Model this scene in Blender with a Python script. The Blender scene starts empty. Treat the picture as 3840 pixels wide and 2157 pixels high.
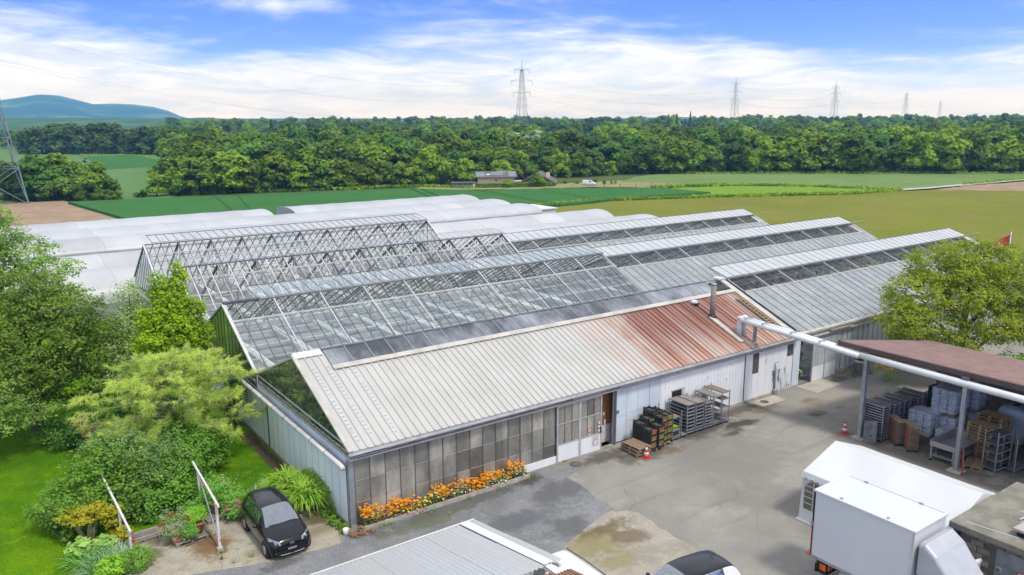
import bpy, bmesh, math, random
import numpy as np
from mathutils import Vector, Matrix
random.seed(7); rng = np.random.default_rng(7)
S = bpy.context.scene
COL = S.collection
R = math.radians
# ------------------------------------------------------------------ camera
CAM = np.array([-11.26, -26.904, 15.714]); FPX, YAW, PIT, ROLL = 2965.98, 0.616, -0.211, -0.004
fw = np.array([math.sin(YAW)*math.cos(PIT), math.cos(YAW)*math.cos(PIT), math.sin(PIT)])
rt = np.array([math.cos(YAW), -math.sin(YAW), 0.0]); up = np.cross(rt, fw)
rt, up = math.cos(ROLL)*rt+math.sin(ROLL)*up, -math.sin(ROLL)*rt+math.cos(ROLL)*up
cd = bpy.data.cameras.new('camera'); cam = bpy.data.objects.new('camera', cd); COL.objects.link(cam)
cd.sensor_width = 36; cd.lens = FPX/3840*36; cd.clip_start = .1; cd.clip_end = 60000
cam.matrix_world = Matrix(((rt[0], up[0], -fw[0], CAM[0]), (rt[1], up[1], -fw[1], CAM[1]), (rt[2], up[2], -fw[2], CAM[2]), (0, 0, 0, 1)))
S.camera = cam
# ------------------------------------------------------------------ sky and sun
SUN_AZ, SUN_EL = R(172), R(60)          # compass bearing of the sun from +Y, elevation
W = bpy.data.worlds.new('World'); S.world = W; W.use_nodes = True
nt = W.node_tree; nt.nodes.clear()
def N(t, kind, **kw):
    n = t.nodes.new(kind)
    for k, v in kw.items():
        if k in ('operation', 'blend_type', 'data_type', 'sky_type', 'noise_dimensions', 'use_clamp', 'interpolation_type', 'feature', 'wave_type', 'bands_direction', 'clamp_factor'): setattr(n, k, v)
        else: n.inputs[k].default_value = v
    return n
def L(t, a, b): t.links.new(a, b)
def math_(t, op, a, b=None, clamp=False):
    n = t.nodes.new('ShaderNodeMath'); n.operation = op; n.use_clamp = clamp
    for i, v in enumerate((a, b)):
        if v is None: continue
        if isinstance(v, (int, float)): n.inputs[i].default_value = v
        else: t.links.new(v, n.inputs[i])
    return n.outputs[0]
def maprange(t, v, a, b, c=0, d=1, smooth=True):
    n = t.nodes.new('ShaderNodeMapRange'); n.interpolation_type = 'SMOOTHSTEP' if smooth else 'LINEAR'
    t.links.new(v, n.inputs[0])
    for i, x in enumerate((a, b, c, d)): n.inputs[i+1].default_value = x
    return n.outputs[0]
def mixc(t, f, a, b, mode='MIX'):
    n = t.nodes.new('ShaderNodeMix'); n.data_type = 'RGBA'; n.blend_type = mode
    for s, v in ((n.inputs[0], f), (n.inputs[6], a), (n.inputs[7], b)):
        if isinstance(v, (int, float)): s.default_value = v
        elif isinstance(v, (tuple, list)): s.default_value = (*v[:3], 1)
        else: t.links.new(v, s)
    return n.outputs[2]
tc = N(nt, 'ShaderNodeTexCoord'); sep = N(nt, 'ShaderNodeSeparateXYZ'); L(nt, tc.outputs['Generated'], sep.inputs[0])
zc = math_(nt, 'MAXIMUM', sep.outputs[2], 0.0)
zs = math_(nt, 'ADD', math_(nt, 'MULTIPLY', zc, 4.2), 0.02)
cmb = N(nt, 'ShaderNodeCombineXYZ'); L(nt, sep.outputs[0], cmb.inputs[0]); L(nt, sep.outputs[1], cmb.inputs[1]); L(nt, zs, cmb.inputs[2])
nrm = nt.nodes.new('ShaderNodeVectorMath'); nrm.operation = 'NORMALIZE'; L(nt, cmb.outputs[0], nrm.inputs[0])
sky = nt.nodes.new('ShaderNodeTexSky'); sky.sky_type = 'NISHITA'; sky.sun_disc = False
sky.sun_elevation = SUN_EL; sky.sun_rotation = SUN_AZ; sky.air_density = 1.0; sky.dust_density = .6; sky.ozone_density = 2.5
L(nt, nrm.outputs[0], sky.inputs[0])
hs = N(nt, 'ShaderNodeHueSaturation', Saturation=1.35, Value=1.65); L(nt, mixc(nt, 1.0, sky.outputs[0], (1.22, .97, 1.08), 'MULTIPLY'), hs.inputs['Color'])
# clouds: noise on the direction, flattened towards the horizon
c2 = N(nt, 'ShaderNodeCombineXYZ'); L(nt, sep.outputs[0], c2.inputs[0]); L(nt, sep.outputs[1], c2.inputs[1]); L(nt, math_(nt, 'MULTIPLY', zc, 5.5), c2.inputs[2])
n1 = N(nt, 'ShaderNodeTexNoise', Scale=3.1, Detail=9.0, Roughness=.58, Distortion=.35); L(nt, c2.outputs[0], n1.inputs['Vector'])
mpn = N(nt, 'ShaderNodeMapping'); mpn.inputs['Location'].default_value = (5.3, 2.2, 1.1); L(nt, c2.outputs[0], mpn.inputs['Vector'])
n2 = N(nt, 'ShaderNodeTexNoise', Scale=1.5, Detail=4.0, Roughness=.5); L(nt, mpn.outputs[0], n2.inputs['Vector'])
n3 = N(nt, 'ShaderNodeTexNoise', Scale=9.0, Detail=8.0, Roughness=.6, Distortion=.6); L(nt, mpn.outputs[0], n3.inputs['Vector'])
dens = math_(nt, 'ADD', math_(nt, 'MULTIPLY', n1.outputs[0], .75), math_(nt, 'MULTIPLY', n2.outputs[0], .45))
dens = math_(nt, 'ADD', dens, math_(nt, 'MULTIPLY', math_(nt, 'SUBTRACT', n3.outputs[0], .5), .16))
thr = math_(nt, 'SUBTRACT', maprange(nt, zc, .030, .120, .355, .625), maprange(nt, zc, .17, .5, 0, .32))
cov = maprange(nt, math_(nt, 'SUBTRACT', dens, thr), -.05, .19, 0, 1)
shade = maprange(nt, n3.outputs[0], .32, .62, .0, 1.0)
ccol = mixc(nt, shade, (4.2, 4.75, 5.75), (6.0, 6.35, 6.95))
fin = mixc(nt, math_(nt, 'MULTIPLY', cov, .96), hs.outputs[0], ccol)
bg = N(nt, 'ShaderNodeBackground', Strength=.13); L(nt, fin, bg.inputs[0])
wo = N(nt, 'ShaderNodeOutputWorld'); L(nt, bg.outputs[0], wo.inputs[0])
sd = bpy.data.lights.new('sun', 'SUN'); sd.energy = 1.9; sd.angle = R(9); sd.color = (1, .965, .91)
sun = bpy.data.objects.new('sun', sd); COL.objects.link(sun)
sdir = Vector((math.sin(SUN_AZ)*math.cos(SUN_EL), math.cos(SUN_AZ)*math.cos(SUN_EL), math.sin(SUN_EL)))
sun.rotation_euler = sdir.to_track_quat('Z', 'Y').to_euler(); sun.location = (0, 0, 60)
vs = S.view_settings; vs.view_transform = 'Standard'; vs.look = 'None'; vs.exposure = 0.5; vs.gamma = 1
S.render.engine = 'CYCLES'
S.cycles.max_bounces = 8; S.cycles.transparent_max_bounces = 24; S.cycles.diffuse_bounces = 3; S.cycles.glossy_bounces = 3
S.cycles.volume_bounces = 1; S.cycles.caustics_reflective = False; S.cycles.caustics_refractive = False

# ------------------------------------------------------------------ materials
MATS = {}
def newmat(name):
    m = bpy.data.materials.new(name); m.use_nodes = True; t = m.node_tree; t.nodes.clear()
    o = t.nodes.new('ShaderNodeOutputMaterial'); MATS[name] = m; return m, t, o
def noise(t, scale=5, detail=5, rough=.55, stretch=None, coord='Object', dist=0):
    c = t.nodes.new('ShaderNodeTexCoord'); src = c.outputs[coord]
    if stretch:
        mp = t.nodes.new('ShaderNodeMapping'); mp.inputs['Scale'].default_value = stretch; L(t, src, mp.inputs[0]); src = mp.outputs[0]
    n = N(t, 'ShaderNodeTexNoise', Scale=scale, Detail=detail, Roughness=rough, Distortion=dist); L(t, src, n.inputs['Vector'])
    return n.outputs[0]
def worldpos(t):
    return t.nodes.new('ShaderNodeNewGeometry').outputs['Position']
def wnoise(t, scale, detail=5, rough=.55, stretch=None, dist=0, loc=None):
    src = worldpos(t)
    if stretch or loc:
        mp = t.nodes.new('ShaderNodeMapping'); mp.inputs['Scale'].default_value = stretch or (1, 1, 1)
        if loc: mp.inputs['Location'].default_value = loc
        L(t, src, mp.inputs[0]); src = mp.outputs[0]
    n = N(t, 'ShaderNodeTexNoise', Scale=scale, Detail=detail, Roughness=rough, Distortion=dist); L(t, src, n.inputs['Vector'])
    return n.outputs[0]
def mat(name, col, col2=None, scale=4, lo=.35, hi=.65, rough=.7, metal=0, bump=0, bscale=None, stretch=None, rnd=0, spec=.4, detail=6, col3=None, s3=30, lo3=.55, hi3=.75, coat=0):
    m, t, o = newmat(name)
    p = N(t, 'ShaderNodeBsdfPrincipled', Roughness=rough, Metallic=metal); p.inputs['Specular IOR Level'].default_value = spec
    if coat: p.inputs['Coat Weight'].default_value = coat; p.inputs['Coat Roughness'].default_value = .04
    c = (*col, 1)
    if col2 is not None:
        f = maprange(t, wnoise(t, scale, detail, stretch=stretch), lo, hi)
        c = mixc(t, f, col, col2)
    if col3 is not None:
        f = maprange(t, wnoise(t, s3, 6, .6, stretch=stretch, loc=(3, 7, 1)), lo3, hi3)
        c = mixc(t, f, c if not isinstance(c, tuple) else c[:3], col3)
    if rnd:
        oi = t.nodes.new('ShaderNodeObjectInfo')
        v = maprange(t, oi.outputs['Random'], 0, 1, 1-rnd, 1+rnd, False)
        h = N(t, 'ShaderNodeHueSaturation'); L(t, v, h.inputs['Value'])
        if isinstance(c, tuple): h.inputs['Color'].default_value = c
        else: L(t, c, h.inputs['Color'])
        c = h.outputs[0]
    if isinstance(c, tuple): p.inputs['Base Color'].default_value = c
    else: L(t, c, p.inputs['Base Color'])
    if bump:
        b = N(t, 'ShaderNodeBump', Strength=bump, Distance=.02); L(t, wnoise(t, bscale or scale*6, 5), b.inputs['Height']); L(t, b.outputs[0], p.inputs['Normal'])
    L(t, p.outputs[0], o.inputs[0]); return m
def leafmat(name, a, b, c=None, trans=.3, rough=.6, objrnd=.12, nscale=.6):
    """foliage: each leaf picks a tone between a and b; broad patches drift towards c"""
    m, t, o = newmat(name)
    g = t.nodes.new('ShaderNodeNewGeometry')
    if not name.startswith('petal'): 
        k = 1.85 if 'far' in name or name in ('leaf_poplar', 'leaf_purple', 'leaf_hedge', 'leaf_bed') else (1.35 if name in ('grass_blade', 'weed', 'leaf_rust') else 2.05)
        a, b, c = [None if q is None else tuple(min(v*k, .8) for v in q) for q in (a, b, c)]; trans = trans+.1
    col = mixc(t, g.outputs['Random Per Island'], a, b)
    if c is not None:
        col = mixc(t, maprange(t, wnoise(t, nscale, 3), .42, .68), col, c)
    oi = t.nodes.new('ShaderNodeObjectInfo')
    h = N(t, 'ShaderNodeHueSaturation'); L(t, maprange(t, oi.outputs['Random'], 0, 1, 1-objrnd, 1+objrnd, False), h.inputs['Value'])
    L(t, maprange(t, math_(t, 'FRACT', math_(t, 'MULTIPLY', oi.outputs['Random'], 7.31)), 0, 1, (.5-objrnd*.05), (.5+objrnd*.03), False), h.inputs['Hue'])
    L(t, col, h.inputs['Color']); col = h.outputs[0]
    d = N(t, 'ShaderNodeBsdfPrincipled', Roughness=rough); d.inputs['Specular IOR Level'].default_value = .25; L(t, col, d.inputs['Base Color'])
    tr = t.nodes.new('ShaderNodeBsdfTranslucent'); L(t, mixc(t, 1.0, col, (1.25, 1.35, .6), 'MULTIPLY'), tr.inputs[0])
    mx = t.nodes.new('ShaderNodeMixShader'); mx.inputs[0].default_value = min(trans, .5)
    L(t, d.outputs[0], mx.inputs[1]); L(t, tr.outputs[0], mx.inputs[2]); L(t, mx.outputs[0], o.inputs[0]); return m
def glass(name, tint=(.9, .95, .93), gloss=1.0, dirt_or_glow=(.6, .62, .6), amt=.08, amt2=.25, scale=1.3, stretch=None, rough=.02, base=0.03, trl=0.0, rnd=0, cap=.9):
    m, t, o = newmat(name)
    tr = t.nodes.new('ShaderNodeBsdfTransparent'); tr.inputs[0].default_value = (*tint, 1)
    gl = t.nodes.new('ShaderNodeBsdfGlossy'); gl.inputs['Roughness'].default_value = rough; gl.inputs[0].default_value = (.95, .97, 1, 1)
    fr = N(t, 'ShaderNodeFresnel', IOR=1.5)
    f = math_(t, 'MINIMUM', math_(t, 'ADD', math_(t, 'MULTIPLY', fr.outputs[0], gloss), base), cap)
    m1 = t.nodes.new('ShaderNodeMixShader'); L(t, f, m1.inputs[0]); L(t, tr.outputs[0], m1.inputs[1]); L(t, gl.outputs[0], m1.inputs[2])
    df = t.nodes.new('ShaderNodeBsdfDiffuse'); df.inputs[0].default_value = (*dirt_or_glow, 1); dsh = df.outputs[0]
    if trl:
        tl = t.nodes.new('ShaderNodeBsdfTranslucent'); tl.inputs[0].default_value = (*dirt_or_glow, 1)
        m3 = t.nodes.new('ShaderNodeMixShader'); m3.inputs[0].default_value = trl; L(t, dsh, m3.inputs[1]); L(t, tl.outputs[0], m3.inputs[2]); dsh = m3.outputs[0]
    a = maprange(t, wnoise(t, scale, 6, .6, stretch=stretch), .35, .75, amt, amt2)
    if rnd:
        oi = t.nodes.new('ShaderNodeObjectInfo'); a = math_(t, 'MULTIPLY', a, maprange(t, oi.outputs['Random'], 0, 1, 1-rnd, 1+rnd, False), True)
    m2 = t.nodes.new('ShaderNodeMixShader'); L(t, a, m2.inputs[0]); L(t, m1.outputs[0], m2.inputs[1]); L(t, dsh, m2.inputs[2])
    L(t, m2.outputs[0], o.inputs[0]); return m

# ------------------------------------------------------------------ mesh builder
ORG = {}
class MB:
    def __init__(s): s.v = []; s.f = []
    def add(s, vs, fs):
        o = len(s.v); s.v += [tuple(map(float, p)) for p in vs]; s.f += [tuple(i+o for i in f) for f in fs]; return s
    def box(s, x0, y0, z0, x1, y1, z1):
        return s.add([(x0, y0, z0), (x1, y0, z0), (x1, y1, z0), (x0, y1, z0), (x0, y0, z1), (x1, y0, z1), (x1, y1, z1), (x0, y1, z1)],
                     [(0, 3, 2, 1), (4, 5, 6, 7), (0, 1, 5, 4), (1, 2, 6, 5), (2, 3, 7, 6), (3, 0, 4, 7)])
    def cbox(s, c, sz): return s.box(*[c[i]-sz[i]/2 for i in range(3)], *[c[i]+sz[i]/2 for i in range(3)])
    def quad(s, *p): return s.add(p, [tuple(range(len(p)))])
    def beam(s, a, b, w, h, upv=(0, 0, 1)):
        a, b = Vector(a), Vector(b); d = (b-a).normalized(); u = Vector(upv)
        if abs(d.dot(u)) > .98: u = Vector((1, 0, 0))
        r = d.cross(u).normalized(); u = r.cross(d)
        P = []
        for q in (a, b): P += [q-r*w/2-u*h/2, q+r*w/2-u*h/2, q+r*w/2+u*h/2, q-r*w/2+u*h/2]
        return s.add(P, [(3, 2, 1, 0), (4, 5, 6, 7), (0, 1, 5, 4), (1, 2, 6, 5), (2, 3, 7, 6), (3, 0, 4, 7)])
    def tube(s, pts, r, n=8, caps=True):
        pts = [Vector(p) for p in pts]; m = len(pts); rr = r if isinstance(r, (list, tuple)) else [r]*m
        P = []; prev = None
        for i, p in enumerate(pts):
            d = (pts[min(i+1, m-1)]-pts[max(i-1, 0)])
            d = d.normalized() if d.length > 1e-9 else Vector((0, 0, 1))
            if prev is None:
                u = Vector((0, 0, 1)) if abs(d.z) < .9 else Vector((1, 0, 0)); a = d.cross(u).normalized()
            else: a = (prev-d*prev.dot(d)).normalized()
            prev = a; b = d.cross(a)
            for k in range(n):
                t = 2*math.pi*k/n; P.append(p+(a*math.cos(t)+b*math.sin(t))*rr[i])
        F = [(i*n+k, i*n+(k+1) % n, (i+1)*n+(k+1) % n, (i+1)*n+k) for i in range(m-1) for k in range(n)]
        if caps: F += [tuple(range(n-1, -1, -1)), tuple((m-1)*n+k for k in range(n))]
        return s.add(P, F)
    def lathe(s, prof, n=14, c=(0, 0, 0)):
        P = []; F = []; m = len(prof)
        for r, z in prof:
            for k in range(n):
                t = 2*math.pi*k/n; P.append((c[0]+r*math.cos(t), c[1]+r*math.sin(t), c[2]+z))
        for i in range(m-1):
            for k in range(n): F.append((i*n+k, i*n+(k+1) % n, (i+1)*n+(k+1) % n, (i+1)*n+k))
        F += [tuple(range(n-1, -1, -1)), tuple((m-1)*n+k for k in range(n))]
        return s.add(P, F)
    def prism(s, poly, ax, a0, a1):
        """extrude a 2-D polygon along axis ax (0,1,2); poly gives the other two coordinates in order"""
        def mk(p, a): q = list(p); q.insert(ax, a); return tuple(q)
        n = len(poly); P = [mk(p, a0) for p in poly]+[mk(p, a1) for p in poly]
        return s.add(P, [tuple(range(n-1, -1, -1)), tuple(range(n, 2*n))]+[(i, (i+1) % n, n+(i+1) % n, n+i) for i in range(n)])
    def grid(s, fn, nu, nv):
        P = [fn(i/nu, j/nv) for i in range(nu+1) for j in range(nv+1)]
        return s.add(P, [(i*(nv+1)+j, (i+1)*(nv+1)+j, (i+1)*(nv+1)+j+1, i*(nv+1)+j+1) for i in range(nu) for j in range(nv)])
    def xf(s, M): s.v = [tuple(M @ Vector(p)) for p in s.v]; return s
    def mesh(s, name, m, smooth=False, off=(0, 0, 0)):
        me = bpy.data.meshes.new(name)
        me.from_pydata([(p[0]-off[0], p[1]-off[1], p[2]-off[2]) for p in s.v], [], s.f)
        me.materials.append(MATS[m]); me.update()
        bm = bmesh.new(); bm.from_mesh(me); bmesh.ops.recalc_face_normals(bm, faces=bm.faces); bm.to_mesh(me); bm.free()
        if smooth: me.polygons.foreach_set('use_smooth', [True]*len(me.polygons))
        return me
    def build(s, name, m, parent=None, smooth=False, bevel=0, kind=None, label=None):
        off = ORG.get(parent.name, (0, 0, 0)) if parent else (0, 0, 0)
        ob = bpy.data.objects.new(name, s.mesh(name, m, smooth, off)); COL.objects.link(ob)
        if parent: ob.parent = parent; ORG[ob.name] = off
        if bevel:
            md = ob.modifiers.new('bevel', 'BEVEL'); md.width = bevel; md.segments = 2; md.limit_method = 'ANGLE'
        if kind: ob['kind'] = kind
        if label: ob['label'] = label
        return ob
def thing(name, label, cat, loc=(0, 0, 0), rz=0, group=None):
    o = bpy.data.objects.new(name, None); COL.objects.link(o); o.location = loc; o.rotation_euler = (0, 0, rz); o.empty_display_size = .3
    o['label'] = label; o['category'] = cat
    if group: o['group'] = group
    ORG[o.name] = tuple(loc) if rz == 0 else (0, 0, 0); return o
def tag(o, label, cat, group=None):
    o['label'] = label; o['category'] = cat
    if group: o['group'] = group
    return o
def inst(name, me, parent, loc, rot=(0, 0, 0), scale=(1, 1, 1)):
    o = bpy.data.objects.new(name, me); COL.objects.link(o); off = ORG.get(parent.name, (0, 0, 0)) if parent else (0, 0, 0)
    o.parent = parent; o.location = [loc[i]-off[i] for i in range(3)]; o.rotation_euler = rot; o.scale = scale; ORG[o.name] = off
    return o
def dup(root, label, loc, rz=0, scale=None, group=None):
    def cp(o, par):
        c = o.copy(); COL.objects.link(c); c.parent = par
        for ch in o.children: cp(ch, c)
        return c
    r = cp(root, None); r.location = loc; r.rotation_euler = (0, 0, rz)
    if scale: r.scale = scale if isinstance(scale, (tuple, list)) else (scale,)*3
    r['label'] = label
    if group: r['group'] = group
    return r
def struct(name, mb, m, smooth=False, label=None): return mb.build(name, m, None, smooth, kind='structure', label=label)
def frame_mat(o, ex, ey, ez):
    return Matrix(((ex[0], ey[0], ez[0], o[0]), (ex[1], ey[1], ez[1], o[1]), (ex[2], ey[2], ez[2], o[2]), (0, 0, 0, 1)))
def ground_at(u, v, z=0):
    """point of the level z seen from the drone at (u, v) of a 2576 px wide survey frame"""
    d = fw*FPX+rt*(u*1.49068-1920)-up*(v*1.49068-1078.5); t = (z-CAM[2])/d[2]; return CAM+d*t
# ------------------------------------------------------------------ material library
mat('cream_metal', (.60, .575, .52), (.50, .475, .42), scale=.9, rough=.5, stretch=(1, .25, 1), col3=(.36, .32, .26), s3=3.2, lo3=.60, hi3=.80)
mat('cream_trim', (.52, .49, .43), (.41, .38, .33), scale=1.2, rough=.55, col3=(.36, .24, .14), s3=5, lo3=.66, hi3=.78)
mat('rail_cream', (.62, .60, .55), (.50, .48, .44), scale=2, rough=.55)
mat('alu', (.56, .56, .55), (.44, .44, .43), scale=2, rough=.45, metal=.25)
mat('alu_dark', (.17, .175, .18), (.11, .115, .12), scale=2, rough=.5, metal=.3)
mat('alu_light', (.62, .63, .62), (.50, .51, .50), scale=2, rough=.45, metal=.25)
mat('galv', (.40, .43, .46), (.30, .33, .36), scale=3, rough=.42, metal=.55)
mat('galv_dark', (.20, .20, .20), (.13, .13, .125), scale=4, rough=.6, metal=.3, rnd=.2)
mat('silver_pipe', (.72, .72, .71), (.64, .64, .63), scale=1.5, rough=.4, metal=.15)
mat('pipe_white', (.70, .66, .64), (.60, .55, .53), scale=1.2, rough=.5, col3=(.36, .33, .28), s3=4, lo3=.64, hi3=.8)
mat('white_panel', (.80, .81, .82), (.72, .735, .75), scale=.8, rough=.5, stretch=(1, 1, .35), col3=(.46, .45, .41), s3=2.2, lo3=.64, hi3=.82)
mat('rooflight', (.50, .51, .50), (.44, .46, .47), scale=6, rough=.4)
mat('wall_blue', (.66, .73, .78), (.54, .61, .67), scale=.7, rough=.5, stretch=(1, 1, .4), col3=(.30, .35, .38), s3=1.6, lo3=.62, hi3=.78)
mat('wall_peel', (.84, .88, .90), (.76, .81, .84), scale=1.0, rough=.6, stretch=(1, 1, .4), col3=(.13, .15, .16), s3=5.5, lo3=.685, hi3=.70)
mat('wall_peel_heavy', (.70, .74, .78), (.60, .64, .68), scale=1.0, rough=.6, stretch=(1.6, 1.6, .35), col3=(.17, .20, .22), s3=3.5, lo3=.53, hi3=.56)
mat('plinth', (.46, .43, .37), (.34, .31, .26), scale=3, rough=.9, bump=.3, col3=(.18, .15, .11), s3=4, lo3=.6, hi3=.75)
mat('concrete', (.40, .37, .31), (.30, .275, .225), scale=.8, rough=.9, bump=.25, bscale=30, col3=(.20, .17, .10), s3=1.1, lo3=.52, hi3=.72)
mat('concrete_pale', (.47, .43, .36), (.38, .345, .285), scale=1.3, rough=.9, bump=.25, bscale=30, col3=(.25, .22, .165), s3=2, lo3=.58, hi3=.76)
mat('block', (.33, .30, .235), (.23, .21, .165), scale=2.5, rough=.92, bump=.5, bscale=25, rnd=.2)
mat('mortar', (.15, .14, .12), rough=.95)
mat('roof_slab', (.25, .235, .185), (.17, .16, .125), scale=1.4, rough=.95, bump=.5, bscale=22, col3=(.42, .40, .34), s3=3.2, lo3=.60, hi3=.74)
mat('rust_plate', (.40, .385, .36), (.44, .30, .20), scale=.9, lo=.5, hi=.7, rough=.6)
mat('brown_roof', (.42, .28, .235), (.35, .23, .195), scale=1.5, rough=.62, col3=(.30, .27, .17), s3=2.6, lo3=.66, hi3=.78)
mat('brown_trim', (.10, .065, .055), (.08, .05, .045), scale=2, rough=.5)
mat('rust_sheet', (.27, .15, .085), (.19, .10, .055), scale=3, rough=.7)
mat('tile', (.36, .27, .205), (.28, .20, .15), scale=4, rough=.85, rnd=.15)
mat('tile_edge', (.50, .27, .13), (.40, .21, .10), scale=4, rough=.85)
mat('tent_white', (.61, .61, .605), (.57, .575, .575), scale=.6, rough=.55)
mat('tent_trim', (.66, .65, .62), (.56, .55, .52), scale=1.5, rough=.6)
mat('truck_white', (.62, .63, .64), (.59, .60, .615), scale=.5, rough=.28, spec=.5)
mat('truck_grey', (.44, .455, .47), (.40, .415, .43), scale=2, rough=.3)
mat('car_black', (.004, .0045, .006), rough=.2, spec=.25, coat=.55)
mat('car_white', (.66, .67, .68), rough=.22, coat=.8)
mat('black_plastic', (.012, .012, .013), rough=.45)
mat('tyre', (.018, .018, .018), rough=.85)
mat('chrome', (.8, .8, .8), rough=.12, metal=1)
mat('rim', (.50, .51, .52), rough=.3, metal=.9)
mat('plate_white', (.26, .26, .27), rough=.5)
mat('red', (.55, .04, .025), rough=.5)
mat('red_lamp', (.45, .02, .015), rough=.2)
mat('orange_plate', (.75, .16, .04), rough=.5)
mat('white', (.66, .66, .65), rough=.5)
mat('white_worn', (.68, .66, .62), (.58, .55, .5), scale=5, rough=.7, col3=(.27, .13, .06), s3=7, lo3=.60, hi3=.68)
mat('cone_red', (.62, .045, .03), (.55, .06, .04), scale=10, rough=.5)
mat('crate_black', (.022, .023, .024), (.04, .04, .038), scale=14, rough=.5)
mat('crate_inner', (.05, .052, .045), (.09, .085, .07), scale=9, rough=.85)
mat('crate_green', (.02, .13, .12), rough=.5)
mat('label_red', (.45, .05, .03), (.12, .33, .05), scale=9, lo=.46, hi=.54, rough=.6)
mat('lime', (.30, .38, .06), rough=.5)
mat('wood_pallet', (.30, .215, .14), (.22, .155, .10), scale=3, rough=.85, stretch=(1, 6, 6), rnd=.22)
mat('wood_grey', (.28, .25, .215), (.19, .17, .15), scale=3, rough=.9, stretch=(1, 6, 6), rnd=.2, col3=(.11, .095, .08), s3=3)
mat('wood_yellow', (.40, .28, .135), (.31, .21, .10), scale=3, rough=.85, stretch=(1, 6, 6), rnd=.2)
mat('shelf_wood', (.17, .14, .12), (.105, .09, .08), scale=6, rough=.85, rnd=.3)
mat('shelf_brown', (.27, .19, .14), (.20, .14, .10), scale=5, rough=.85, rnd=.15)
mat('shelf_top', (.28, .25, .21), (.20, .18, .15), scale=4, rough=.85)
mat('osb', (.33, .15, .045), (.24, .105, .03), scale=6, rough=.8)
mat('rack_red', (.30, .08, .05), (.24, .06, .04), scale=6, rough=.6)
mat('rack_board', (.42, .32, .21), (.31, .235, .155), scale=5, rough=.85, rnd=.18)
mat('sack', (.62, .67, .73), (.50, .56, .64), scale=3.5, rough=.42, rnd=.08, col3=(.22, .34, .55), s3=4, lo3=.66, hi3=.74)
mat('film', (.52, .60, .64), (.38, .46, .50), scale=2.5, rough=.25)
mat('terracotta', (.47, .19, .105), (.38, .15, .085), scale=3, rough=.85, rnd=.1)
mat('pot_white', (.66, .63, .56), (.54, .51, .44), scale=3, rough=.75)
mat('steel_table', (.42, .43, .43), (.34, .35, .35), scale=3, rough=.4, metal=.5)
mat('bark', (.16, .115, .08), (.09, .065, .045), scale=5, rough=.95, bump=.5)
mat('bark_pale', (.30, .25, .19), (.17, .135, .10), scale=5, rough=.95, bump=.5)
mat('bark_moss', (.16, .13, .06), (.24, .22, .12), scale=6, rough=.95, bump=.6)
mat('soil', (.10, .07, .045), (.055, .04, .028), scale=9, rough=1, bump=.4)
mat('inner_floor', (.24, .24, .235), (.15, .15, .145), scale=.7, rough=.9)
mat('bench', (.30, .31, .305), (.21, .22, .215), scale=1, rough=.6)
mat('screen_white', (.84, .84, .82), (.70, .70, .68), scale=1.2, rough=.7, stretch=(1, 5, 1))
mat('yellow_strip', (.50, .42, .03), (.40, .36, .05), scale=3, rough=.6)
mat('cardboard', (.36, .255, .15), (.30, .21, .12), scale=3, rough=.85, rnd=.12)
mat('fridge', (.62, .63, .63), rough=.45)
mat('orange_box', (.50, .24, .07), (.40, .19, .06), scale=4, rough=.8)
mat('dark_window', (.085, .075, .068), (.13, .115, .10), scale=5, rough=.25)
mat('navy_window', (.02, .03, .035), rough=.12)
mat('iron', (.075, .06, .05), (.12, .095, .075), scale=20, rough=.75)
mat('pylon', (.20, .26, .28), rough=.6, metal=.2)
mat('wire', (.22, .24, .27), rough=.6)
mat('house_wall', (.74, .56, .37), (.68, .52, .345), scale=1, rough=.9)
mat('house_wall_b', (.36, .285, .20), (.31, .245, .17), scale=1, rough=.9)
mat('house_roof', (.14, .125, .115), (.105, .095, .088), scale=1.5, rough=.85)
mat('solar', (.16, .18, .21), rough=.2)
mat('far_white', (.58, .585, .59), rough=.7)
mat('tunnel_film', (.47, .47, .46), (.41, .415, .41), scale=.25, rough=.42, stretch=(1, .4, 1), rnd=.07, bump=.5, bscale=.8)
mat('tunnel_side', (.30, .32, .31), (.42, .43, .42), scale=.6, rough=.6)
mat('navy_cloth', (.012, .016, .028), rough=.8)
mat('hoop', (.40, .41, .40), rough=.5, metal=.2)
mat('flag_red', (.62, .06, .05), rough=.7)
mat('gravel_edge', (.30, .27, .22), (.22, .2, .16), scale=6, rough=1)
glass('glass_clear', tint=(.95, .97, .96), gloss=1.0, dirt_or_glow=(.62, .64, .63), amt=.0, amt2=.05, scale=.9, rnd=.8, cap=.10)
glass('glass_bare', tint=(.98, .985, .98), gloss=.6, dirt_or_glow=(.6, .62, .61), amt=.0, amt2=.02, scale=.9, base=0, cap=.05)
glass('glass_wall', tint=(.80, .81, .77), gloss=.9, dirt_or_glow=(.60, .57, .48), amt=.22, amt2=.58, scale=1.1, stretch=(1, 1, .4), rnd=.6)  # warm dirt tone, lightened to carry the glow of a lit interior
glass('glass_gable', tint=(.36, .45, .40), gloss=1.8, dirt_or_glow=(.10, .13, .11), amt=.28, amt2=.5, scale=1.0, base=.16)
glass('glass_side', tint=(.55, .66, .70), gloss=1.6, dirt_or_glow=(.42, .50, .54), amt=.12, amt2=.3, scale=1.0, base=.06)
glass('glass_milky', tint=(.90, .92, .91), gloss=1.2, dirt_or_glow=(.66, .68, .67), amt=.24, amt2=.52, scale=.55, trl=.45, rnd=.22, cap=.30)
glass('glass_vent', tint=(.9, .92, .92), gloss=.8, dirt_or_glow=(.64, .655, .655), amt=.78, amt2=.92, scale=.5, trl=.25, rnd=.05)
glass('glass_flap', tint=(.93, .96, .96), gloss=1.2, dirt_or_glow=(.62, .66, .67), amt=.0, amt2=.06, scale=.8, base=.0, rnd=.7, cap=.22)
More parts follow.
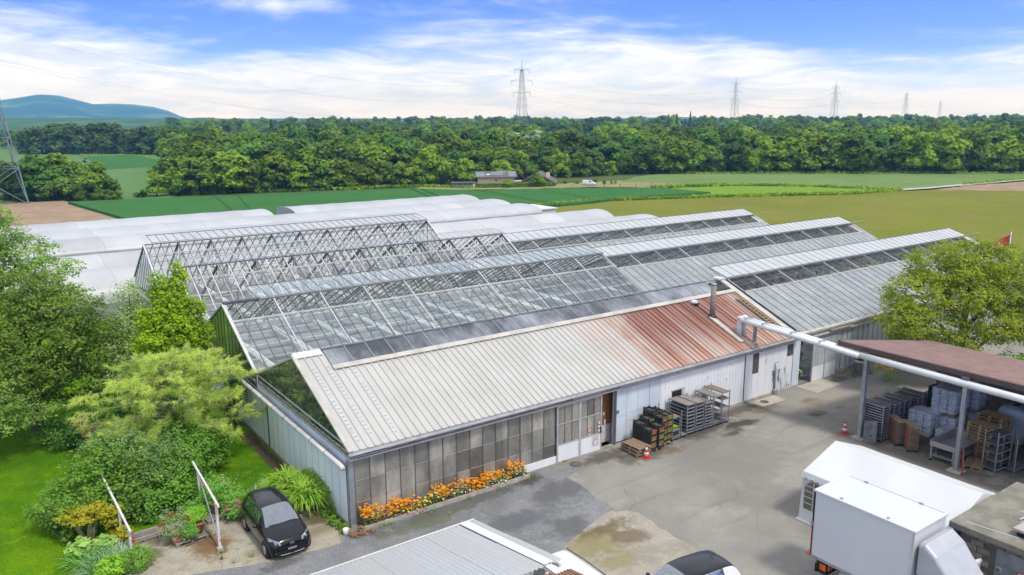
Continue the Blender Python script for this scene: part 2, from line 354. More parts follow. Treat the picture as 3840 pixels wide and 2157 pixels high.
glass('glass_skylight', tint=(.12, .13, .14), gloss=1.0, dirt_or_glow=(.38, .40, .43), amt=.05, amt2=.85, scale=.55, stretch=(1.0, .5, .5), base=.05, rough=.12)
glass('glass_white_wall', tint=(.7, .76, .78), gloss=.8, dirt_or_glow=(.72, .76, .78), amt=.66, amt2=.95, scale=.6, trl=.3, rnd=.1)
glass('glass_car', tint=(.25, .29, .28), gloss=1.4, dirt_or_glow=(.2, .25, .25), amt=.05, amt2=.10, scale=2, base=.30)
glass('glass_tent', tint=(.55, .50, .42), gloss=.6, dirt_or_glow=(.30, .27, .22), amt=.35, amt2=.5, scale=2)
glass('sheet_translucent', tint=(.60, .60, .58), gloss=.8, dirt_or_glow=(.60, .59, .55), amt=.58, amt2=.86, scale=.8, stretch=(1, .3, 1), trl=.35, rough=.2, rnd=.1)
glass('lamp_glass', tint=(.8, .83, .85), gloss=1.5, dirt_or_glow=(.62, .66, .70), amt=.25, amt2=.35, base=.2)
# leaves
leafmat('leaf_pine', (.22, .265, .055), (.36, .40, .11), (.15, .205, .05), trans=.3, nscale=.8)
leafmat('leaf_maple', (.14, .205, .008), (.25, .315, .012), (.11, .165, .010), trans=.38)
leafmat('leaf_beech', (.065, .12, .014), (.17, .23, .034), (.055, .10, .014), trans=.32, nscale=.5)
leafmat('leaf_hornbeam', (.11, .18, .035), (.20, .27, .065), (.075, .135, .03), trans=.32, nscale=.6)
leafmat('leaf_pale', (.17, .23, .085), (.27, .32, .15), (.12, .18, .06), trans=.3)
leafmat('leaf_walnut', (.10, .145, .010), (.235, .25, .018), (.08, .12, .011), trans=.34, nscale=.5)
leafmat('leaf_shrub', (.055, .135, .014), (.145, .255, .028), (.08, .145, .026), trans=.28, nscale=.9)
leafmat('leaf_shrub_b', (.09, .155, .045), (.15, .22, .075), (.06, .12, .03), trans=.28, nscale=.9)
leafmat('leaf_dark', (.03, .085, .012), (.07, .14, .022), None, trans=.25)
leafmat('leaf_gold', (.19, .17, .008), (.27, .23, .015), (.14, .16, .014), trans=.3, nscale=1.5)
leafmat('leaf_agap', (.07, .17, .014), (.17, .28, .03), (.22, .27, .04), trans=.3, nscale=2)
leafmat('leaf_lime', (.12, .24, .018), (.20, .33, .03), None, trans=.3)
leafmat('leaf_blue', (.13, .20, .13), (.22, .29, .19), None, trans=.2)
leafmat('leaf_oleander', (.07, .17, .03), (.14, .26, .05), None, trans=.28)
leafmat('leaf_fuchsia', (.10, .155, .07), (.17, .22, .11), None, trans=.25)
leafmat('leaf_hosta', (.13, .23, .05), (.24, .31, .09), None, trans=.3)
leafmat('leaf_far', (.042, .088, .010), (.095, .155, .017), (.050, .10, .015), trans=.25, objrnd=.46, nscale=.10)
leafmat('leaf_far_light', (.082, .148, .010), (.15, .215, .016), (.062, .112, .012), trans=.25, objrnd=.28, nscale=.10)
leafmat('leaf_far_bright', (.115, .185, .010), (.17, .25, .018), None, trans=.25, objrnd=.1)
leafmat('leaf_far_pale', (.13, .19, .10), (.20, .255, .15), None, trans=.2, objrnd=.15)
leafmat('leaf_far_dark', (.018, .045, .016), (.035, .07, .024), None, trans=.1, objrnd=.2)
leafmat('leaf_poplar', (.045, .085, .022), (.09, .135, .038), (.04, .075, .022), trans=.2, objrnd=.2, nscale=.12)
leafmat('leaf_purple', (.035, .018, .016), (.06, .03, .022), None, trans=.1)
leafmat('leaf_hedge', (.10, .17, .015), (.17, .24, .03), None, trans=.2)
leafmat('grass_blade', (.06, .165, .004), (.15, .275, .006), (.05, .14, .005), trans=.25, nscale=.35)
leafmat('weed', (.10, .20, .02), (.19, .29, .035), None, trans=.2)
leafmat('petal_orange', (.85, .30, .008), (.92, .46, .015), None, trans=.2, objrnd=0)
leafmat('petal_yellow', (.78, .55, .03), (.82, .64, .12), None, trans=.2, objrnd=0)
leafmat('petal_white', (.75, .75, .70), (.82, .80, .72), None, trans=.2, objrnd=0)
leafmat('petal_pink', (.62, .10, .20), (.70, .22, .30), None, trans=.2, objrnd=0)
leafmat('petal_red', (.45, .03, .04), (.55, .07, .06), None, trans=.2, objrnd=0)
leafmat('petal_violet', (.16, .16, .36), (.26, .25, .46), None, trans=.2, objrnd=0)
leafmat('leaf_rust', (.25, .13, .07), (.36, .22, .14), None, trans=.2, objrnd=0)
leafmat('leaf_bed', (.07, .13, .045), (.14, .20, .08), None, trans=.2)

# roof panel: cream paint with a rust stain that spreads from the flue and runs down the ribs
def rust_roof():
    m, t, o = newmat('roof_cream')
    p = N(t, 'ShaderNodeBsdfPrincipled', Roughness=.5); p.inputs['Specular IOR Level'].default_value = .35
    pos = worldpos(t); sp = t.nodes.new('ShaderNodeSeparateXYZ'); L(t, pos, sp.inputs[0])
    base = mixc(t, maprange(t, wnoise(t, .9, 5, stretch=(1, .25, 1)), .35, .65), (.485, .47, .43), (.44, .425, .385))
    base = mixc(t, maprange(t, wnoise(t, 2.4, 6, stretch=(2.2, .22, 1)), .60, .86), base, (.34, .305, .245))
    streak = wnoise(t, 1.0, 5, .6, stretch=(5.5, .10, .1))
    broad = wnoise(t, .45, 4, .6)
    x = math_(t, 'ADD', sp.outputs[0], math_(t, 'MULTIPLY', math_(t, 'SUBTRACT', broad, .5), 4.5))
    yv = math_(t, 'ADD', sp.outputs[1], math_(t, 'MULTIPLY', math_(t, 'SUBTRACT', streak, .5), 6.0))
    fx = maprange(t, x, 13.6, 19.0)
    light = math_(t, 'MULTIPLY', fx, maprange(t, streak, .36, .60, .22, 1.0), True)
    c = mixc(t, math_(t, 'MULTIPLY', light, .82), base, (.44, .185, .09))
    heavy = math_(t, 'MULTIPLY', maprange(t, x, 16.0, 19.0), maprange(t, yv, -1.0, 2.6), True)
    heavy = math_(t, 'MULTIPLY', heavy, maprange(t, x, 27.5, 23.5, .35, 1.0))
    c = mixc(t, math_(t, 'MULTIPLY', heavy, maprange(t, streak, .34, .66, .6, 1.0)), c, (.19, .062, .038))
    L(t, c, p.inputs['Base Color']); L(t, p.outputs[0], o.inputs[0])
rust_roof()

# ground materials with a few real stains: list of (x, y, rx, ry, colour, strength)
def ground_mat(name, a, b, c, stains=(), scale=.35, fine=22, bump=.35, speck=None, rows=None, cracks=0):
    m, t, o = newmat(name)
    p = N(t, 'ShaderNodeBsdfPrincipled', Roughness=.95); p.inputs['Specular IOR Level'].default_value = .06
    pos = worldpos(t)
    col = mixc(t, maprange(t, wnoise(t, scale, 6, .6), .36, .66), a, b)
    col = mixc(t, maprange(t, wnoise(t, scale*3.7, 6, .65, loc=(9, 4, 2)), .52, .74), col, c)
    fn = wnoise(t, fine, 4, .7)
    col = mixc(t, 1.0, col, mixc(t, maprange(t, fn, .3, .7), (.76, .76, .76), (1.2, 1.2, 1.2)), 'MULTIPLY')
    if rows is not None:
        ang, rs, amt, rc = rows
        mp = t.nodes.new('ShaderNodeMapping'); mp.inputs['Rotation'].default_value = (0, 0, ang); mp.inputs['Scale'].default_value = (.045, 1, 1); L(t, pos, mp.inputs[0])
        rn = N(t, 'ShaderNodeTexNoise', Scale=rs, Detail=5.0, Roughness=.6); L(t, mp.outputs[0], rn.inputs['Vector'])
        col = mixc(t, math_(t, 'MULTIPLY', maprange(t, rn.outputs[0], .46, .64), amt), col, rc)
    if cracks:
        wv = t.nodes.new('ShaderNodeVectorMath'); wv.operation = 'ADD'; nn = N(t, 'ShaderNodeTexNoise', Scale=.7, Detail=5.0); L(t, pos, nn.inputs['Vector']); L(t, pos, wv.inputs[0]); L(t, nn.outputs['Color'], wv.inputs[1])
        vc = N(t, 'ShaderNodeTexVoronoi', feature='DISTANCE_TO_EDGE', Scale=.23); L(t, wv.outputs[0], vc.inputs['Vector'])
        ck = math_(t, 'MULTIPLY', maprange(t, vc.outputs['Distance'], .010, .003), maprange(t, wnoise(t, .3, 3, loc=(2, 8, 5)), .48, .6))
        col = mixc(t, math_(t, 'MULTIPLY', ck, cracks), col, (.07, .062, .05))
        col = mixc(t, math_(t, 'MULTIPLY', maprange(t, wnoise(t, 1.0, 5, .6, stretch=(.10, 1.6, 1), loc=(1, 3, 0)), .54, .72), .42), col, (.17, .155, .13))
        col = mixc(t, math_(t, 'MULTIPLY', maprange(t, wnoise(t, 2.6, 6, .75, loc=(4, 4, 0)), .60, .72), .35), col, (.33, .31, .275))
    if speck is not None:
        vo = N(t, 'ShaderNodeTexVoronoi', Scale=9.0); L(t, pos, vo.inputs['Vector'])
        col = mixc(t, maprange(t, vo.outputs['Distance'], .10, .16, 1, 0), col, speck)
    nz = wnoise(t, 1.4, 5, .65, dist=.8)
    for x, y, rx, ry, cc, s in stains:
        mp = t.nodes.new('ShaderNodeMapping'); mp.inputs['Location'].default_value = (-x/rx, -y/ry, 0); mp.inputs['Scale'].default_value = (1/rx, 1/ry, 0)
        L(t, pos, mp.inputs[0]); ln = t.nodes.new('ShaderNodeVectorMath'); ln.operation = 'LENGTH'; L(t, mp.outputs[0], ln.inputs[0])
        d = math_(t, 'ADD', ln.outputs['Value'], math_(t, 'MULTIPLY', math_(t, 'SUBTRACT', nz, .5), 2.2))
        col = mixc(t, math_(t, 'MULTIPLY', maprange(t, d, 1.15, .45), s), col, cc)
    L(t, col, p.inputs['Base Color'])
    if bump:
        bp_ = N(t, 'ShaderNodeBump', Strength=bump, Distance=.015); L(t, fn, bp_.inputs['Height']); L(t, bp_.outputs[0], p.inputs['Normal'])
    L(t, p.outputs[0], o.inputs[0]); return m
DK = (.075, .065, .05); BR = (.17, .125, .08)
ground_mat('yard', (.30, .28, .245), (.225, .207, .18), (.34, .315, .27), scale=.17, fine=26, cracks=.22, stains=[
    (12.6, -.9, 1.6, .6, DK, .75), (14.4, -1.7, 2.0, .8, DK, .7), (15.6, -2.3, .9, .35, BR, .8), (18.5, -1.2, 2.8, .9, DK, .85), (21.0, -2.0, 1.5, .45, DK, .95), (19.6, -2.6, .8, .25, DK, .8),
    (24.0, -1.1, 1.6, .7, BR, .8), (27.0, -2.2, .9, .6, BR, .9), (25.6, -3.4, .8, .4, DK, .9), (27.4, -3.6, .5, .25, DK, .6),
    (22.5, -.6, 2.2, .5, DK, .7), (31.5, -.8, 1.6, .5, DK, .6), (33.8, -.9, 1.5, .6, DK, .75), (30, -4.5, 3.5, 1.2, (.34, .30, .235), .6), (27.5, -2.8, 3, 1, (.31, .265, .205), .6),
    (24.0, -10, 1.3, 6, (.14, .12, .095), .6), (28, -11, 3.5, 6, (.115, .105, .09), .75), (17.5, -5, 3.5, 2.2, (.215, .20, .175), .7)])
ground_mat('driveway', (.235, .235, .235), (.17, .172, .175), (.275, .27, .26), scale=.5, fine=17, bump=.6, cracks=.3, speck=(.40, .39, .37), stains=[
    (4.5, -.9, 4.5, .55, (.10, .095, .085), .7), (8.5, -2.4, 1.8, .9, (.12, .12, .12), .8), (5.5, -3.4, 2.0, .7, (.11, .112, .118), .7), (2.5, -1.4, 2.5, .5, (.105, .12, .05), .6), (8.2, -.7, .9, .5, DK, .8), (7.0, -5.0, 1.3, .8, (.10, .10, .10), .7), (-3.2, -1.0, 1.0, .4, DK, .6)])
ground_mat('gravel', (.37, .33, .27), (.29, .26, .21), (.42, .385, .32), scale=.8, fine=30, bump=.9, speck=(.52, .49, .43), stains=[
    (6.9, -6.5, 1.7, 1.0, (.235, .20, .075), .7), (7.9, -6.0, 1.4, .5, (.19, .155, .08), .65), (8.4, -6.9, .9, .6, (.17, .135, .085), .85), (6.9, -7.9, .8, .7, (.22, .20, .07), .6), (8.0, -5.9, 1.2, .4, (.13, .11, .06), .7)])
ground_mat('pad', (.40, .36, .285), (.31, .275, .21), (.24, .20, .125), scale=.7, fine=24, bump=.4, stains=[
    (-4.9, 1.9, .8, 1.4, (.17, .085, .03), .85), (-5.6, 3.3, 1.6, .8, (.12, .10, .045), .8), (-.8, 1.5, 1.0, .7, (.10, .085, .045), .9), (-2.9, 3.5, 1.3, .8, (.08, .07, .04), .9), (-1.0, .5, 1.2, .5, (.22, .185, .10), .7), (-3.4, .3, .8, .3, (.24, .2, .13), .6), (-6.9, 2.4, .6, .5, (.14, .11, .06), .8)])
ground_mat('lawn', (.052, .15, .003), (.125, .24, .004), (.20, .285, .008), scale=.30, fine=16, bump=.9)
ground_mat('rough_grass', (.10, .16, .03), (.14, .17, .05), (.20, .17, .09), scale=.12, fine=8, bump=.6)
ground_mat('earth', (.07, .11, .03), (.10, .12, .04), (.06, .10, .025), scale=.04, fine=3, bump=.3)
ground_mat('plough', (.33, .235, .155), (.28, .20, .13), (.42, .325, .225), scale=.14, fine=5, bump=.6)
# ------------------------------------------------------------------ the land
def poly_struct(name, pts, z, m, label=None, thick=0):
    b = MB()
    P = [(p[0], p[1], z) for p in pts]
    if thick: b.prism([(p[0], p[1]) for p in pts], 2, z-thick, z)
    else: b.quad(*P)
    o = struct(name, b, m, label=label); return o
def wob(pts, n=6, a=.25, seed=1):
    r = random.Random(seed); out = []
    for i in range(len(pts)):
        p, q = pts[i], pts[(i+1) % len(pts)]
        for k in range(n):
            t = k/n; out.append((p[0]+(q[0]-p[0])*t+(r.uniform(-a, a) if k else 0), p[1]+(q[1]-p[1])*t+(r.uniform(-a, a) if k else 0)))
    return out
G2 = lambda u, v: tuple(ground_at(u, v)[:2])
b = MB(); b.quad((-7100, -7100, -.08), (7100, -7100, -.08), (7100, 7100, -.08), (-7100, 7100, -.08)); struct('ground', b, 'earth')
poly_struct('rough_ground', [(-30, 4), (90, 2), (90, 112), (-30, 112)], -.04, 'rough_grass')
poly_struct('lawn', [(-60, -30), (-8.2, -30), (-8.2, 1.0), (-7.9, 4.5), (-.12, 4.8), (-.12, 52), (-60, 52)], 0.0, 'lawn')
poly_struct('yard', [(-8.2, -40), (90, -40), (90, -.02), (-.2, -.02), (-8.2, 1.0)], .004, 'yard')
poly_struct('driveway', wob([(-8.1, -3.9), (2, -6.4), (6.2, -6.2), (9.3, -5.2), (9.4, -4.2), (9.7, -1.6), (11.2, -1.2), (9.2, -.12), (0.0, -.12), (-.8, -.95), (-3.4, -.62), (-4.9, -.05), (-8.1, .9)], 4, .12, 3), .009, 'driveway')
poly_struct('gravel_patch', wob([(5.9, -6.0), (9.2, -5.0), (9.95, -5.75), (9.85, -7.5), (9.6, -9.4), (8.6, -14), (4.2, -14), (4.4, -8.0)], 4, .13, 5), .014, 'gravel')
for i, q in enumerate([[(-7.9, .8), (-5.05, -.1), (-4.7, 1.1), (-4.85, 4.4), (-7.9, 4.5)], [(-5.0, -.12), (-3.45, -.6), (-3.1, .35), (-3.4, 4.6), (-4.8, 4.45), (-4.66, 1.1)], [(-3.4, -.62), (-.86, -.92), (-.5, .15), (-.25, 4.6), (-3.36, 4.6), (-3.06, .35)]]):
    b = MB(); b.prism(wob(q, 5, .04, 11+i), 2, -.03, .016); o = struct('concrete_slab', b, 'pad')
b = MB(); b.prism([(28.45, -.06), (30.95, -.12), (31.0, -1.4), (28.4, -1.5)], 2, -.02, .02); struct('door_apron', b, 'concrete_pale')
b = MB(); b.prism([(23.9, -.2), (26.1, -.25), (26.0, -1.15), (24.1, -1.05)], 2, -.02, .016); struct('access_slab', b, 'concrete_pale')
poly_struct('bark_strip', wob([(-.14, 4.9), (-.14, 12), (-.85, 12), (-.7, 6), (-.4, 4.9)], 4, .06, 9), .012, 'soil')
# fields
ground_mat('wheat', (.040, .135, .030), (.050, .152, .035), (.060, .165, .04), scale=.10, fine=3.5, bump=.9, rows=(1.35, .8, .4, (.06, .15, .045)))
ground_mat('olive_crop', (.15, .178, .018), (.185, .198, .024), (.225, .185, .06), scale=.05, fine=3.2, bump=.8, rows=(.5, .9, .55, (.20, .155, .06)))
ground_mat('bright_crop', (.155, .265, .022), (.175, .285, .026), (.14, .24, .02), scale=.15, fine=2, bump=.5, rows=(.5, .5, .4, (.13, .22, .03)))
ground_mat('pale_crop', (.13, .21, .06), (.155, .235, .07), (.17, .225, .085), scale=.06, fine=2, bump=.5, rows=(.6, .4, .5, (.18, .23, .10)))
ground_mat('dry_grass', (.27, .25, .11), (.22, .23, .08), (.31, .27, .15), scale=.1, fine=2, bump=.4)
ground_mat('back_field', (.10, .19, .06), (.12, .215, .07), (.14, .21, .07), scale=.05, fine=1.5, bump=.3)
ground_mat('track', (.45, .43, .38), (.40, .38, .33), (.36, .33, .27), scale=.2, fine=2)
poly_struct('brown_field', [(-90, 150), (G2(160, 505)), (11.3, 107.5), (11.3, 88), (-90, 88)], .02, 'plough')
# wheat stands in strips between tramlines
A0, A1 = np.array([6.9, 145.0]), np.array([11.2, 107.5]); B0, B1 = np.array([73.2, 130.0]), np.array([77, 86.])
far = [(6.9, 145.0), (40.0, 138.0), (73.2, 130.0), (81.5, 118.0), (92, 113.5), (104, 108), (118, 96)]; near = [(11.2, 107.5), (30, 98), (60, 88), (77, 84.5), (86, 84.8), (97, 87.2), (118, 84)]
def lerpl(P, t):
    t = t*(len(P)-1); i = min(int(t), len(P)-2); f = t-i; return tuple(P[i][k]+(P[i+1][k]-P[i][k])*f for k in range(2))
cuts = [0, .125, .130, .146, .151, .325, .330, .346, .351, .50, .505, .52, .525, .70, .704, 1]
for i in range(0, len(cuts), 2):
    ts = np.linspace(cuts[i], cuts[i+1], 7); b = MB()
    b.prism([lerpl(near, t) for t in ts]+[lerpl(far, t) for t in ts[::-1]], 2, -.02, .5); struct('wheat_field', b, 'wheat')
poly_struct('wheat_track', [lerpl(near, t) for t in np.linspace(0, 1, 12)]+[lerpl(far, t) for t in np.linspace(1, 0, 12)], .36, 'wheat')
poly_struct('olive_field', wob([(61, 32), G2(1330, 525), G2(1500, 508), G2(1790, 497), G2(2100, 491), G2(2262, 481), G2(2350, 479), G2(2576, 481), G2(2900, 480), (160, -20), (75, -20), (61, 10)], 14, 0.5, 11), .06, 'olive_crop')
poly_struct('brown_patch', wob([G2(2350, 479), G2(2420, 469), G2(2576, 458), G2(2900, 440), G2(2900, 482), G2(2576, 482)], 14, 0.5, 11), .09, 'plough')
poly_struct('bright_field', wob([G2(1500, 505), G2(1560, 487), G2(1640, 476), G2(1800, 470), G2(2000, 469), G2(2230, 478), G2(2150, 489), G2(1790, 497)], 14, 0.5, 12), .10, 'bright_crop')
poly_struct('pale_field', wob([G2(1560, 459), G2(1600, 446), G2(1700, 433), G2(2576, 433), G2(2950, 433), G2(2576, 453), G2(2262, 479), G2(2000, 470), G2(1800, 467), G2(1680, 462)], 14, 0.6, 10), .13, 'pale_crop')
poly_struct('dry_meadow', wob([G2(1050, 480), G2(1050, 466), G2(1200, 468), G2(1400, 464), G2(1560, 455), G2(1700, 460), G2(1800, 466), G2(1640, 474), G2(1500, 472), G2(1300, 477)], 14, 0.5, 10), .11, 'dry_grass')
p = [G2(2250, 482), G2(2330, 477), G2(2420, 469), G2(2576, 455), G2(2900, 436)]; q = [G2(2900, 433), G2(2576, 451), G2(2420, 465), G2(2330, 473), G2(2255, 478)]
poly_struct('farm_track', p+q, .18, 'track')
poly_struct('back_meadow', wob([G2(240, 430), G2(200, 388), G2(450, 391), G2(470, 400), G2(430, 500), G2(250, 505)], 14, 1.5, 11), .03, 'back_field')
poly_struct('hill_field', [G2(-120, 372), G2(60, 368), G2(110, 384), G2(200, 390), G2(240, 430), G2(-120, 430)], .03, 'back_field')
poly_struct('back_field', wob([G2(250, 428), G2(215, 394), G2(330, 391), G2(445, 408), G2(420, 418)], 14, 1, 10), .08, 'wheat')
# mountain and low far hills
def ridge(name, prof, dist, m, depth, seed, base=-30):
    r = np.random.default_rng(seed); b = MB(); nu, nv = 150, 40
    us = np.array([p[0] for p in prof]); vs_ = np.array([p[1] for p in prof])
    ph = r.uniform(0, 6.28, 24); fr = r.uniform(3, 60, 24)
    def fn(a, c):
        u = us[0]+(us[-1]-us[0])*a; v = np.interp(u, us, vs_)
        d = fw*FPX+rt*(u*1.49068-1920)-up*(v*1.49068-1078.5); h = math.hypot(d[0], d[1]); d = d/h
        zt = CAM[2]+d[2]*dist; sc = dist/9500
        k = 1-abs(2*c-1)**1.5 if c > .5 else (2*c)**.8
        dd = dist+(c-.5)*depth
        z = base+(zt-base)*k
        rough = sum(math.sin(fr[i]*a+ph[i]+c*fr[(i*5) % 24]*.35)/(1+fr[i]*.08) for i in range(24))
        z += rough*(zt-base)*.034*min(1, 4*c)*min(1, 4*(1-c))*(1 if abs(c-.5) > .06 else .45)
        return (CAM[0]+d[0]*dd+rough*14*sc*min(1, 3*abs(c-.5)), CAM[1]+d[1]*dd, max(z, base))
    b.grid(fn, nu, nv); return struct(name, b, m, True)
m_, t_, o_ = newmat('mountain'); p_ = N(t_, 'ShaderNodeBsdfPrincipled', Roughness=1); p_.inputs['Specular IOR Level'].default_value = 0
cc = mixc(t_, maprange(t_, wnoise(t_, .0030, 8, .62), .50, .62), (.012, .045, .030), (.10, .15, .06))
cc = mixc(t_, maprange(t_, wnoise(t_, .011, 8, .7), .45, .7), cc, (.03, .075, .035)); L(t_, cc, p_.inputs['Base Color']); L(t_, p_.outputs[0], o_.inputs[0])
ridge('mountain', [(-420, 300), (-260, 278), (-120, 262), (0, 253), (50, 245), (95, 238), (150, 241), (190, 250), (235, 262), (290, 261), (335, 263), (390, 271), (425, 280), (455, 293), (500, 302), (560, 308)], 5000, 'mountain', 2600, 4, -5)
ridge('far_hills', [(700, 312), (820, 301), (900, 299), (1000, 302), (1100, 306), (1350, 304), (1520, 298), (1700, 294), (1850, 297), (2000, 299), (2150, 298), (2300, 303), (2500, 306), (2700, 312)], 6100, 'mountain', 1400, 8, -5)
m_, t_, o_ = newmat('foothill'); p_ = N(t_, 'ShaderNodeBsdfPrincipled', Roughness=1); p_.inputs['Specular IOR Level'].default_value = 0
L(t_, mixc(t_, maprange(t_, wnoise(t_, .02, 6, .65), .4, .65), (.045, .10, .045), (.09, .15, .06)), p_.inputs['Base Color']); L(t_, p_.outputs[0], o_.inputs[0])
ridge('wooded_rise', [(-500, 300), (-200, 299), (0, 298.4), (60, 297.4), (120, 298.2), (190, 297), (260, 298.3), (330, 297.3), (430, 298), (500, 297.8), (560, 300)], 1500, 'foothill', 500, 14, -2)
ridge('foothills', [(400, 299), (700, 298.4), (1000, 297.8), (1500, 298.2), (1900, 297.6), (2300, 297.9), (2600, 297.4), (3100, 298.5)], 2600, 'foothill', 700, 12, -3)
# ------------------------------------------------------------------ packing shed in front
LB, W1 = 28.45, 10.95; EY, EZ, RY, RZ, VZ = -.30, 3.26, 5.475, 5.67, 3.44
SL = math.hypot(RY-EY, RZ-EZ); es = np.array([0, (RY-EY)/SL, (RZ-EZ)/SL]); en = np.array([0, -es[2], es[1]])
def on_roof(x, y, n=0): return np.array([x, y, EZ+(y-EY)*(RZ-EZ)/(RY-EY)])+en*n
shed = thing('packing_shed', 'long packing shed with cream ribbed metal roof, rust stained at its far end', 'shed', (0, 0, 0))
# ribbed roof panels, one metre wide, ribs 0.5 m apart
def ribbed(len_, w=1.0, ribs=(0.0, .5), rh=.045, rw=.07, up_=.0):
    prof = [(0, 0)]
    for r_ in ribs: prof += [(r_+.004, 0), (r_+.02, rh), (r_+rw-.01, rh), (r_+rw+.008, 0)]
    prof += [(w, 0)]; b = MB(); n = len(prof); P = []
    for v in (0, len_):
        for x, h in prof: P.append((x, v, h))
    for v in (0, len_):
        for x, h in prof: P.append((x, v, h-.05 if False else -.03))
    F = [(i, i+1, n+i+1, n+i) for i in range(n-1)]+[(i, 2*n+i, 2*n+i+1, i+1) for i in range(n-1)]
    return b.add(P, F)
Ms = lambda x, y, n=0: frame_mat(on_roof(x, y, n), (1, 0, 0), es, en)
rot_roof = math.atan2(es[2], es[1])
full_l = SL; low_l = (4.15-EY)/(RY-EY)*SL
me_full = ribbed(full_l, 1.3/2, (0.0, .325), .05, .075).mesh('roof_panel', 'roof_cream'); me_low = ribbed(low_l, 1.0, (0.0, .333, .667), .05, .075).mesh('roof_panel', 'roof_cream')
for i in range(2): inst('roof_panel', me_full, shed, on_roof(.02+i*.65, EY), (rot_roof, 0, 0))
for i in range(25): inst('roof_panel', me_low, shed, on_roof(1.32+i, EY), (rot_roof, 0, 0))
me_r = ribbed(low_l, 1.18, (0.0, .333, .667, 1.0), .05, .075).mesh('roof_panel', 'roof_cream'); inst('roof_panel', me_r, shed, on_roof(26.33, EY), (rot_roof, 0, 0))
# rows of small translucent rooflights let into the near panels
b = MB().box(0, 0, 0, .26, .17, .012); melt = b.mesh('rooflight', 'rooflight')
for xx in (.40, .98, 1.98):
    for k in range(20):
        if (k*7+int(xx*10)) % 9 == 0: continue
        inst('rooflight', melt, shed, on_roof(xx, .15+k*.225, .012), (rot_roof, 0, 0), (.7 if xx < .6 else .85, .85, 1))
# flashing, skylight panes and ridge
b = MB(); b.prism([(0, 0), (26.3, 0), (26.3, .28), (0, .28)], 2, 0, .05); b.xf(Ms(1.3, 4.12, .05)); b.build('flashing', 'cream_trim', shed)
pane = MB().box(.02, 0, 0, .985, (RY-4.42)/(RY-EY)*SL, .02).mesh('skylight_pane', 'glass_skylight')
bar = MB().box(-.02, 0, -.01, .02, (RY-4.42)/(RY-EY)*SL, .045).mesh('skylight_bar', 'galv')
for i in range(25):
    inst('skylight_pane', pane, shed, on_roof(1.35+i, 4.42, .03), (rot_roof, 0, 0)); inst('skylight_bar', bar, shed, on_roof(1.35+i, 4.42, .03), (rot_roof, 0, 0))
b = MB(); b.box(1.2, RY-.06, RZ-.02, 26.4, RY+.12, RZ+.07); b.build('ridge_cap', 'alu_dark', shed)
b = MB(); b.prism([(RY-.32, RZ-.08), (RY, RZ+.06), (RY+.3, RZ-.08), (RY+.3, RZ-.04), (RY, RZ+.11), (RY-.32, RZ-.035)], 0, -.04, 1.22); b.build('ridge_flashing', 'white', shed)
b = MB(); b.prism([(RY, RZ-.02), (W1, VZ-.02), (W1, VZ-.1), (RY, RZ-.1)], 0, 0.0, 27.55); b.build('rear_roof', 'cream_metal', shed)
# rake boards
b = MB(); b.beam(on_roof(-.03, EY-.02, .02), on_roof(-.03, RY, .02), .16, .09, en); b.build('rake_board', 'cream_trim', shed, bevel=.01)
b = MB(); b.beam(on_roof(27.75, EY-.02, .06), on_roof(27.75, RY, .06), .42, .10, en); b.build('rake_board', 'cream_trim', shed, bevel=.01)
b = MB(); b.beam((27.75, RY, RZ+.05), (27.75, W1, VZ+.1), .42, .10, en); b.build('rake_board', 'cream_trim', shed)
b = MB(); b.cbox((27.6, RY, RZ+.12), (.5, .5, .12)); b.build('ridge_end_cap', 'white', shed, bevel=.02)
# eaves: gutter and rails
b = MB(); b.prism([(EY-.13, EZ-.12), (EY-.11, EZ-.02), (EY-.10, EZ-.02), (EY-.12, EZ-.10), (EY, EZ-.10), (EY, EZ-.03), (EY+.02, EZ-.03), (EY+.02, EZ-.12)], 0, -.1, 28.2); b.build('gutter', 'alu', shed)
b = MB(); b.box(0, -.16, 3.0, 28.4, -.03, 3.10); b.build('eave_rail', 'rail_cream', shed, bevel=.008)
b = MB(); b.box(0, -.22, 2.84, 14.2, -.05, 2.90); b.build('door_track', 'rail_cream', shed)
b = MB(); b.box(0, -.06, 2.76, 28.5, .06, 3.0); b.build('lintel', 'alu', shed)
b = MB(); b.box(0, .02, 3.0, 28.4, .10, 3.25); b.build('eave_board', 'alu_dark', shed)
b = MB(); b.box(11.0, -.30, 2.98, 12.75, -.18, 3.07); b.build('track_cover', 'cream_trim', shed)
b = MB(); b.box(-.05, -.32, 2.98, 1.5, -.19, 3.05); b.build('track_cover', 'galv', shed)
# corner posts
b = MB(); b.box(-.03, -.05, 0, .19, .09, 2.8); b.build('corner_post', 'galv', shed); b = MB(); b.box(0.0, .1, 0, .1, .2, 2.8); b.build('corner_post', 'white_worn', shed)
# glazed front: 15 bays, three panes high
mull = MB().box(-.018, -.03, 0, .018, .03, 2.72).mesh('mullion', 'alu_dark'); xs = [.22+i*.6645 for i in range(16)]
pn = [MB().box(.015, -.006, z0, .6495, .006, z1).mesh('pane', 'glass_wall') for z0, z1 in ((.02, .93), (.95, 1.85), (1.87, 2.74))]
for i, x in enumerate(xs):
    inst('mullion', mull, shed, (x, 0, .04))
    if i < 15:
        for m3 in pn: inst('pane', m3, shed, (x, 0, .02), (0, 0, random.uniform(-.006, .006)))
for z in (.945, 1.865):
    b = MB(); b.box(.2, -.010, z, 10.19, .010, z+.016); b.build('glazing_strip', 'alu', shed)
b = MB(); b.box(0, -.08, -.05, 8.4, .06, .06); b.build('sill', 'plinth', shed)
b = MB(); b.box(8.35, -.09, .0, 10.2, -.031, .34); b.build('kick_board', 'white_panel', shed)
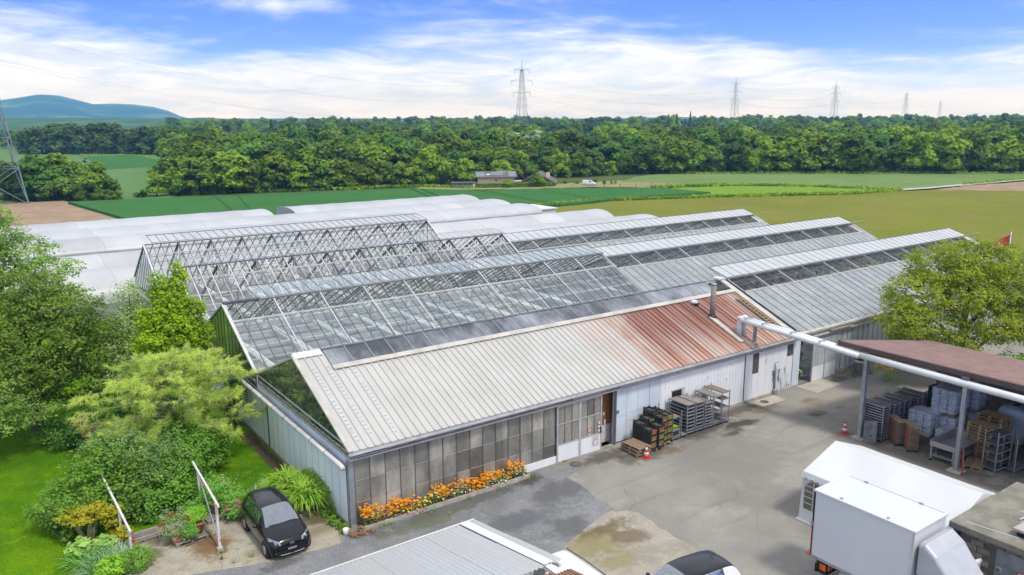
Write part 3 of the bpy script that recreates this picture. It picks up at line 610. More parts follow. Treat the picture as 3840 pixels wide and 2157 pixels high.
# two sliding doors with glazed tops
def slider(x0, x1):
    d = MB().box(x0, -.13, .04, x1, -.09, .84).build('door', 'white_panel', shed)
    MB().box(x0-.04, -.15, .0, x0+.03, -.07, 2.82).box(x1-.03, -.15, 0, x1+.04, -.07, 2.82).box(x0, -.14, .84, x1, -.08, .90).box(x0, -.14, 1.86, x1, -.08, 1.90).box(x0, -.14, 2.72, x1, -.08, 2.8).box(x0, -.14, .0, x1, -.08, .05).build('frame', 'alu', d)
    w = (x1-x0)/3
    for i in range(3):
        for z0, z1 in ((.91, 1.855), (1.905, 2.72)):
            MB().box(x0+i*w+.02, -.115, z0, x0+(i+1)*w-.02, -.10, z1).build('pane', 'glass_wall', d)
    for i in (1, 2): MB().box(x0+i*w-.014, -.135, .90, x0+i*w+.014, -.085, 2.72).build('glazing_bar', 'alu_dark', d)
    return d
d1 = slider(10.24, 11.54); d2 = slider(11.62, 12.90)
MB().cbox((12.86, -.17, 1.05), (.05, .05, .30)).build('handle', 'black_plastic', d2)
for z in (1.42, 1.22, 1.02): MB().cbox((12.78, -.145, z), (.12, .006, .13)).build('sticker', 'white', d2)
def disc(c, r, m, name, par, y=-.14, ax='y', n=24):
    b = MB(); P = []
    for k in range(n):
        t = 2*math.pi*k/n; q = (r*math.cos(t), r*math.sin(t))
        P.append((c[0]+q[0], y, c[1]+q[1]) if ax == 'y' else ((y, c[0]-q[0], c[1]+q[1]) if ax == 'x' else (c[0]+q[0], c[1]+q[1], y)))
    b.add(P, [tuple(range(n))]); return b.build(name, m, par)
def ring(c, r0, r1, a0, a1, m, name, par, y, n=22, ax='y'):
    b = MB(); P = []
    for k in range(n+1):
        t = a0+(a1-a0)*k/n
        for r_ in (r0, r1):
            q = (r_*math.cos(t), r_*math.sin(t)); P.append((c[0]+q[0], y, c[1]+q[1]) if ax == 'y' else (y, c[0]-q[0], c[1]+q[1]))
    b.add(P, [(2*i, 2*i+1, 2*i+3, 2*i+2) for i in range(n)]); return b.build(name, m, par)
# round no-smoking sign on the glass
sg = disc((12.18, 1.17), .115, 'white', 'round_sign', d2, -.142); ring((12.18, 1.17), .085, .118, 0, 6.29, 'red', 'red_ring', sg, -.145)
MB().beam((12.11, -.144, 1.22), (12.25, -.144, 1.12), .003, .022).build('bar_mark', 'red', sg)
# paper poster with curved red and grey strokes
po = MB().box(12.33, -.139, .26, 12.80, -.133, .86).build('poster', 'white', d2)
ring((12.52, .48), .105, .145, 1.4, 4.4, 'red', 'stroke', po, -.1415); ring((12.58, .50), .135, .165, -1.5, 1.2, 'galv', 'stroke', po, -.1415); ring((12.56, .56), .05, .08, .2, 2.6, 'red', 'stroke', po, -.142)
ring((12.48, .74), .06, .085, 0, 6.29, 'galv', 'stroke', po, -.1415, 18); ring((12.62, .76), .055, .085, -1.2, 1.2, 'galv_dark', 'stroke', po, -.1415)
for k in range(3): MB().box(12.40+k*.12, -.1415, .30, 12.47+k*.12, -.140, .315).build('text_line', 'galv_dark', po)
# open doorway with chipboard lining
MB().box(13.0, .42, .95, 14.3, .47, 2.8).build('chipboard', 'osb', shed); MB().box(13.0, .40, 0, 14.3, .47, .93).build('lining', 'white_worn', shed); MB().box(13.50, .38, 1.45, 13.58, .42, 1.6).build('switch', 'white', shed); MB().box(13.56, .36, .95, 13.64, .40, 1.2).build('socket', 'white', shed)
MB().box(13.80, -.1, 0, 13.93, .03, 2.85).build('door_jamb', 'alu_dark', shed); MB().box(13.74, -.06, 0, 13.80, .03, 2.85).build('door_jamb', 'galv', shed); MB().box(12.95, -.18, .01, 13.75, .9, .03).build('threshold', 'concrete', shed)
# blue-white panels
for i, (x0, x1, z0, z1, m) in enumerate([(13.95, 14.66, .06, 1.35, 'wall_blue'), (13.95, 14.66, 1.37, 2.77, 'wall_blue'), (14.68, 15.42, .06, 1.02, 'white_panel'), (14.68, 15.42, 1.04, 1.40, 'wall_blue'), (14.68, 15.42, 1.42, 2.77, 'wall_blue'), (15.44, 16.2, .06, 1.4, 'wall_blue'), (15.44, 16.2, 1.42, 2.77, 'wall_blue'), (16.22, 16.98, .06, 2.77, 'wall_blue')]):
    MB().box(x0, -.03-.004*(i % 2), z0, x1, .03, z1).build('wall_panel', m, shed)
MB().box(13.93, -.075, 1.56, 14.12, -.04, 1.72).build('switch_box', 'galv_dark', shed)
MB().box(13.95, .031, .0, 23.6, .08, 2.8).build('wall_backing', 'galv_dark', shed)
# white corrugated wall with a small window
def wall_with_hole(x0, x1, z0, z1, hx0, hx1, hz0, hz1, y0, y1, m, name='wall_panel'):
    for a in ((x0, hx0, z0, z1), (hx1, x1, z0, z1), (hx0, hx1, z0, hz0), (hx0, hx1, hz1, z1)):
        MB().box(a[0], y0, a[2], a[1], y1, a[3]).build(name, m, shed)
wall_with_hole(17.0, 23.58, .14, 2.80, 17.84, 18.73, .75, 1.90, -.03, .03, 'white_panel')
rib = MB().box(-.02, 0, .14, .02, .012, 2.79).mesh('wall_rib', 'white_panel')
for k in range(26):
    xx = 17.12+k*.25
    if not 17.8 < xx < 18.8: inst('wall_rib', rib, shed, (xx, -.042, 0))
MB().box(17.86, .0, .77, 18.71, .02, 1.88).build('window', 'navy_window', shed); MB().box(17.78, -.06, 1.90, 18.79, -.03, 1.97).build('window_head', 'cream_trim', shed); MB().box(18.55, -.05, .76, 18.72, -.03, 1.89).build('window_jamb', 'alu_light', shed)
for x, z in ((20.6, 2.15), (22.1, 1.75)): MB().cbox((x, -.05, z), (.12, .03, .14)).build('vent_cap', 'white', shed, bevel=.01)
for k in range(3): MB().cbox((21.4+.02*k, -.04, 2.45-.35*k), (.03, .01, .05)).build('screw_patch', 'galv_dark', shed)
MB().box(17.0, -.10, -.05, 28.5, .05, .14).build('plinth', 'plinth', shed)
# end panels
def pan(x0, x1, z0, z1, m='white_panel'): MB().box(x0+.008, -.035, z0, x1-.008, .03, z1-.01).build('wall_panel', m, shed)
for x0, x1 in ((23.66, 24.28), (24.83, 25.45), (25.45, 26.07), (26.07, 26.72), (26.72, 27.39)):
    m = 'wall_peel_heavy' if x0 > 25.9 else 'white_panel'
    pan(x0, x1, .14, 1.42, m); pan(x0, x1, 1.42, 2.82)
pan(24.28, 24.83, .14, 1.56); pan(27.39, 27.95, .14, 1.0, 'wall_peel_heavy'); pan(27.39, 27.95, 1.0, 2.04); MB().box(24.3, -.02, 1.57, 24.81, .02, 2.80).build('window', 'dark_window', shed); MB().box(27.41, -.02, 2.05, 27.93, .02, 2.82).build('window', 'dark_window', shed)
MB().box(23.60, -.05, .1, 23.65, .05, 2.85).build('joint_strip', 'alu_dark', shed)
MB().box(27.97, -.07, .05, 28.45, .05, 2.93).build('door_leaf', 'wall_blue', shed); MB().box(28.45, -.09, .0, 28.56, .05, 2.95).build('corner_post', 'white_panel', shed)
b = MB(); b.tube([(26.3, -.12, 1.9), (26.3, -.12, .35)], .045); b.build('downpipe', 'galv', shed, True); MB().lathe([(.12, 0), (.13, .3), (.10, .34)], 12, (26.3, -.16, .0)).build('drain_hopper', 'galv', shed)
MB().tube([(26.3, -.12, 1.9), (26.36, -.16, 1.93), (26.40, -.17, 1.88)], .02).build('tap', 'galv_dark', shed)
# left end wall: painted panels, pipe on brackets, glass gable
ep = MB().box(-.03, .006, 0, .03, .724, 2.42).mesh('wall_panel', 'wall_peel'); es_ = MB().box(-.045, -.012, .02, .0, .012, 2.4).mesh('wall_seam', 'galv_dark')
for i in range(15):
    inst('wall_panel', ep, shed, (0, .2+i*.7165, .12)); inst('wall_seam', es_, shed, (-.012, .2+i*.7165, .12), (0, 0, 0), (.5, .6, 1))
MB().box(-.06, .1, -.03, .04, W1, .12).build('plinth', 'plinth', shed)
MB().box(-.05, 9.42, 0, .02, 9.56, 2.5).build('wall_post', 'galv_dark', shed)
MB().box(-.10, .05, 2.54, .0, W1, 2.62).build('wall_head', 'galv', shed)
pv = MB(); pv.tube([(-.26, -.08, 2.55), (-.26, .05, 2.62), (-.26, 10.6, 2.62), (-.26, 41.2, 2.66)], .10, 12); po_ = tag(pv.build('end_wall_pipe', 'pipe_white', None, True), 'fat pale pipe running along the top of the end wall', 'pipe')
for y in np.arange(1.6, 30, 1.55): MB().lathe([(.108, -.02), (.108, .02)], 12).xf(Matrix.Translation((-.26, y, 2.62)) @ Matrix.Rotation(R(90), 4, 'X')).build('pipe_clip', 'galv_dark', po_)
def zr(y): return EZ+(y-EY)*(RZ-EZ)/(RY-EY) if y <= RY else RZ-(y-RY)*(RZ-VZ)/(W1-RY)
gy = np.linspace(.05, W1-.05, 17)
for i in range(16):
    a, c = gy[i], gy[i+1]; MB().prism([(a+.015, 2.66), (c-.015, 2.66), (c-.015, max(zr(c)-.1, 2.7)), (a+.015, max(zr(a)-.1, 2.7))], 0, .05, .062).build('gable_pane', 'glass_gable', shed)
    MB().box(.045, a-.015, 2.64, .075, a+.015, max(zr(a)-.08, 2.7)).build('gable_bar', 'galv_dark', shed)
MB().beam((.06, .1, 3.32), (.06, W1, 3.34), .05, .07).build('gable_rail', 'rail_cream', shed); MB().beam((.02, .1, 2.92), (.02, W1-.5, 2.94), .06, .10).build('gable_rail', 'plinth', shed)
MB().box(.0, .1, 2.62, .03, W1, 2.88).build('gable_sill', 'wall_blue', shed)
# inside: floor, rear partition, stored goods seen through the glass
MB().box(.1, .06, -.02, 28.4, W1, .03).build('floor', 'inner_floor', shed); MB().box(.1, W1-.1, 0, 28.4, W1, 3.3).build('rear_partition', 'bench', shed)
MB().box(9.9, .2, 0, 10.0, W1, 3.0).build('partition', 'bench', shed)
for x in (2.5, 7.4): MB().tube([(x, .5, .0), (x, .5, 2.9)], .06).build('inner_post', 'white', shed, True)
def good(name, label, cat, boxes, m):
    t = MB()
    for q in boxes: t.box(*q)
    return tag(t.build(name, m, None, bevel=.01), label, cat)
good('carton_stack', 'tall brown carton standing behind the shed glass above the yellow flowers', 'carton', [(3.75, .55, .05, 4.6, 1.3, 1.75)], 'cardboard')
good('carton_stack', 'wide low brown cartons behind the middle of the shed glass', 'carton', [(5.2, .5, .05, 6.2, 1.2, 1.0), (5.35, .55, 1.0, 6.0, 1.15, 1.5)], 'cardboard')
good('orange_bin', 'orange bin behind the shed glass beside the cartons', 'bin', [(6.35, .45, .05, 7.3, 1.1, .75)], 'orange_box')
good('white_cabinet', 'tall white cabinet behind the shed glass near the doors', 'cabinet', [(8.0, .5, .05, 8.5, 1.1, 2.05)], 'fridge')
good('work_bench', 'long grey bench inside the shed behind the left panes', 'bench', [(.8, 1.2, .85, 3.4, 2.1, .93), (.9, 1.3, .05, 1.0, 2.0, .85), (3.2, 1.3, .05, 3.3, 2.0, .85)], 'bench')
good('brown_locker', 'brown wooden locker inside the shed behind the sliding doors', 'locker', [(11.7, 1.6, .05, 12.8, 2.2, 2.1)], 'cardboard')
sh = thing('storage_shelf', 'dark shelf of black trays inside the shed beside the white cabinet', 'shelf', (9.2, .9, 0))
for z in (.3, .95, 1.6, 2.2): MB().box(8.65, .6, z, 9.75, 1.3, z+.04).build('shelf_board', 'bench', sh); MB().box(8.75, .65, z+.05, 9.65, 1.25, z+.28).build('tray', 'crate_black', sh)
for x in (8.65, 9.75): MB().box(x-.02, .6, .05, x+.02, .64, 2.5).build('upright', 'galv', sh)
for k in range(4): MB().tube([(9.0+.12*k, .45, .1), (8.96+.13*k, .5, 1.1+.1*k)], .012, 5).build('green_stake', 'leaf_dark', sh)
# flue, roof dome, ladder, heating pipes
ch = thing('flue_pipe', 'tall dull steel flue rising from the rusty roof', 'flue', (23.66, 2.5, 4.3))
MB().tube([(23.66, 2.5, 4.4), (23.70, 2.5, 6.38)], .155, 16).build('stack', 'shelf_top', ch, True); MB().tube([(23.66, 2.5, 4.36), (23.66, 2.5, 4.62)], [.27, .20], 16).build('collar', 'black_plastic', ch, True); MB().tube([(23.70, 2.5, 6.36), (23.70, 2.5, 6.44)], .17, 16).build('rim', 'galv', ch, True)
MB().tube([(23.68, 2.5, 5.45), (23.68, 2.5, 5.49)], .165, 16).build('band', 'galv', ch, True)
dm = thing('roof_dome', 'small grey roof vent with white cap near the flue', 'roof vent', (23.6, 3.83, 4.9)); c = on_roof(23.6, 3.83)
MB().lathe([(.26, -.05), (.27, .06), (.22, .07)], 16, c).build('kerb', 'black_plastic', dm); MB().lathe([(.23, .07), (.22, .16), (.15, .23), (.04, .26)], 16, c).build('cap', 'far_white', dm, True)
ld = thing('roof_ladder', 'wooden roof ladder lying on the right edge of the rusty roof', 'ladder', tuple(on_roof(27.2, 2.0)))
for dx in (-.17, .17): MB().beam(on_roof(27.15+dx, .75, .10), on_roof(27.15+dx, 3.4, .10), .05, .07, en).build('rail', 'wood_yellow', ld)
for k in range(11): MB().beam(on_roof(26.98, .85+k*.24, .11), on_roof(27.32, .85+k*.24, .11), .04, .04, en).build('rung', 'wood_yellow', ld)
MB().beam(on_roof(26.95, .75, .05), on_roof(26.95, 3.5, .05), .12, .06, en).build('dark_batten', 'alu_dark', ld)
hp = thing('heating_pipes', 'pair of white insulated pipes crossing from the rusty roof to the open shed', 'pipe', (24.1, .7, 3.6))
for k, dx in enumerate((-.19, .19)):
    MB().tube([(24.1+dx, .72, 3.55), (24.1+dx, .72, 4.55), (24.1+dx, .60, 4.66), (24.12+dx, -6.45, 4.30)], .145, 16).build('pipe', 'silver_pipe', hp, True)
    MB().tube([(24.1+dx, .72, 4.66), (24.1+dx, .72, 4.83)], .175, 16).build('riser_cap', 'pipe_white', hp, True)
for y in (.25, -.9, -2.7, -4.4): z = 4.66+(y-.6)*.051; MB().beam((23.68, y, z+.19), (24.55, y, z+.19), .05, .04).build('bracket', 'galv', hp); MB().beam((23.8, y+.03, z+.2), (23.8, y+.03, z-.2), .02, .02).beam((24.42, y, z+.2), (24.42, y, z-.2), .02, .02).build('strap', 'galv', hp)
MB().beam((24.32, -.02, 3.45), (24.32, -.02, 4.5), .14, .14).build('support_post', 'galv', hp); MB().box(24.1, -.2, 3.36, 24.55, .2, 3.46).build('support_foot', 'cream_trim', hp)
MB().beam(on_roof(23.5, .2, .09), on_roof(23.5, 2.5, .09), .30, .06, en).build('cover_strip', 'cream_trim', hp)
# ------------------------------------------------------------------ glasshouses
def add_roof(gh, x0, x1, y0, y1, zg, zr_, rail_t, pitch, truss, pane_m, flap, flap_m, bar_m, panes_split=1, flap_x=None, zg0=None, truss_m='alu_light', bw=.019, tw=1.0):
    """one span: gutter y0 .. ridge .. gutter y1; the front slope is open between rail_t and the ridge"""
    ym = (y0+y1)/2; zg0 = zg if zg0 is None else zg0
    n = max(1, round((x1-x0)/pitch)); p = (x1-x0)/n
    for side, (ya, za, yb, zb) in enumerate(((y0, zg0, ym, zr_), (y1, zg, ym, zr_))):
        dy, dz = yb-ya, zb-za; ln = math.hypot(dy, dz); ang = math.atan2(dz, dy)
        ls = ln*rail_t if side == 0 else ln
        me = MB().box(.02, 0, -.004, p-.02, ls/panes_split-.012, .004).mesh('roof_pane', pane_m); mb = MB().box(-bw, 0, -.03, bw, ln, .022).mesh('glazing_bar', bar_m)
        def at(x, s, n_=0): return (x, ya+dy*s/ln, za+dz*s/ln)
        rot = (ang, 0, 0) if side == 0 else (ang, 0, 0)
        for i in range(n+1):
            x = x0+i*p; inst('glazing_bar', mb, gh, at(x, 0), rot)
            if i < n:
                for k in range(panes_split): inst('roof_pane', me, gh, at(x, k*ls/panes_split), rot)
        for s in ([.36, rail_t] if side == 0 else [.45]):
            q = at(x0, s*ln); MB().beam((x0, q[1], q[2]+(.03 if s == rail_t else -.05)), (x1, q[1], q[2]+(.03 if s == rail_t else -.05)), .07, .08).build('purlin', 'rail_cream' if side == 0 else 'alu_light', gh)
    MB().beam((x0-.03, ym, zr_+.02), (x1+.05, ym, zr_+.02), .06, .09).build('ridge_beam', 'galv_dark', gh)
    MB().box(x0, y0-.12, zg0-.14, x1, y0+.12, zg0-.02).build('gutter', 'rail_cream', gh)
    nt_ = round((x1-x0)/truss); tr = MB(); hy = ym-y0
    tr.beam((0, y0+.05, zg0-.05), (0, ym, zr_-.04), .07*tw, .11*tw).beam((0, y1-.05, zg-.05), (0, ym, zr_-.04), .07*tw, .11*tw)
    tr.beam((0, y0+hy*.32, zg+(zr_-zg)*.30), (0, y1-hy*.32, zg+(zr_-zg)*.30), .04, .05)
    tr.beam((0, ym, zr_-.05), (0, y0+hy*.62, zg+(zr_-zg)*.30), .03, .03).beam((0, ym, zr_-.05), (0, y1-hy*.62, zg+(zr_-zg)*.30), .03, .03).beam((0, ym, zr_-.05), (0, ym, zg+(zr_-zg)*.30), .03, .03)
    tm = tr.mesh('truss', truss_m); po = MB().box(-.05, -.05, 0, .05, .05, zg-.1).mesh('post', 'galv')
    for i in range(nt_+1):
        x = x0+.06+i*(x1-x0-.12)/nt_; inst('truss', tm, gh, (x, 0, 0)); inst('post', po, gh, (x, y1, 0))
    # vent flaps hinged on the ridge and swung up
    w, a = flap; fx0, fx1 = flap_x or (x0+.5, x1); fn = max(1, round((fx1-fx0)/(pitch*1.02))); fp = (fx1-fx0)/fn
    me = MB().box(.025, .05, .0, fp-.025, w-.05, .008).mesh('vent_pane', flap_m); mb = MB().box(-.02, 0, -.012, .02, w, .02).mesh('vent_bar', bar_m)
    for i in range(fn+1):
        inst('vent_bar', mb, gh, (fx0+i*fp, ym, zr_+.10), (a, 0, 0))
        if i < fn: inst('vent_pane', me, gh, (fx0+i*fp, ym, zr_+.10), (a, 0, 0))
    e = (ym+w*math.cos(a), zr_+.10+w*math.sin(a))
    MB().beam((fx0-.05, e[0], e[1]), (fx1+.05, e[0], e[1]), .05, .05).build('vent_rail', bar_m, gh); MB().beam((fx0-.05, ym+.02, zr_+.13), (fx1+.05, ym+.02, zr_+.11), .04, .04).build('vent_hinge', 'galv', gh)
    for i in range(nt_):
        x = x0+.3+(i+.5)*(x1-x0)/nt_
        if fx0 < x < fx1:
            MB().tube([(x, ym-.9, zr_-.75), (x, ym+w*.55*math.cos(a), zr_+.10+w*.55*math.sin(a))], .015, 5).build('push_rod', 'alu_dark', gh)
    MB().tube([(x0+.1, ym-.9, zr_-.78), (x1-.1, ym-.9, zr_-.78)], .025, 6).build('drive_shaft', 'galv', gh)
    gl = MB(); zt_ = zg-.18
    for x in np.arange(x0+.1, x1-1.2, 1.2): gl.tube([(x, y1, zt_-.02), (x+.6, y1, zt_-.5), (x+1.2, y1, zt_-.02)], .016, 4, False)
    gl.beam((x0, y1, zt_), (x1, y1, zt_), .05, .05).beam((x0, y1, zt_-.5), (x1, y1, zt_-.5), .05, .05); gl.build('gutter_girder', 'alu_light', gh)
    for s_ in (.2, .55): MB().tube([(x0, y0+(ym-y0)*s_, zg0+(zr_-zg0)*s_-.12), (x1, y0+(ym-y0)*s_, zg0+(zr_-zg0)*s_-.12)], .025, 5).build('tie_rail', 'rail_cream', gh)
    # bracing wires and rail lattice below the opening
    s = rail_t; qy, qz = y0+(ym-y0)*s, zg0+(zr_-zg0)*s; lat = MB(); k = 0; st = .62
    for x in np.arange(x0+.1, x1-st, st):
        lat.tube([(x, qy, qz-.02), (x+st/2, qy+.02, qz-.42), (x+st, qy, qz-.02)], .012, 4, False)
    lat.beam((x0, qy+.02, qz-.42), (x1, qy+.02, qz-.42), .03, .03); lat.build('rail_lattice', 'alu', gh)
    return ym
def gable(gh, x, y0, y1, zg, zr_, zb, n, pane_m, bar_m, rail_m='alu_light'):
    ym = (y0+y1)/2; ys = np.linspace(y0+.06, y1-.06, n+1); top = lambda y: zg+(zr_-zg)*(1-abs(y-ym)/((y1-y0)/2))-.08
    for i in range(n):
        a, c = ys[i], ys[i+1]; MB().prism([(a+.02, zb), (c-.02, zb), (c-.02, top(c)), (a+.02, top(a))] if not a < ym < c else [(a+.02, zb), (c-.02, zb), (c-.02, top(c)), (ym, top(ym)), (a+.02, top(a))], 0, x-.006, x+.006).build('gable_pane', pane_m, gh)
    for y in ys: MB().box(x-.025, y-.018, zb, x+.025, y+.018, top(y)+.02).build('gable_bar', bar_m, gh)
    for s in (-1, 1): MB().beam((x-.02, ym, zr_), (x-.02, ym+s*(y1-y0)/2, zg), .12, .09).build('gable_rafter', rail_m, gh)
GL = thing('glasshouse', 'clear glasshouse block with three open ridged spans behind the packing shed', 'greenhouse', (0, W1, 0))
Y = [10.95, 21.07, 31.19, 41.31]
add_roof(GL, 0.0, 27.3, Y[0], Y[1], VZ, 5.93, .725, .62, 2.73, 'glass_clear', (2.1, R(9)), 'glass_flap', 'galv_dark', 1, (1.9, 27.3))
add_roof(GL, 0.0, 25.4, Y[1], Y[2], VZ, 6.40, .79, .635, 2.54, 'glass_bare', (1.5, R(9)), 'glass_bare', 'rail_cream', 1, (.7, 25.4), None, 'alu_dark', .028, 1.35)
add_roof(GL, 0.0, 24.0, Y[2], Y[3], VZ, 6.60, .80, .60, 2.43, 'glass_bare', (2.1, R(9)), 'glass_bare', 'galv_dark', 1, (.6, 24.0), None, 'alu_dark', .022, 1.35)
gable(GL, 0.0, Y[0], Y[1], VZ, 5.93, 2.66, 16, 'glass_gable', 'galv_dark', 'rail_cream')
MB().box(-.1, Y[0]+2.53, 5.86, 1.9, Y[0]+2.53, 5.86) if False else None
MB().beam((0, 16.01, 6.04), (2.0, 16.01, 6.04), .22, .08).build('ridge_flashing', 'alu_dark', GL)
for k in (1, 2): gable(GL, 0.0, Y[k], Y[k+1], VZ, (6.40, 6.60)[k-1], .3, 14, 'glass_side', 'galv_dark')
gable(GL, 25.4, Y[1], Y[2], VZ, 6.40, 3.3, 9, 'glass_clear', 'alu'); gable(GL, 24.0, Y[2], Y[3], VZ, 6.60, .3, 14, 'glass_clear', 'alu')
for i in range(14):   # lower end wall
    MB().box(-.03, Y[0]+.02+i*.7229, .1, .03, Y[0]+.70+i*.7229, 2.5).build('wall_panel', 'wall_peel', GL)
MB().box(-.06, Y[0], -.03, .06, Y[3], .1).build('plinth', 'plinth', GL)
MB().box(-.05, Y[0], 2.5, .05, Y[1], 2.64).build('wall_head', 'galv', GL)
MB().box(.0, Y[3]-.05, 0, 24, Y[3]+.05, .5).build('plinth', 'plinth', GL); MB().box(0, W1+.1, -.02, 24.0, Y[3], .02).build('floor', 'inner_floor', GL); MB().box(24.0, W1+.1, -.02, 27.3, Y[1], .02).build('floor', 'inner_floor', GL)
# folded shading bundles slung across the spans, heating pipes
for (ya, yb, x1, tr) in ((Y[0], Y[1], 27, 2.73), (Y[1], Y[2], 25, 2.54), (Y[2], Y[3], 24, 2.43)):
    for i in range(int(x1/tr)): 
        x = 1.4+i*tr; o = MB().tube([(x, ya+.5, 2.98), (x+.04, (ya+yb)/2, 2.93), (x, yb-.5, 2.98)], [.20, .24, .18], 7).build('shade_bundle', 'screen_white', GL)
    for z in (2.6, 2.75): MB().tube([(.3, ya+2.5, z), (x1, ya+2.5, z)], .035, 6).build('heating_pipe', 'alu_light', GL); MB().tube([(.3, yb-2.5, z), (x1, yb-2.5, z)], .035, 6).build('heating_pipe', 'alu_light', GL)
MB().box(.6, W1+.35, 2.9, 16.0, W1+.62, 2.94).build('yellow_strip', 'yellow_strip', GL)
bench = None
BR_ = [(GL, Y[k]+dy, (27, 25, 23.6)[k]) for k in range(3) for dy in (1.4, 3.9, 6.4, 8.8)]
names = ['first', 'second', 'third', 'fourth']; spn = ['nearest', 'middle', 'farthest']
for j, (g_, y, x1) in enumerate(BR_):
    t = thing('growing_bench', 'long grey growing bench, %s from the front under the %s glass span' % (names[j % 4], spn[j//4]), 'bench', (x1/2, y, 0))
    MB().box(.8, y-.85, .72, x1, y+.85, .78).build('bench_top', 'bench', t); MB().box(.8, y-.87, .78, x1, y-.83, .86).box(.8, y+.83, .78, x1, y+.87, .86).build('bench_edge', 'alu_light', t)
    for x in np.arange(1.2, x1, 3.2): MB().box(x-.03, y-.6, 0, x+.03, y-.54, .72).box(x-.03, y+.54, 0, x+.03, y+.6, .72).build('leg', 'galv', t)
# right block, whitewashed
GR = thing('white_glasshouse', 'whitewashed glasshouse block with raised white vents beyond the rusty roof', 'greenhouse', (28.6, 0, 0))
add_roof(GR, 28.4, 59.3, -.1, W1, VZ, 5.62, .745, .77, 2.6, 'glass_milky', (1.6, R(17)), 'glass_vent', 'galv_dark', 1, (28.4, 59.3), 3.35)
add_roof(GR, 27.3, 59.3, Y[0], Y[1], VZ, 5.60, .725, .77, 2.6, 'glass_milky', (1.6, R(17)), 'glass_vent', 'galv_dark', 1, (27.4, 59.3))
add_roof(GR, 25.6, 57.6, Y[1], Y[2], VZ, 5.58, .74, .77, 2.6, 'glass_milky', (1.6, R(17)), 'glass_vent', 'galv_dark', 1, (25.7, 57.6))
for y, x in ((5.425, 59.3), (16.01, 59.3), (26.13, 57.6)): MB().tube([(x, y, 5.75), (x+2.2, y-.05, 5.80)], .03, 6).build('vent_shaft', 'galv', GR); MB().tube([(x+1.6, y, 5.78), (x+1.5, y-.1, 5.0)], .015, 5).build('stay', 'galv', GR)
gable(GR, 59.3, -.1, W1, VZ, 5.62, .3, 14, 'glass_milky', 'alu'); gable(GR, 59.3, Y[0], Y[1], VZ, 5.60, .3, 14, 'glass_milky', 'alu'); gable(GR, 57.6, Y[1], Y[2], VZ, 5.58, .3, 14, 'glass_milky', 'alu')
for (y0, x) in ((-.1, 58.6), (Y[0], 58.6), (Y[1], 56.9)): MB().beam((x+.35, y0+5.5, 5.66), (x+.35, y0+.1, 3.5), .7, .03).build('end_sheet', 'glass_vent', GR)
# front wall: sliding doors, whitewashed panes
MB().box(28.5, -.32, 3.2, 59.3, -.14, 3.3).build('gutter', 'plinth', GR); MB().box(28.5, -.2, 2.98, 59.3, -.05, 3.18).build('eave_board', 'alu', GR); MB().box(29.6, -.26, 2.90, 36, -.14, 2.97).build('door_track', 'rail_cream', GR); MB().box(31.2, -.36, 3.05, 33.4, -.22, 3.13).build('track_cover', 'cream_trim', GR)
for x0, x1 in ((29.83, 31.05), (31.1, 32.3)):
    d = MB().box(x0, -.12, .04, x1, -.08, .98).build('door', 'white_panel', GR); w = (x1-x0)/4
    for i in range(4): MB().box(x0+i*w+.012, -.11, 1.02, x0+(i+1)*w-.012, -.09, 2.55).build('pane', 'glass_white_wall', d)
    MB().box(x0-.03, -.14, 0, x0+.03, -.06, 2.62).box(x1-.03, -.14, 0, x1+.03, -.06, 2.62).box(x0, -.13, .97, x1, -.07, 1.02).box(x0, -.13, 1.80, x1, -.07, 1.83).box(x0, -.13, 2.55, x1, -.07, 2.62).build('frame', 'alu', d)
wp = MB().box(.012, -.006, .3, .568, .006, 2.95).mesh('wall_pane', 'glass_white_wall'); wb = MB().box(-.016, -.025, .2, .016, .025, 2.97).mesh('wall_bar', 'alu_dark')
for i in range(46): inst('wall_pane', wp, GR, (32.34+i*.58, 0, 0), (0, 0, 0)); inst('wall_bar', wb, GR, (32.34+i*.58, 0, 0))
for i in range(4): MB().box(29.84+i*.62, -.02, 2.64, 30.44+i*.62, 0.0, 2.95).build('wall_pane', 'glass_white_wall', GR)
MB().box(32.3, -.08, -.05, 59.3, .08, .3).build('plinth', 'plinth', GR); MB().box(34, -.03, 1.35, 59, -.01, 1.38).build('wall_rail', 'alu', GR)
MB().box(28.5, 0, -.02, 59.3, Y[2], .02).build('floor', 'inner_floor', GR)
for x in np.arange(29.5, 58, 2.6): MB().tube([(x, .5, 3.0), (x+.05, 5.4, 2.95), (x, 10.4, 3.0)], [.17, .20, .17], 7).build('shade_bundle', 'screen_white', GR); MB().tube([(x-.8, 11.5, 3.0), (x-.8, 20.6, 3.0)], .13, 7).build('shade_bundle', 'screen_white', GR)
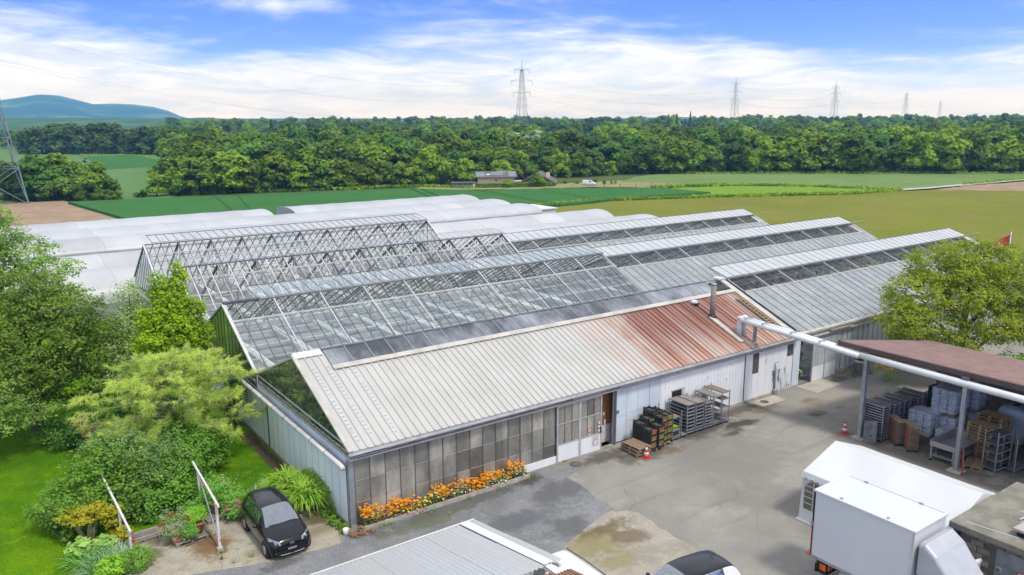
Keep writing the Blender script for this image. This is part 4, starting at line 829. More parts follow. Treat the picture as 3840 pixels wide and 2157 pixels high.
# ------------------------------------------------------------------ plastic tunnels behind
def tunnel(label, x0, x1, yc, w, h, zb=.9, seg=4.0, side='tunnel_side'):
    t = thing('poly_tunnel', label, 'polytunnel', ((x0+x1)/2, yc, 0), 0, 'film tunnels behind the glasshouses')
    n = max(1, round((x1-x0)/seg)); s = (x1-x0)/n; b = MB(); na = 14
    def arc(k): a = math.pi*k/na; return (yc-w/2*math.cos(a)*(1 if True else 0), zb+(h-zb)*math.sin(a)**.82)
    P = []; F = []
    for j, x in enumerate((0, s*.25, s*.5, s*.75, s-.02)):
        sag = -.05*math.sin(math.pi*x/s)
        for k in range(na+1): y, z = arc(k); P.append((x, y-yc, z+sag*(math.sin(math.pi*k/na))))
    F = [(j*(na+1)+k, (j+1)*(na+1)+k, (j+1)*(na+1)+k+1, j*(na+1)+k+1) for j in range(4) for k in range(na)]
    me = b.add(P, F).mesh('film_panel', 'tunnel_film', True)
    for i in range(n): inst('film_panel', me, t, (x0+i*s, yc, 0))
    hb = MB().tube([(0, arc(k)[0]-yc, arc(k)[1]-.01) for k in range(na+1)], .03, 5).mesh('hoop', 'hoop')
    for i in range(n+1): inst('hoop', hb, t, (x0+i*s, yc, 0))
    for y in (yc-w/2, yc+w/2): MB().box(x0, y-.03, 0, x1, y+.03, zb).build('side_wall', side, t)
    for x in (x0, x1): MB().prism([(yc-w/2, 0)]+[arc(k) for k in range(na+1)]+[(yc+w/2, 0)], 0, x-.02, x+.02).build('end_wall', 'tunnel_film', t)
    return t
tunnel('short white film tunnel directly behind the whitewashed glasshouse', 26.2, 60, 36.4, 8.2, 3.5)
tunnel('white film tunnel next behind the clear glasshouse', -13, 62, 46.2, 8.0, 3.5, 1.3)
tunnel('second white film tunnel behind the clear glasshouse, in front of the dark gap', -13, 61, 54.4, 8.0, 3.5)
tunnel('long white film tunnel just behind the dark gap', -15, 57, 66.0, 8.0, 3.5, 2.6)
tunnel('broad white film tunnel in the middle of the rear tunnel block', -15, 57.5, 74.0, 8.0, 3.5, 2.6)
tunnel('farthest left white film tunnel bordering the ploughed field', -15, 24, 82.0, 8.0, 3.5, 2.6)
tunnel('farthest right white film tunnel bordering the wheat field', 27, 57.0, 82.0, 8.0, 3.6, 2.6)
t = thing('white_container', 'low white box building at the right end of the rear tunnels', 'container', (61, 70, 0))
MB().box(58.4, 66.5, 0, 63.0, 72.5, 2.35).build('body', 'far_white', t); MB().box(58.2, 66.3, 2.35, 63.2, 72.7, 2.5).build('roof', 'white', t); MB().box(63.0, 67.5, .2, 63.03, 69.5, 2.0).build('door', 'galv', t); MB().box(58.4, 66.46, 1.2, 63, 66.5, 1.5).build('stripe', 'alu_dark', t)
b = MB(); b.box(-3.2, 43.0, 0, -2.7, 49.5, 1.1); tag(b.build('dark_tarpaulin', 'navy_cloth', None), 'dark navy sheeting at the left foot of the nearest film tunnel', 'sheeting')
# ------------------------------------------------------------------ open storage shed on the right
op = thing('open_shed', 'open storage shed with brown ribbed roof on steel posts', 'shed', (28.5, -11, 0))
cx0, cx1, cz0, cz1 = 24.3, 33.4, 4.66, 3.12; cl = math.hypot(cx1-cx0, cz1-cz0); ca = math.atan2(cz1-cz0, cx1-cx0)
me = ribbed(14.0, cl/9, (0.0, .255, .51, .765), .10, .10).mesh('roof_sheet', 'brown_roof')
for i in range(9):
    o = inst('roof_sheet', me, op, (0, 0, 0)); o.matrix_basis = Matrix.Translation(Vector((cx0+i*(cx1-cx0)/9, -5.2, cz0+i*(cz1-cz0)/9))-Vector(ORG[op.name])) @ frame_mat((0, 0, 0), (math.cos(ca), 0, math.sin(ca)), (0, -1, 0), (-math.sin(ca), 0, math.cos(ca)))
MB().box(cx0-.1, -19.2, cz0-.16, cx0+.02, -5.12, cz0+.06).build('eave_trim', 'brown_trim', op); MB().beam((cx0-.05, -5.14, cz0+.0), (cx1, -5.14, cz1), .08, .2).build('verge_trim', 'brown_trim', op)
for y in (-6.67, -11.36, -16.05):
    MB().box(24.2, y-.09, .0, 24.4, y+.09, 4.3).build('post', 'galv', op, bevel=.008); MB().box(24.0, y-.3, -.02, 24.6, y+.3, .07).build('footing', 'concrete_pale', op); MB().beam((24.3, y, 4.28), (33.0, y, 3.0), .12, .22).build('rafter', 'galv', op)
    MB().box(24.1, y-.15, 4.22, 24.5, y+.15, 4.5).build('post_head', 'galv_dark', op); MB().box(32.6, y-.08, 0, 32.76, y+.08, 3.0).build('rear_post', 'galv', op)
for x in (24.5, 26.6, 28.8, 31.0): MB().box(x-.05, -19, cz0-.17+(x-cx0)*math.tan(ca)-.08, x+.05, -5.4, cz0-.05+(x-cx0)*math.tan(ca)-.06).build('purlin', 'galv_dark', op)
MB().tube([(24.12, -6.45, 4.30), (24.14, -9, 4.24), (24.14, -19, 4.1)], .16, 14).build('eave_pipe', 'silver_pipe', op, True)
# rear block wall
bw = MB().box(32.0, -19, 0, 32.2, -6.4, 2.95).build('rear_wall', 'mortar', op)
bm_ = MB().box(0, .01, .01, .06, .49, .24).mesh('block', 'block')
for r_ in range(11):
    for k in range(24): inst('block', bm_, bw, (31.955, -18.9+k*.5+(.25 if r_ % 2 else 0), .05+r_*.26))
# ---- trolleys
def make_trolley(name, label, levels, h=1.93, w=.55, d=1.25, mat_s='shelf_wood', top=None, group='steel plant trolleys'):
    t = thing(name, label, 'trolley', (0, 0, 0), 0, group)
    for sx in (-1, 1):
        for sy in (-1, 1):
            MB().box(sx*(w/2)-.018, sy*(d/2)-.018, .12, sx*(w/2)+.018, sy*(d/2)+.018, h).build('post', 'galv', t)
            q = MB(); q.tube([(sx*(w/2-.05)-.02, sy*(d/2-.08), .065), (sx*(w/2-.05)+.02, sy*(d/2-.08), .065)], .062, 10); q.build('wheel', 'black_plastic', t)
    MB().box(-w/2, -d/2, .13, w/2, d/2, .18).build('base', 'galv', t)
    me = MB().box(-w/2+.01, -d/2+.01, 0, w/2-.01, d/2-.01, .012).mesh('shelf', mat_s); ed = MB().box(-w/2, -d/2-.015, -.015, -w/2+.03, d/2+.015, .03).box(w/2-.03, -d/2-.015, -.015, w/2, d/2+.015, .03).box(-w/2, -d/2-.015, -.015, w/2, -d/2+.02, .03).mesh('shelf_edge', 'galv')
    for z in levels: s = inst('shelf', me, t, (0, 0, z)); inst('shelf_edge', ed, s, (0, 0, 0))
    if top is not None:
        o = MB().box(-w/2+.01, -d/2, 0, w/2-.01, d/2, .02).build('shelf', top, t); o.location.z = levels[-1]+.02
    return t
lv = lambda n, a=.25, b=1.75: list(np.linspace(a, b, n))
tA = make_trolley('plant_trolley', 'full steel trolley with many grey shelves behind the first shed post', lv(13, .25, 1.82)); tA.location = (24.85, -7.0, 0)
for lab, loc, rz in (('steel shelf trolley second in the row behind the first shed post', (25.9, -6.95, 0), .02), ('steel shelf trolley in the middle of the row under the brown roof', (26.95, -6.92, 0), -.02), ('steel shelf trolley farthest back in the row under the brown roof', (28.4, -7.0, 0), .01), ('narrow steel trolley squeezed beside the white sack pile', (27.75, -7.15, 0), .0)):
    q = dup(tA, lab, loc, rz)
    q.scale = (1, 1, .93)
MB_ = [('plant_trolley', 'steel trolley with seven dark shelves nearest the crates by the white wall', 17.75, lv(8, .3, 1.62), 'shelf_top', 1.66), ('plant_trolley', 'second steel trolley with stacked dark shelves by the white wall', 18.42, lv(8, .3, 1.60), 'shelf_top', 1.66), ('plant_trolley', 'third steel trolley with narrow dark shelves by the white wall', 19.1, lv(8, .3, 1.42), 'shelf_wood', 1.66), ('plant_trolley', 'steel trolley with few shelves, second from the right by the white wall', 19.75, [.25, .8, 1.62], 'shelf_top', 1.72), ('plant_trolley', 'rightmost steel trolley with brown top shelf by the white wall', 20.4, [.3, .9, 1.35, 1.72], 'shelf_brown', 1.82)]
for nm, lab, x, l_, tp, h in MB_:
    q = make_trolley(nm, lab, l_, h, top=tp); q.location = (x, -.82, 0)
q = make_trolley('plant_trolley', 'short trolley with brown top and lime edged trays beside the crates', [.25, .55, 1.22], 1.25, .5, 1.05, top='shelf_brown'); q.location = (16.62, -1.0, 0)
for z in (.6, .72): MB().box(-.22, -.5, z, .22, .45, z+.02).build('lime_tray', 'lime', q)
MB().box(-.22, -.5, .2, .22, .45, .52).build('black_tray', 'crate_black', q)
for dx in (-.25, .22): MB().box(dx, .45, 1.2, dx+.03, .48, 1.75).build('post', 'galv', q)
for y0 in (-.2,):
    q = thing('trolley_posts', 'empty trolley frame leaning between the crates trolley and the shelf trolleys', 'trolley', (17.25, -1.0, 0))
    for dx, h in ((-.22, 1.5), (.2, 1.7)): MB().box(17.25+dx-.02, -1.5, .1, 17.25+dx+.02, -1.46, h).build('post', 'galv', q)
    MB().box(17.0, -1.5, .13, 17.5, -.4, .18).build('base', 'galv', q); MB().box(17.02, -1.45, .18, 17.48, -.45, .2).build('shelf', 'shelf_brown', q)
# ---- pallets
def make_pallet(label, m, name='wood_pallet', nb=5):
    t = thing(name, label, 'pallet', (0, 0, 0), 0, None)
    tb = MB().box(-.6, -.055, .122, .6, .055, .144).mesh('top_board', m); st = MB().box(-.06, -.4, .10, .06, .4, .122).mesh('stringer', m); bl = MB().box(-.06, -.05, .022, .06, .05, .10).mesh('block', m); bb = MB().box(-.6, -.05, 0, .6, .05, .022).mesh('bottom_board', m)
    for y in np.linspace(-.345, .345, nb): inst('top_board', tb, t, (0, y, 0))
    for x in (-.54, 0, .54):
        inst('stringer', st, t, (x, 0, 0))
        for y in (-.35, 0, .35): inst('block', bl, t, (x, y, 0))
    for y in (-.35, 0, .35): inst('bottom_board', bb, t, (0, y, 0))
    return t
ordn = ['bottom', 'second', 'third', 'fourth', 'fifth', 'sixth', 'seventh', 'eighth', 'ninth', 'tenth', 'eleventh', 'twelfth', 'thirteenth', 'fourteenth']
p0 = make_pallet('bottom wooden pallet of the low stack beside the traffic cone', 'wood_pallet', nb=7); p0.location = (14.02, -1.35, .01); p0.rotation_euler.z = 1.52
for k in (1, 2): dup(p0, '%s wooden pallet of the low stack beside the traffic cone' % (('', 'middle', 'top')[k]), (14.02+.03*k, -1.33-.02*k, .01+.146*k), 1.52+.04*k)
for i, (x, y) in enumerate(((14.98, -1.25), (15.75, -1.05))): dup(p0, ('wooden pallet under the nearer crate stacks', 'wooden pallet under the taller crate stacks')[i], (x, y, .005), 1.57)
pg = make_pallet('weathered grey pallet lying empty between the shrub and the flower pots', 'wood_grey'); pg.location = (-6.85, 3.85, .02); pg.rotation_euler.z = .02
dup(pg, 'weathered grey pallet carrying the fuchsia and fern pots', (-5.42, 2.75, .02), .06); dup(pg, 'weathered grey pallet under the oleander pot beside the black car', (-4.0, 3.9, .02), .1); dup(pg, 'weathered grey pallet under the long-leaved clumps beside the shed wall', (-.85, 2.75, .02), -.08); dup(pg, 'weathered grey pallet behind the black car under the rear long-leaved clump', (-1.1, 3.7, .02), -.02)
# ---- crates
def make_crate(label, inner='crate_inner', m='crate_black'):
    t = thing('plastic_crate', label, 'crate', (0, 0, 0), 0, 'stacked plastic crates'); b = MB()
    for s in (-1, 1):
        b.box(-.3, s*.2-.012, .0, .3, s*.2+.012, .035).box(-.3, s*.2-.012, .075, .3, s*.2+.012, .11).box(s*.3-.012, -.2, 0, s*.3+.012, .2, .11)
        for x in np.linspace(-.28, .28, 7): b.box(x-.015, s*.2-.01, .03, x+.015, s*.2+.01, .08)
        for y in (-1, 1): b.box(s*.3-.05*(s > 0)-.0, y*.2-.05*(y > 0), .0, s*.3+.05*(s < 0), y*.2+.05*(y < 0), .165)
    b.build('body', m, t); MB().box(-.285, -.19, .012, .285, .19, .03).build('tray_floor', inner, t)
    MB().box(-.315, -.15, .02, -.313, .15, .1).box(-.14, -.215, .03, .14, -.213, .1).build('label_card', 'label_red', t)
    return t
c0 = make_crate('bottom crate of the nearest left crate stack on the front pallet'); c1 = make_crate('plain bottom crate template', m='crate_black')
for ch in list(c1.children):
    if ch.name.startswith('label_card'): bpy.data.objects.remove(ch)
stacks = [('nearest left crate stack', 14.72, -1.58, 9, 0.15), ('nearest right crate stack', 15.22, -1.60, 10, .15), ('rear left crate stack', 14.74, -.92, 10, .15), ('rear middle crate stack', 15.24, -.90, 11, .15), ('tall front crate stack', 15.72, -1.30, 12, .15), ('tall right crate stack', 16.14, -1.26, 12, .15), ('tallest rear crate stack by the blue panels', 15.74, -.60, 13, .15), ('rear right crate stack behind the short trolley', 16.16, -.58, 12, .15)]
first = [True, True]
for si, (nm, x, y, n, z) in enumerate(stacks):
    for k in range(n):
        lab = '%s black plastic crate of the %s' % ('top' if k == n-1 else ordn[k], nm); src = c0 if (k*5+si*3) % 3 else c1; ix = 0 if src is c0 else 1
        loc = (x+random.uniform(-.012, .012), y+random.uniform(-.012, .012), z+k*.112); rz = 1.5708+random.uniform(-.02, .02)
        if k == n-1: rz += random.uniform(-.12, .12)
        if first[ix]: src.location = loc; src.rotation_euler.z = rz; src['label'] = lab; first[ix] = False
        else: dup(src, lab, loc, rz)
# ---- cones
def cone(label, loc):
    t = thing('traffic_cone', label, 'cone', loc, 0, 'traffic cones')
    prof = lambda z: .155-.125*(z-.03)/.62
    MB().box(loc[0]-.19, loc[1]-.19, 0.006, loc[0]+.19, loc[1]+.19, .04).build('base', 'cone_red', t, bevel=.01)
    for i, (a, c_) in enumerate(((.04, .16), (.16, .29), (.29, .40), (.40, .52), (.52, .65))): MB().lathe([(prof(a), a), (prof(c_), c_)], 16, (loc[0], loc[1], 0)).build('band', 'white' if i % 2 else 'cone_red', t, True)
    return t
cone('red and white traffic cone beside the low pallet stack', (14.05, -2.08, 0)); cone('red and white traffic cone standing alone near the open shed', (24.3, -5.85, 0))
# ---- under the open shed
for i, (x, y, rz, lab) in enumerate(((25.25, -7.95, .95, 'left red framed rack of wooden trays under the open shed'), (25.1, -8.75, .80, 'right red framed rack of wooden trays under the open shed'))):
    t = thing('tray_rack', lab, 'rack', (x, y, 0), rz, 'red tray racks')
    for sx in (-.55, .55):
        for sy in (-.2, .2): MB().box(sx-.015, sy-.015, .1, sx+.015, sy+.015, 1.26).build('post', 'rack_red', t); MB().tube([(sx*.85, sy-.02, .06), (sx*.85, sy+.02, .06)], .055, 10).build('wheel', 'black_plastic', t)
    for k in range(10):
        z = .16+k*.117; MB().box(-.57, -.23, z, .57, -.21, z+.03).box(-.57, .21, z, .57, .23, z+.03).build('rail', 'rack_red', t)
        for y0 in (-.20, .015): MB().box(-.6, y0, z+.03, .6, y0+.185, z+.05).build('tray_board', 'rack_board', t)
t = thing('leaning_board', 'grey board with hand holes leaning on the first shed post', 'board', (24.3, -7.3, 0)); b = MB(); b.box(-.02, -.33, 0, .02, .33, 1.1); b.xf(Matrix.Translation((24.12, -7.3, .01)) @ Matrix.Rotation(R(14), 4, 'Y') @ Matrix.Rotation(R(-8), 4, 'X')); b.build('panel', 'galv_dark', t)
for z in (.35, .75): b = MB(); b.box(-.024, -.12, z, -.021, .0, z+.05); b.xf(Matrix.Translation((24.12, -7.3, .01)) @ Matrix.Rotation(R(14), 4, 'Y') @ Matrix.Rotation(R(-8), 4, 'X')); b.build('hand_hole', 'black_plastic', t)
# sacks on pallets
def rsack(w, d, h):
    b = MB()
    def fn(a, c):
        th = a*2*math.pi; ph = (c-.5)*math.pi; e = .35
        f = lambda v: math.copysign(abs(v)**e, v); g = lambda v: math.copysign(abs(v)**.7, v)
        return (w/2*f(math.cos(th))*g(math.cos(ph)), d/2*f(math.sin(th))*g(math.cos(ph)), h/2*g(math.sin(ph)))
    return b.grid(fn, 12, 6).mesh('sack', 'sack', True)
sk = rsack(.62, .42, .15)
def sack_pile(label, x, y, z0, layers, nx=2, ny=3, seed=0):
    r_ = random.Random(seed); t = thing('sack_pallet', label, 'sack pallet', (x, y, z0), 0, 'pallets of white sacks')
    MB().box(x-.5, y-.6, z0, x+.5, y+.6, z0+.13).build('pallet', 'wood_pallet', t)
    for k in range(layers):
        for i in range(nx):
            for j in range(ny): inst('sack', sk, t, (x+(i-(nx-1)/2)*.55+r_.uniform(-.02, .02), y+(j-(ny-1)/2)*.405+r_.uniform(-.015, .015), z0+.2+k*.118), (r_.uniform(-.03, .03), r_.uniform(-.03, .03), r_.uniform(-.06, .06)))
    return t
sack_pile('pallet of white sacks stacked lowest, next to the red racks', 27.35, -8.25, 0, 10, seed=1); sack_pile('pallet of white sacks below the raised sack pallet', 28.2, -9.0, 0, 8, seed=2); sack_pile('raised pallet of white sacks, second tier under the brown roof', 28.35, -8.85, 1.12, 10, seed=3); sack_pile('raised pallet of white sacks by the block wall, partly behind the second post', 29.9, -9.2, 1.12, 10, seed=4); sack_pile('pallet of white sacks on the ground by the block wall', 29.9, -9.2, 0, 8, seed=5); sack_pile('low pallet of white sacks behind the steel cart', 27.3, -9.7, 0, 5, seed=6)
# steel cart
t = thing('steel_cart', 'grey steel tray cart with raised rim beside the second shed post', 'cart', (25.6, -10.6, 0), 0)
cx, cy = 25.75, -10.55
for sx in (-1.15, 1.0):
    for sy in (-.5, .5): MB().box(cx+sx-.03, cy+sy-.03, .1, cx+sx+.03, cy+sy+.03, .75).build('leg', 'steel_table', t); MB().tube([(cx+sx-.025, cy+sy, .06), (cx+sx+.025, cy+sy, .06)], .06, 10).build('wheel', 'tyre', t)
MB().box(cx-1.2, cy-.55, .72, cx+1.05, cy+.55, .76).build('tray', 'steel_table', t); MB().box(cx-1.22, cy-.57, .74, cx-1.18, cy+.57, .98).box(cx-1.2, cy+.53, .74, cx+1.05, cy+.57, 1.05).box(cx+1.02, cy-.57, .74, cx+1.06, cy+.57, 1.0).box(cx-1.2, cy-.57, .74, cx+1.05, cy-.53, .84).build('rim', 'steel_table', t); MB().box(cx-1.15, cy-.5, .26, cx+1.0, cy+.5, .29).build('lower_shelf', 'steel_table', t)
MB().box(cx-.9, cy-.4, .30, cx-.1, cy+.35, .52).build('dark_tools', 'crate_black', t)
# yellow pallet stack and loose pallet
py = make_pallet('bottom yellow pallet of the tall pallet stack in the open shed', 'wood_yellow'); py.location = (27.0, -11.2, .0); py.rotation_euler.z = 1.45
for k in range(1, 11): dup(py, '%s yellow pallet from the bottom of the tall pallet stack in the open shed' % (ordn[k] if k < 10 else 'topmost'), (27.0+random.uniform(-.03, .03), -11.2+random.uniform(-.03, .03), .148*k), 1.45+random.uniform(-.05, .05))
for k in range(9): dup(py, '%s yellow pallet of the shorter stack behind the tall pallet stack' % ('bottom', 'second', 'third', 'fourth', 'fifth', 'sixth', 'seventh', 'eighth', 'top')[k], (28.4+random.uniform(-.03, .03), -11.0, .17*k+.2 if k else 0), 1.5+random.uniform(-.05, .05))
dup(p0, 'loose wooden pallet lying flat on the ground behind the second shed post', (25.65, -11.55, .01), .25)
t = thing('timber_plank', 'rusty brown timber leaning beside the second shed post', 'plank', (24.2, -11.7, 0)); MB().beam((24.15, -11.72, .0), (24.42, -11.50, 1.15), .06, .12).build('plank', 'rack_red', t)
# tall step trolleys and film-wrapped bundles at the right
def step_trolley(label, x, y, rz, h, n):
    t = thing('step_trolley', label, 'trolley', (x, y, 0), rz)
    for sx in (-.29, .29):
        for sy in (-.55, .55): MB().box(sx-.02, sy-.02, .05, sx+.02, sy+.02, h).build('post', 'galv', t)
    for k in range(n): z = .12+k*(h-.35)/max(1, n-1); MB().box(-.29, -.56, z, .29, .56, z+.03).build('shelf', 'galv_dark', t); MB().box(-.30, -.575, z-.02, .30, -.555, z+.04).box(-.305, -.57, z-.02, -.285, .57, z+.04).build('shelf_edge', 'galv', t)
    return t
step_trolley('tall narrow steel trolley with four bare shelves near the open shed edge', 26.05, -12.25, 1.45, 1.95, 5); step_trolley('steel trolley frame with only a base shelf, rightmost in the open shed', 26.7, -12.75, 1.5, 1.65, 1); step_trolley('dark steel trolley cut by the right picture edge', 26.9, -13.9, 1.5, 1.7, 4)
for lab, x, y, z, w, d, h in (('film wrapped grey bundle behind the yellow pallets', 30.0, -11.3, 0, 1.2, 1.3, 1.9), ('tall film wrapped bundle with domed top beside the block wall', 30.0, -12.8, 0, 1.2, 1.3, 2.5), ('dark covered bundle at the rear right of the open shed', 28.8, -14.0, 0, 1.3, 1.2, 1.4)):
    t = thing('wrapped_bundle', lab, 'bundle', (x, y, z), 0); b = MB()
    def fn(a, c_, w=w, d=d, h=h):
        th = a*2*math.pi; f = lambda v: math.copysign(abs(v)**.35, v); k = 1 if c_ < .8 else math.cos((c_-.8)/.2*1.5)**.5
        return (x+w/2*f(math.cos(th))*k*(1+.02*math.sin(9*th+7*c_)), y+d/2*f(math.sin(th))*k*(1+.02*math.sin(7*th+5*c_)), z+.14+(h-.14)*(c_ if c_ < .8 else .8+.2*math.sin((c_-.8)/.2*1.57)))
    b.grid(fn, 28, 14); b.build('wrap', 'film' if 'film' in lab else 'navy_cloth', t, True); MB().box(x-.6, y-.6, z, x+.6, y+.6, z+.14).build('pallet', 'wood_pallet', t)
good('dark_boxes', 'small dark boxes at the back beside the farthest trolley', 'boxes', [(30.2, -7.4, 0, 31.2, -6.7, 1.2), (30.4, -7.2, 1.2, 31.0, -6.8, 1.55)], 'navy_cloth')
# ---- white party tent
tn = thing('party_tent', 'white party tent with arched window beside the truck', 'tent', (17, -12.7, 0)); x0, x1, xm, y0, y1, ze, zt = 14.92, 19.05, 17.0, -15.55, -9.82, 2.02, 2.78
def tent_roof(xa, xb, za, zb):
    b = MB()
    def fn(a, c_):
        y = y1+(y0-y1)*c_; bay = abs(math.sin(math.pi*c_*2)); x = xa+(xb-xa)*a
        return (x, y, za+(zb-za)*a-.09*bay*math.sin(math.pi*min(1, a*1.0))-.02*bay)
    b.grid(fn, 16, 32); return b
tent_roof(x0, xm, ze, zt).build('roof_sheet', 'tent_white', tn, True); tent_roof(x1, xm, ze, zt).build('roof_sheet', 'tent_white', tn, True)
def curtain(p, q, z0, z1, m='tent_white', n=24, amp=.03, name='side_wall'):
    b = MB(); p, q = np.array(p), np.array(q); nv = np.array([-(q-p)[1], (q-p)[0]]); nv = nv/np.linalg.norm(nv)
    def fn(a, c_): w = amp*math.sin(a*n*1.3)*(.3+.7*abs(c_-.5)); r_ = p+(q-p)*a+nv*(w+(.12*(1-c_)**2)); return (r_[0], r_[1], z0+(z1-z0)*c_)
    b.grid(fn, n*2, 5); return b.build(name, m, tn, True)
curtain((x0, y0), (x0, y1), .02, ze); curtain((x1, y1), (x1, y0), .02, ze)
b = MB(); b.prism([(x0, .02), (x1, .02), (x1, ze), (xm, zt), (x0, ze)], 1, y1-.01, y1+.01) if False else None
for (a, c_) in ((x0, x0+.5), (x0+1.6, x1)): MB().box(a, y1-.012, .02, c_, y1+.012, ze).build('gable_wall', 'tent_white', tn)
MB().add([(x0, y1, ze), (x1, y1, ze), (xm, y1, zt)], [(0, 1, 2)]).build('gable_top', 'tent_white', tn)
MB().add([(x0, y0, ze), (x1, y0, ze), (xm, y0, zt)], [(0, 1, 2)]).build('gable_top', 'tent_white', tn); MB().box(x0, y0-.012, .02, x1, y0+.012, ze).build('gable_wall', 'tent_white', tn)
# west wall window with white glazing bars (arched)
def arch(name, r0, m, off, tn=tn):
    b = MB(); yc, zc_ = -10.40, 1.35; P = [(yc-r0, .55), (yc+r0, .55)]+[(yc+r0*math.cos(t), zc_+r0*1.0*math.sin(t)) for t in np.linspace(0, math.pi, 14)]
    return b.prism(P, 0, x0-off-.004, x0-off).build(name, m, tn)
wn = arch('window', .40, 'glass_tent', .10)
for z in (.8, 1.05, 1.3, 1.52): MB().box(x0-.115, -10.78+(.06 if z > 1.5 else 0), z, x0-.105, -10.02-(.06 if z > 1.5 else 0), z+.025).build('glazing_bar', 'tent_white', wn)
MB().box(x0-.115, -10.415, .55, x0-.105, -10.385, 1.72).build('glazing_bar', 'tent_white', wn)
MB().box(x0-.02, -9.9, .0, x0+.02, y1, ze).build('pole', 'tent_trim', tn)
b = MB()
for y in np.arange(y0, y1-.01, .25): b.add([(x0-.03, y, ze+.02), (x0-.03, y+.25, ze+.02), (x0-.09, y+.25, ze-.17), (x0-.10, y+.125, ze-.24), (x0-.09, y, ze-.17)], [(0, 1, 2, 3, 4)])
b.build('valance', 'tent_white', tn); MB().box(x0-.22, y0, .01, x0-.02, y1+.05, .05).build('ground_flap', 'tent_trim', tn)
# ---- box truck
tk = thing('box_truck', 'white box truck parked beside the tent, nose towards the camera', 'truck', (12.25, -14.4, 0)); X0, X1, YR, YF, Z0, Z1 = 11.28, 13.22, -12.72, -16.10, 1.0, 3.42
MB().box(X0, YF, Z0, X1, YR, Z1).build('cargo_box', 'truck_white', tk, bevel=.03)
for x in (X0, X1): MB().box(x-.035, YF, Z1-.05, x+.035, YR, Z1+.03).build('edge_rail', 'truck_white', tk, bevel=.012)
for y in (YR, YF): MB().box(X0-.03, y-.05, Z1-.05, X1+.03, y+.05, Z1+.035).build('edge_rail', 'truck_white', tk, bevel=.012)
MB().box(X0-.015, YF, Z0-.02, X0+.02, YR, Z0+.07).build('bottom_rail', 'galv', tk); MB().box(X0-.012, YF-.012, Z0, X0+.05, YF+.05, Z1-.06).build('corner_trim', 'alu_light', tk)
for y in (-13.6, -14.6, -15.6): MB().cbox((X0-.02, y, Z0+.03), (.02, .09, .04)).build('side_marker', 'orange_plate', tk)
MB().box(X0-.01, YR-.015, Z0, X0+.03, YR+.035, Z1).box(X1-.03, YR-.01, Z0, X1+.01, YR+.035, Z1).build('rear_frame', 'black_plastic', tk)
for k in range(16): MB().box(X0-.022, YR+.0, 1.02+k*.07, X0-.011, YR+.03, 1.055+k*.07).build('marker_stripe', 'red', tk)
MB().box(X0-.05, YR-.02, 2.15, X0-.01, YR+.06, 2.3).build('hinge', 'galv', tk); MB().add([(X0-.03, YR+.05, 1.25), (X0-.12, YR+.1, 1.1), (X0-.03, YR+.05, .98)], [(0, 1, 2)]).build('pennant_flag', 'orange_plate', tk)
for y in (-13.6, -15.2): MB().cbox((X0+.12, y, Z1+.045), (.05, .10, .02)).build('roof_clip', 'galv', tk)
for y in (-13.4, -15.3): MB().cbox((X1-.05, y, Z1+.045), (.04, .12, .02)).build('roof_clip', 'galv', tk)
MB().box(X0+.5, YF-1.6, .62, X1-.5, YR+.1, .80).build('chassis', 'black_plastic', tk); MB().box(X0+.15, YR-.55, .45, X0+.75, YR-.15, .85).build('rear_bumper', 'black_plastic', tk)
l_ = MB().box(X0+.2, YR-.60, .62, X0+.62, YR-.56, .84).build('rear_lamp', 'orange_plate', tk); MB().box(X0+.36, YR-.61, .68, X0+.47, YR-.601, .78).build('lens', 'white', l_)
MB().box(X0+.105, YR-.52, .6, X0+.149, YR-.2, .82).build('side_lamp', 'orange_plate', tk)
MB().box(X0-.05, YR-.3, .55, X0+.1, YR-.22, .85).build('mud_flap', 'black_plastic', tk); MB().tube([(X0+.25, YR-1.0, .7), (X0+.25, YR-1.4, .7)], .12, 12).build('air_tank', 'white', tk, True)
def wheel(par, x, y, r_, w, ax='x'):
    q = MB(); q.tube([(x-w/2, y, r_), (x-w/2+.02, y, r_), (x+w/2-.02, y, r_), (x+w/2, y, r_)], [r_*.9, r_, r_, r_*.9], 24); t = q.build('wheel', 'tyre', par, True)
    MB().tube([(x-w/2-.006, y, r_), (x+w/2+.006, y, r_)], r_*.62, 20).build('rim', 'rim', t, True); return t
for y in (-13.9, -17.2):
    for x in (X0+.14, X1-.14): wheel(tk, x, y, .38, .24)
# cab with roof deflector
def loft(secs, closed=True):
    b = MB(); n = len(secs[0]); P = [p for s in secs for p in s]
    F = [(i*n+k, i*n+(k+1) % n, (i+1)*n+(k+1) % n, (i+1)*n+k) for i in range(len(secs)-1) for k in range(n if closed else n-1)]
    F += [tuple(range(n)), tuple((len(secs)-1)*n+k for k in range(n))]; return b.add(P, F)
def rsec(xm, hw, y, z0, z1, r_=.18, n=5):
    P = []
    for (cx_, cz_, a0) in ((xm+hw-r_, z1-r_, 0), (xm-hw+r_, z1-r_, 90), (xm-hw+r_*.5, z0+r_*.5, 180), (xm+hw-r_*.5, z0+r_*.5, 270)):
        rr = r_ if a0 < 180 else r_*.5
        for k in range(n+1): t = R(a0+90*k/n); P.append((cx_+rr*math.cos(t), y, cz_+rr*math.sin(t)))
    return P
XM = 12.25
loft([rsec(XM, .93, -16.28, .55, 2.05, .2), rsec(XM, .96, -16.8, .5, 2.1, .22), rsec(XM, .96, -17.3, .5, 2.02, .24), rsec(XM, .94, -17.8, .5, 1.32, .22), rsec(XM, .9, -18.25, .5, 1.08, .2), rsec(XM, .8, -18.5, .55, .85, .12)]).build('cab', 'truck_white', tk, True)
MB().grid(lambda a, c_: (XM+(a-.5)*1.62, -17.36-.42*c_, 1.985-.58*c_+.03*math.sin(math.pi*a)), 8, 5).build('windscreen', 'glass_car', tk, True)
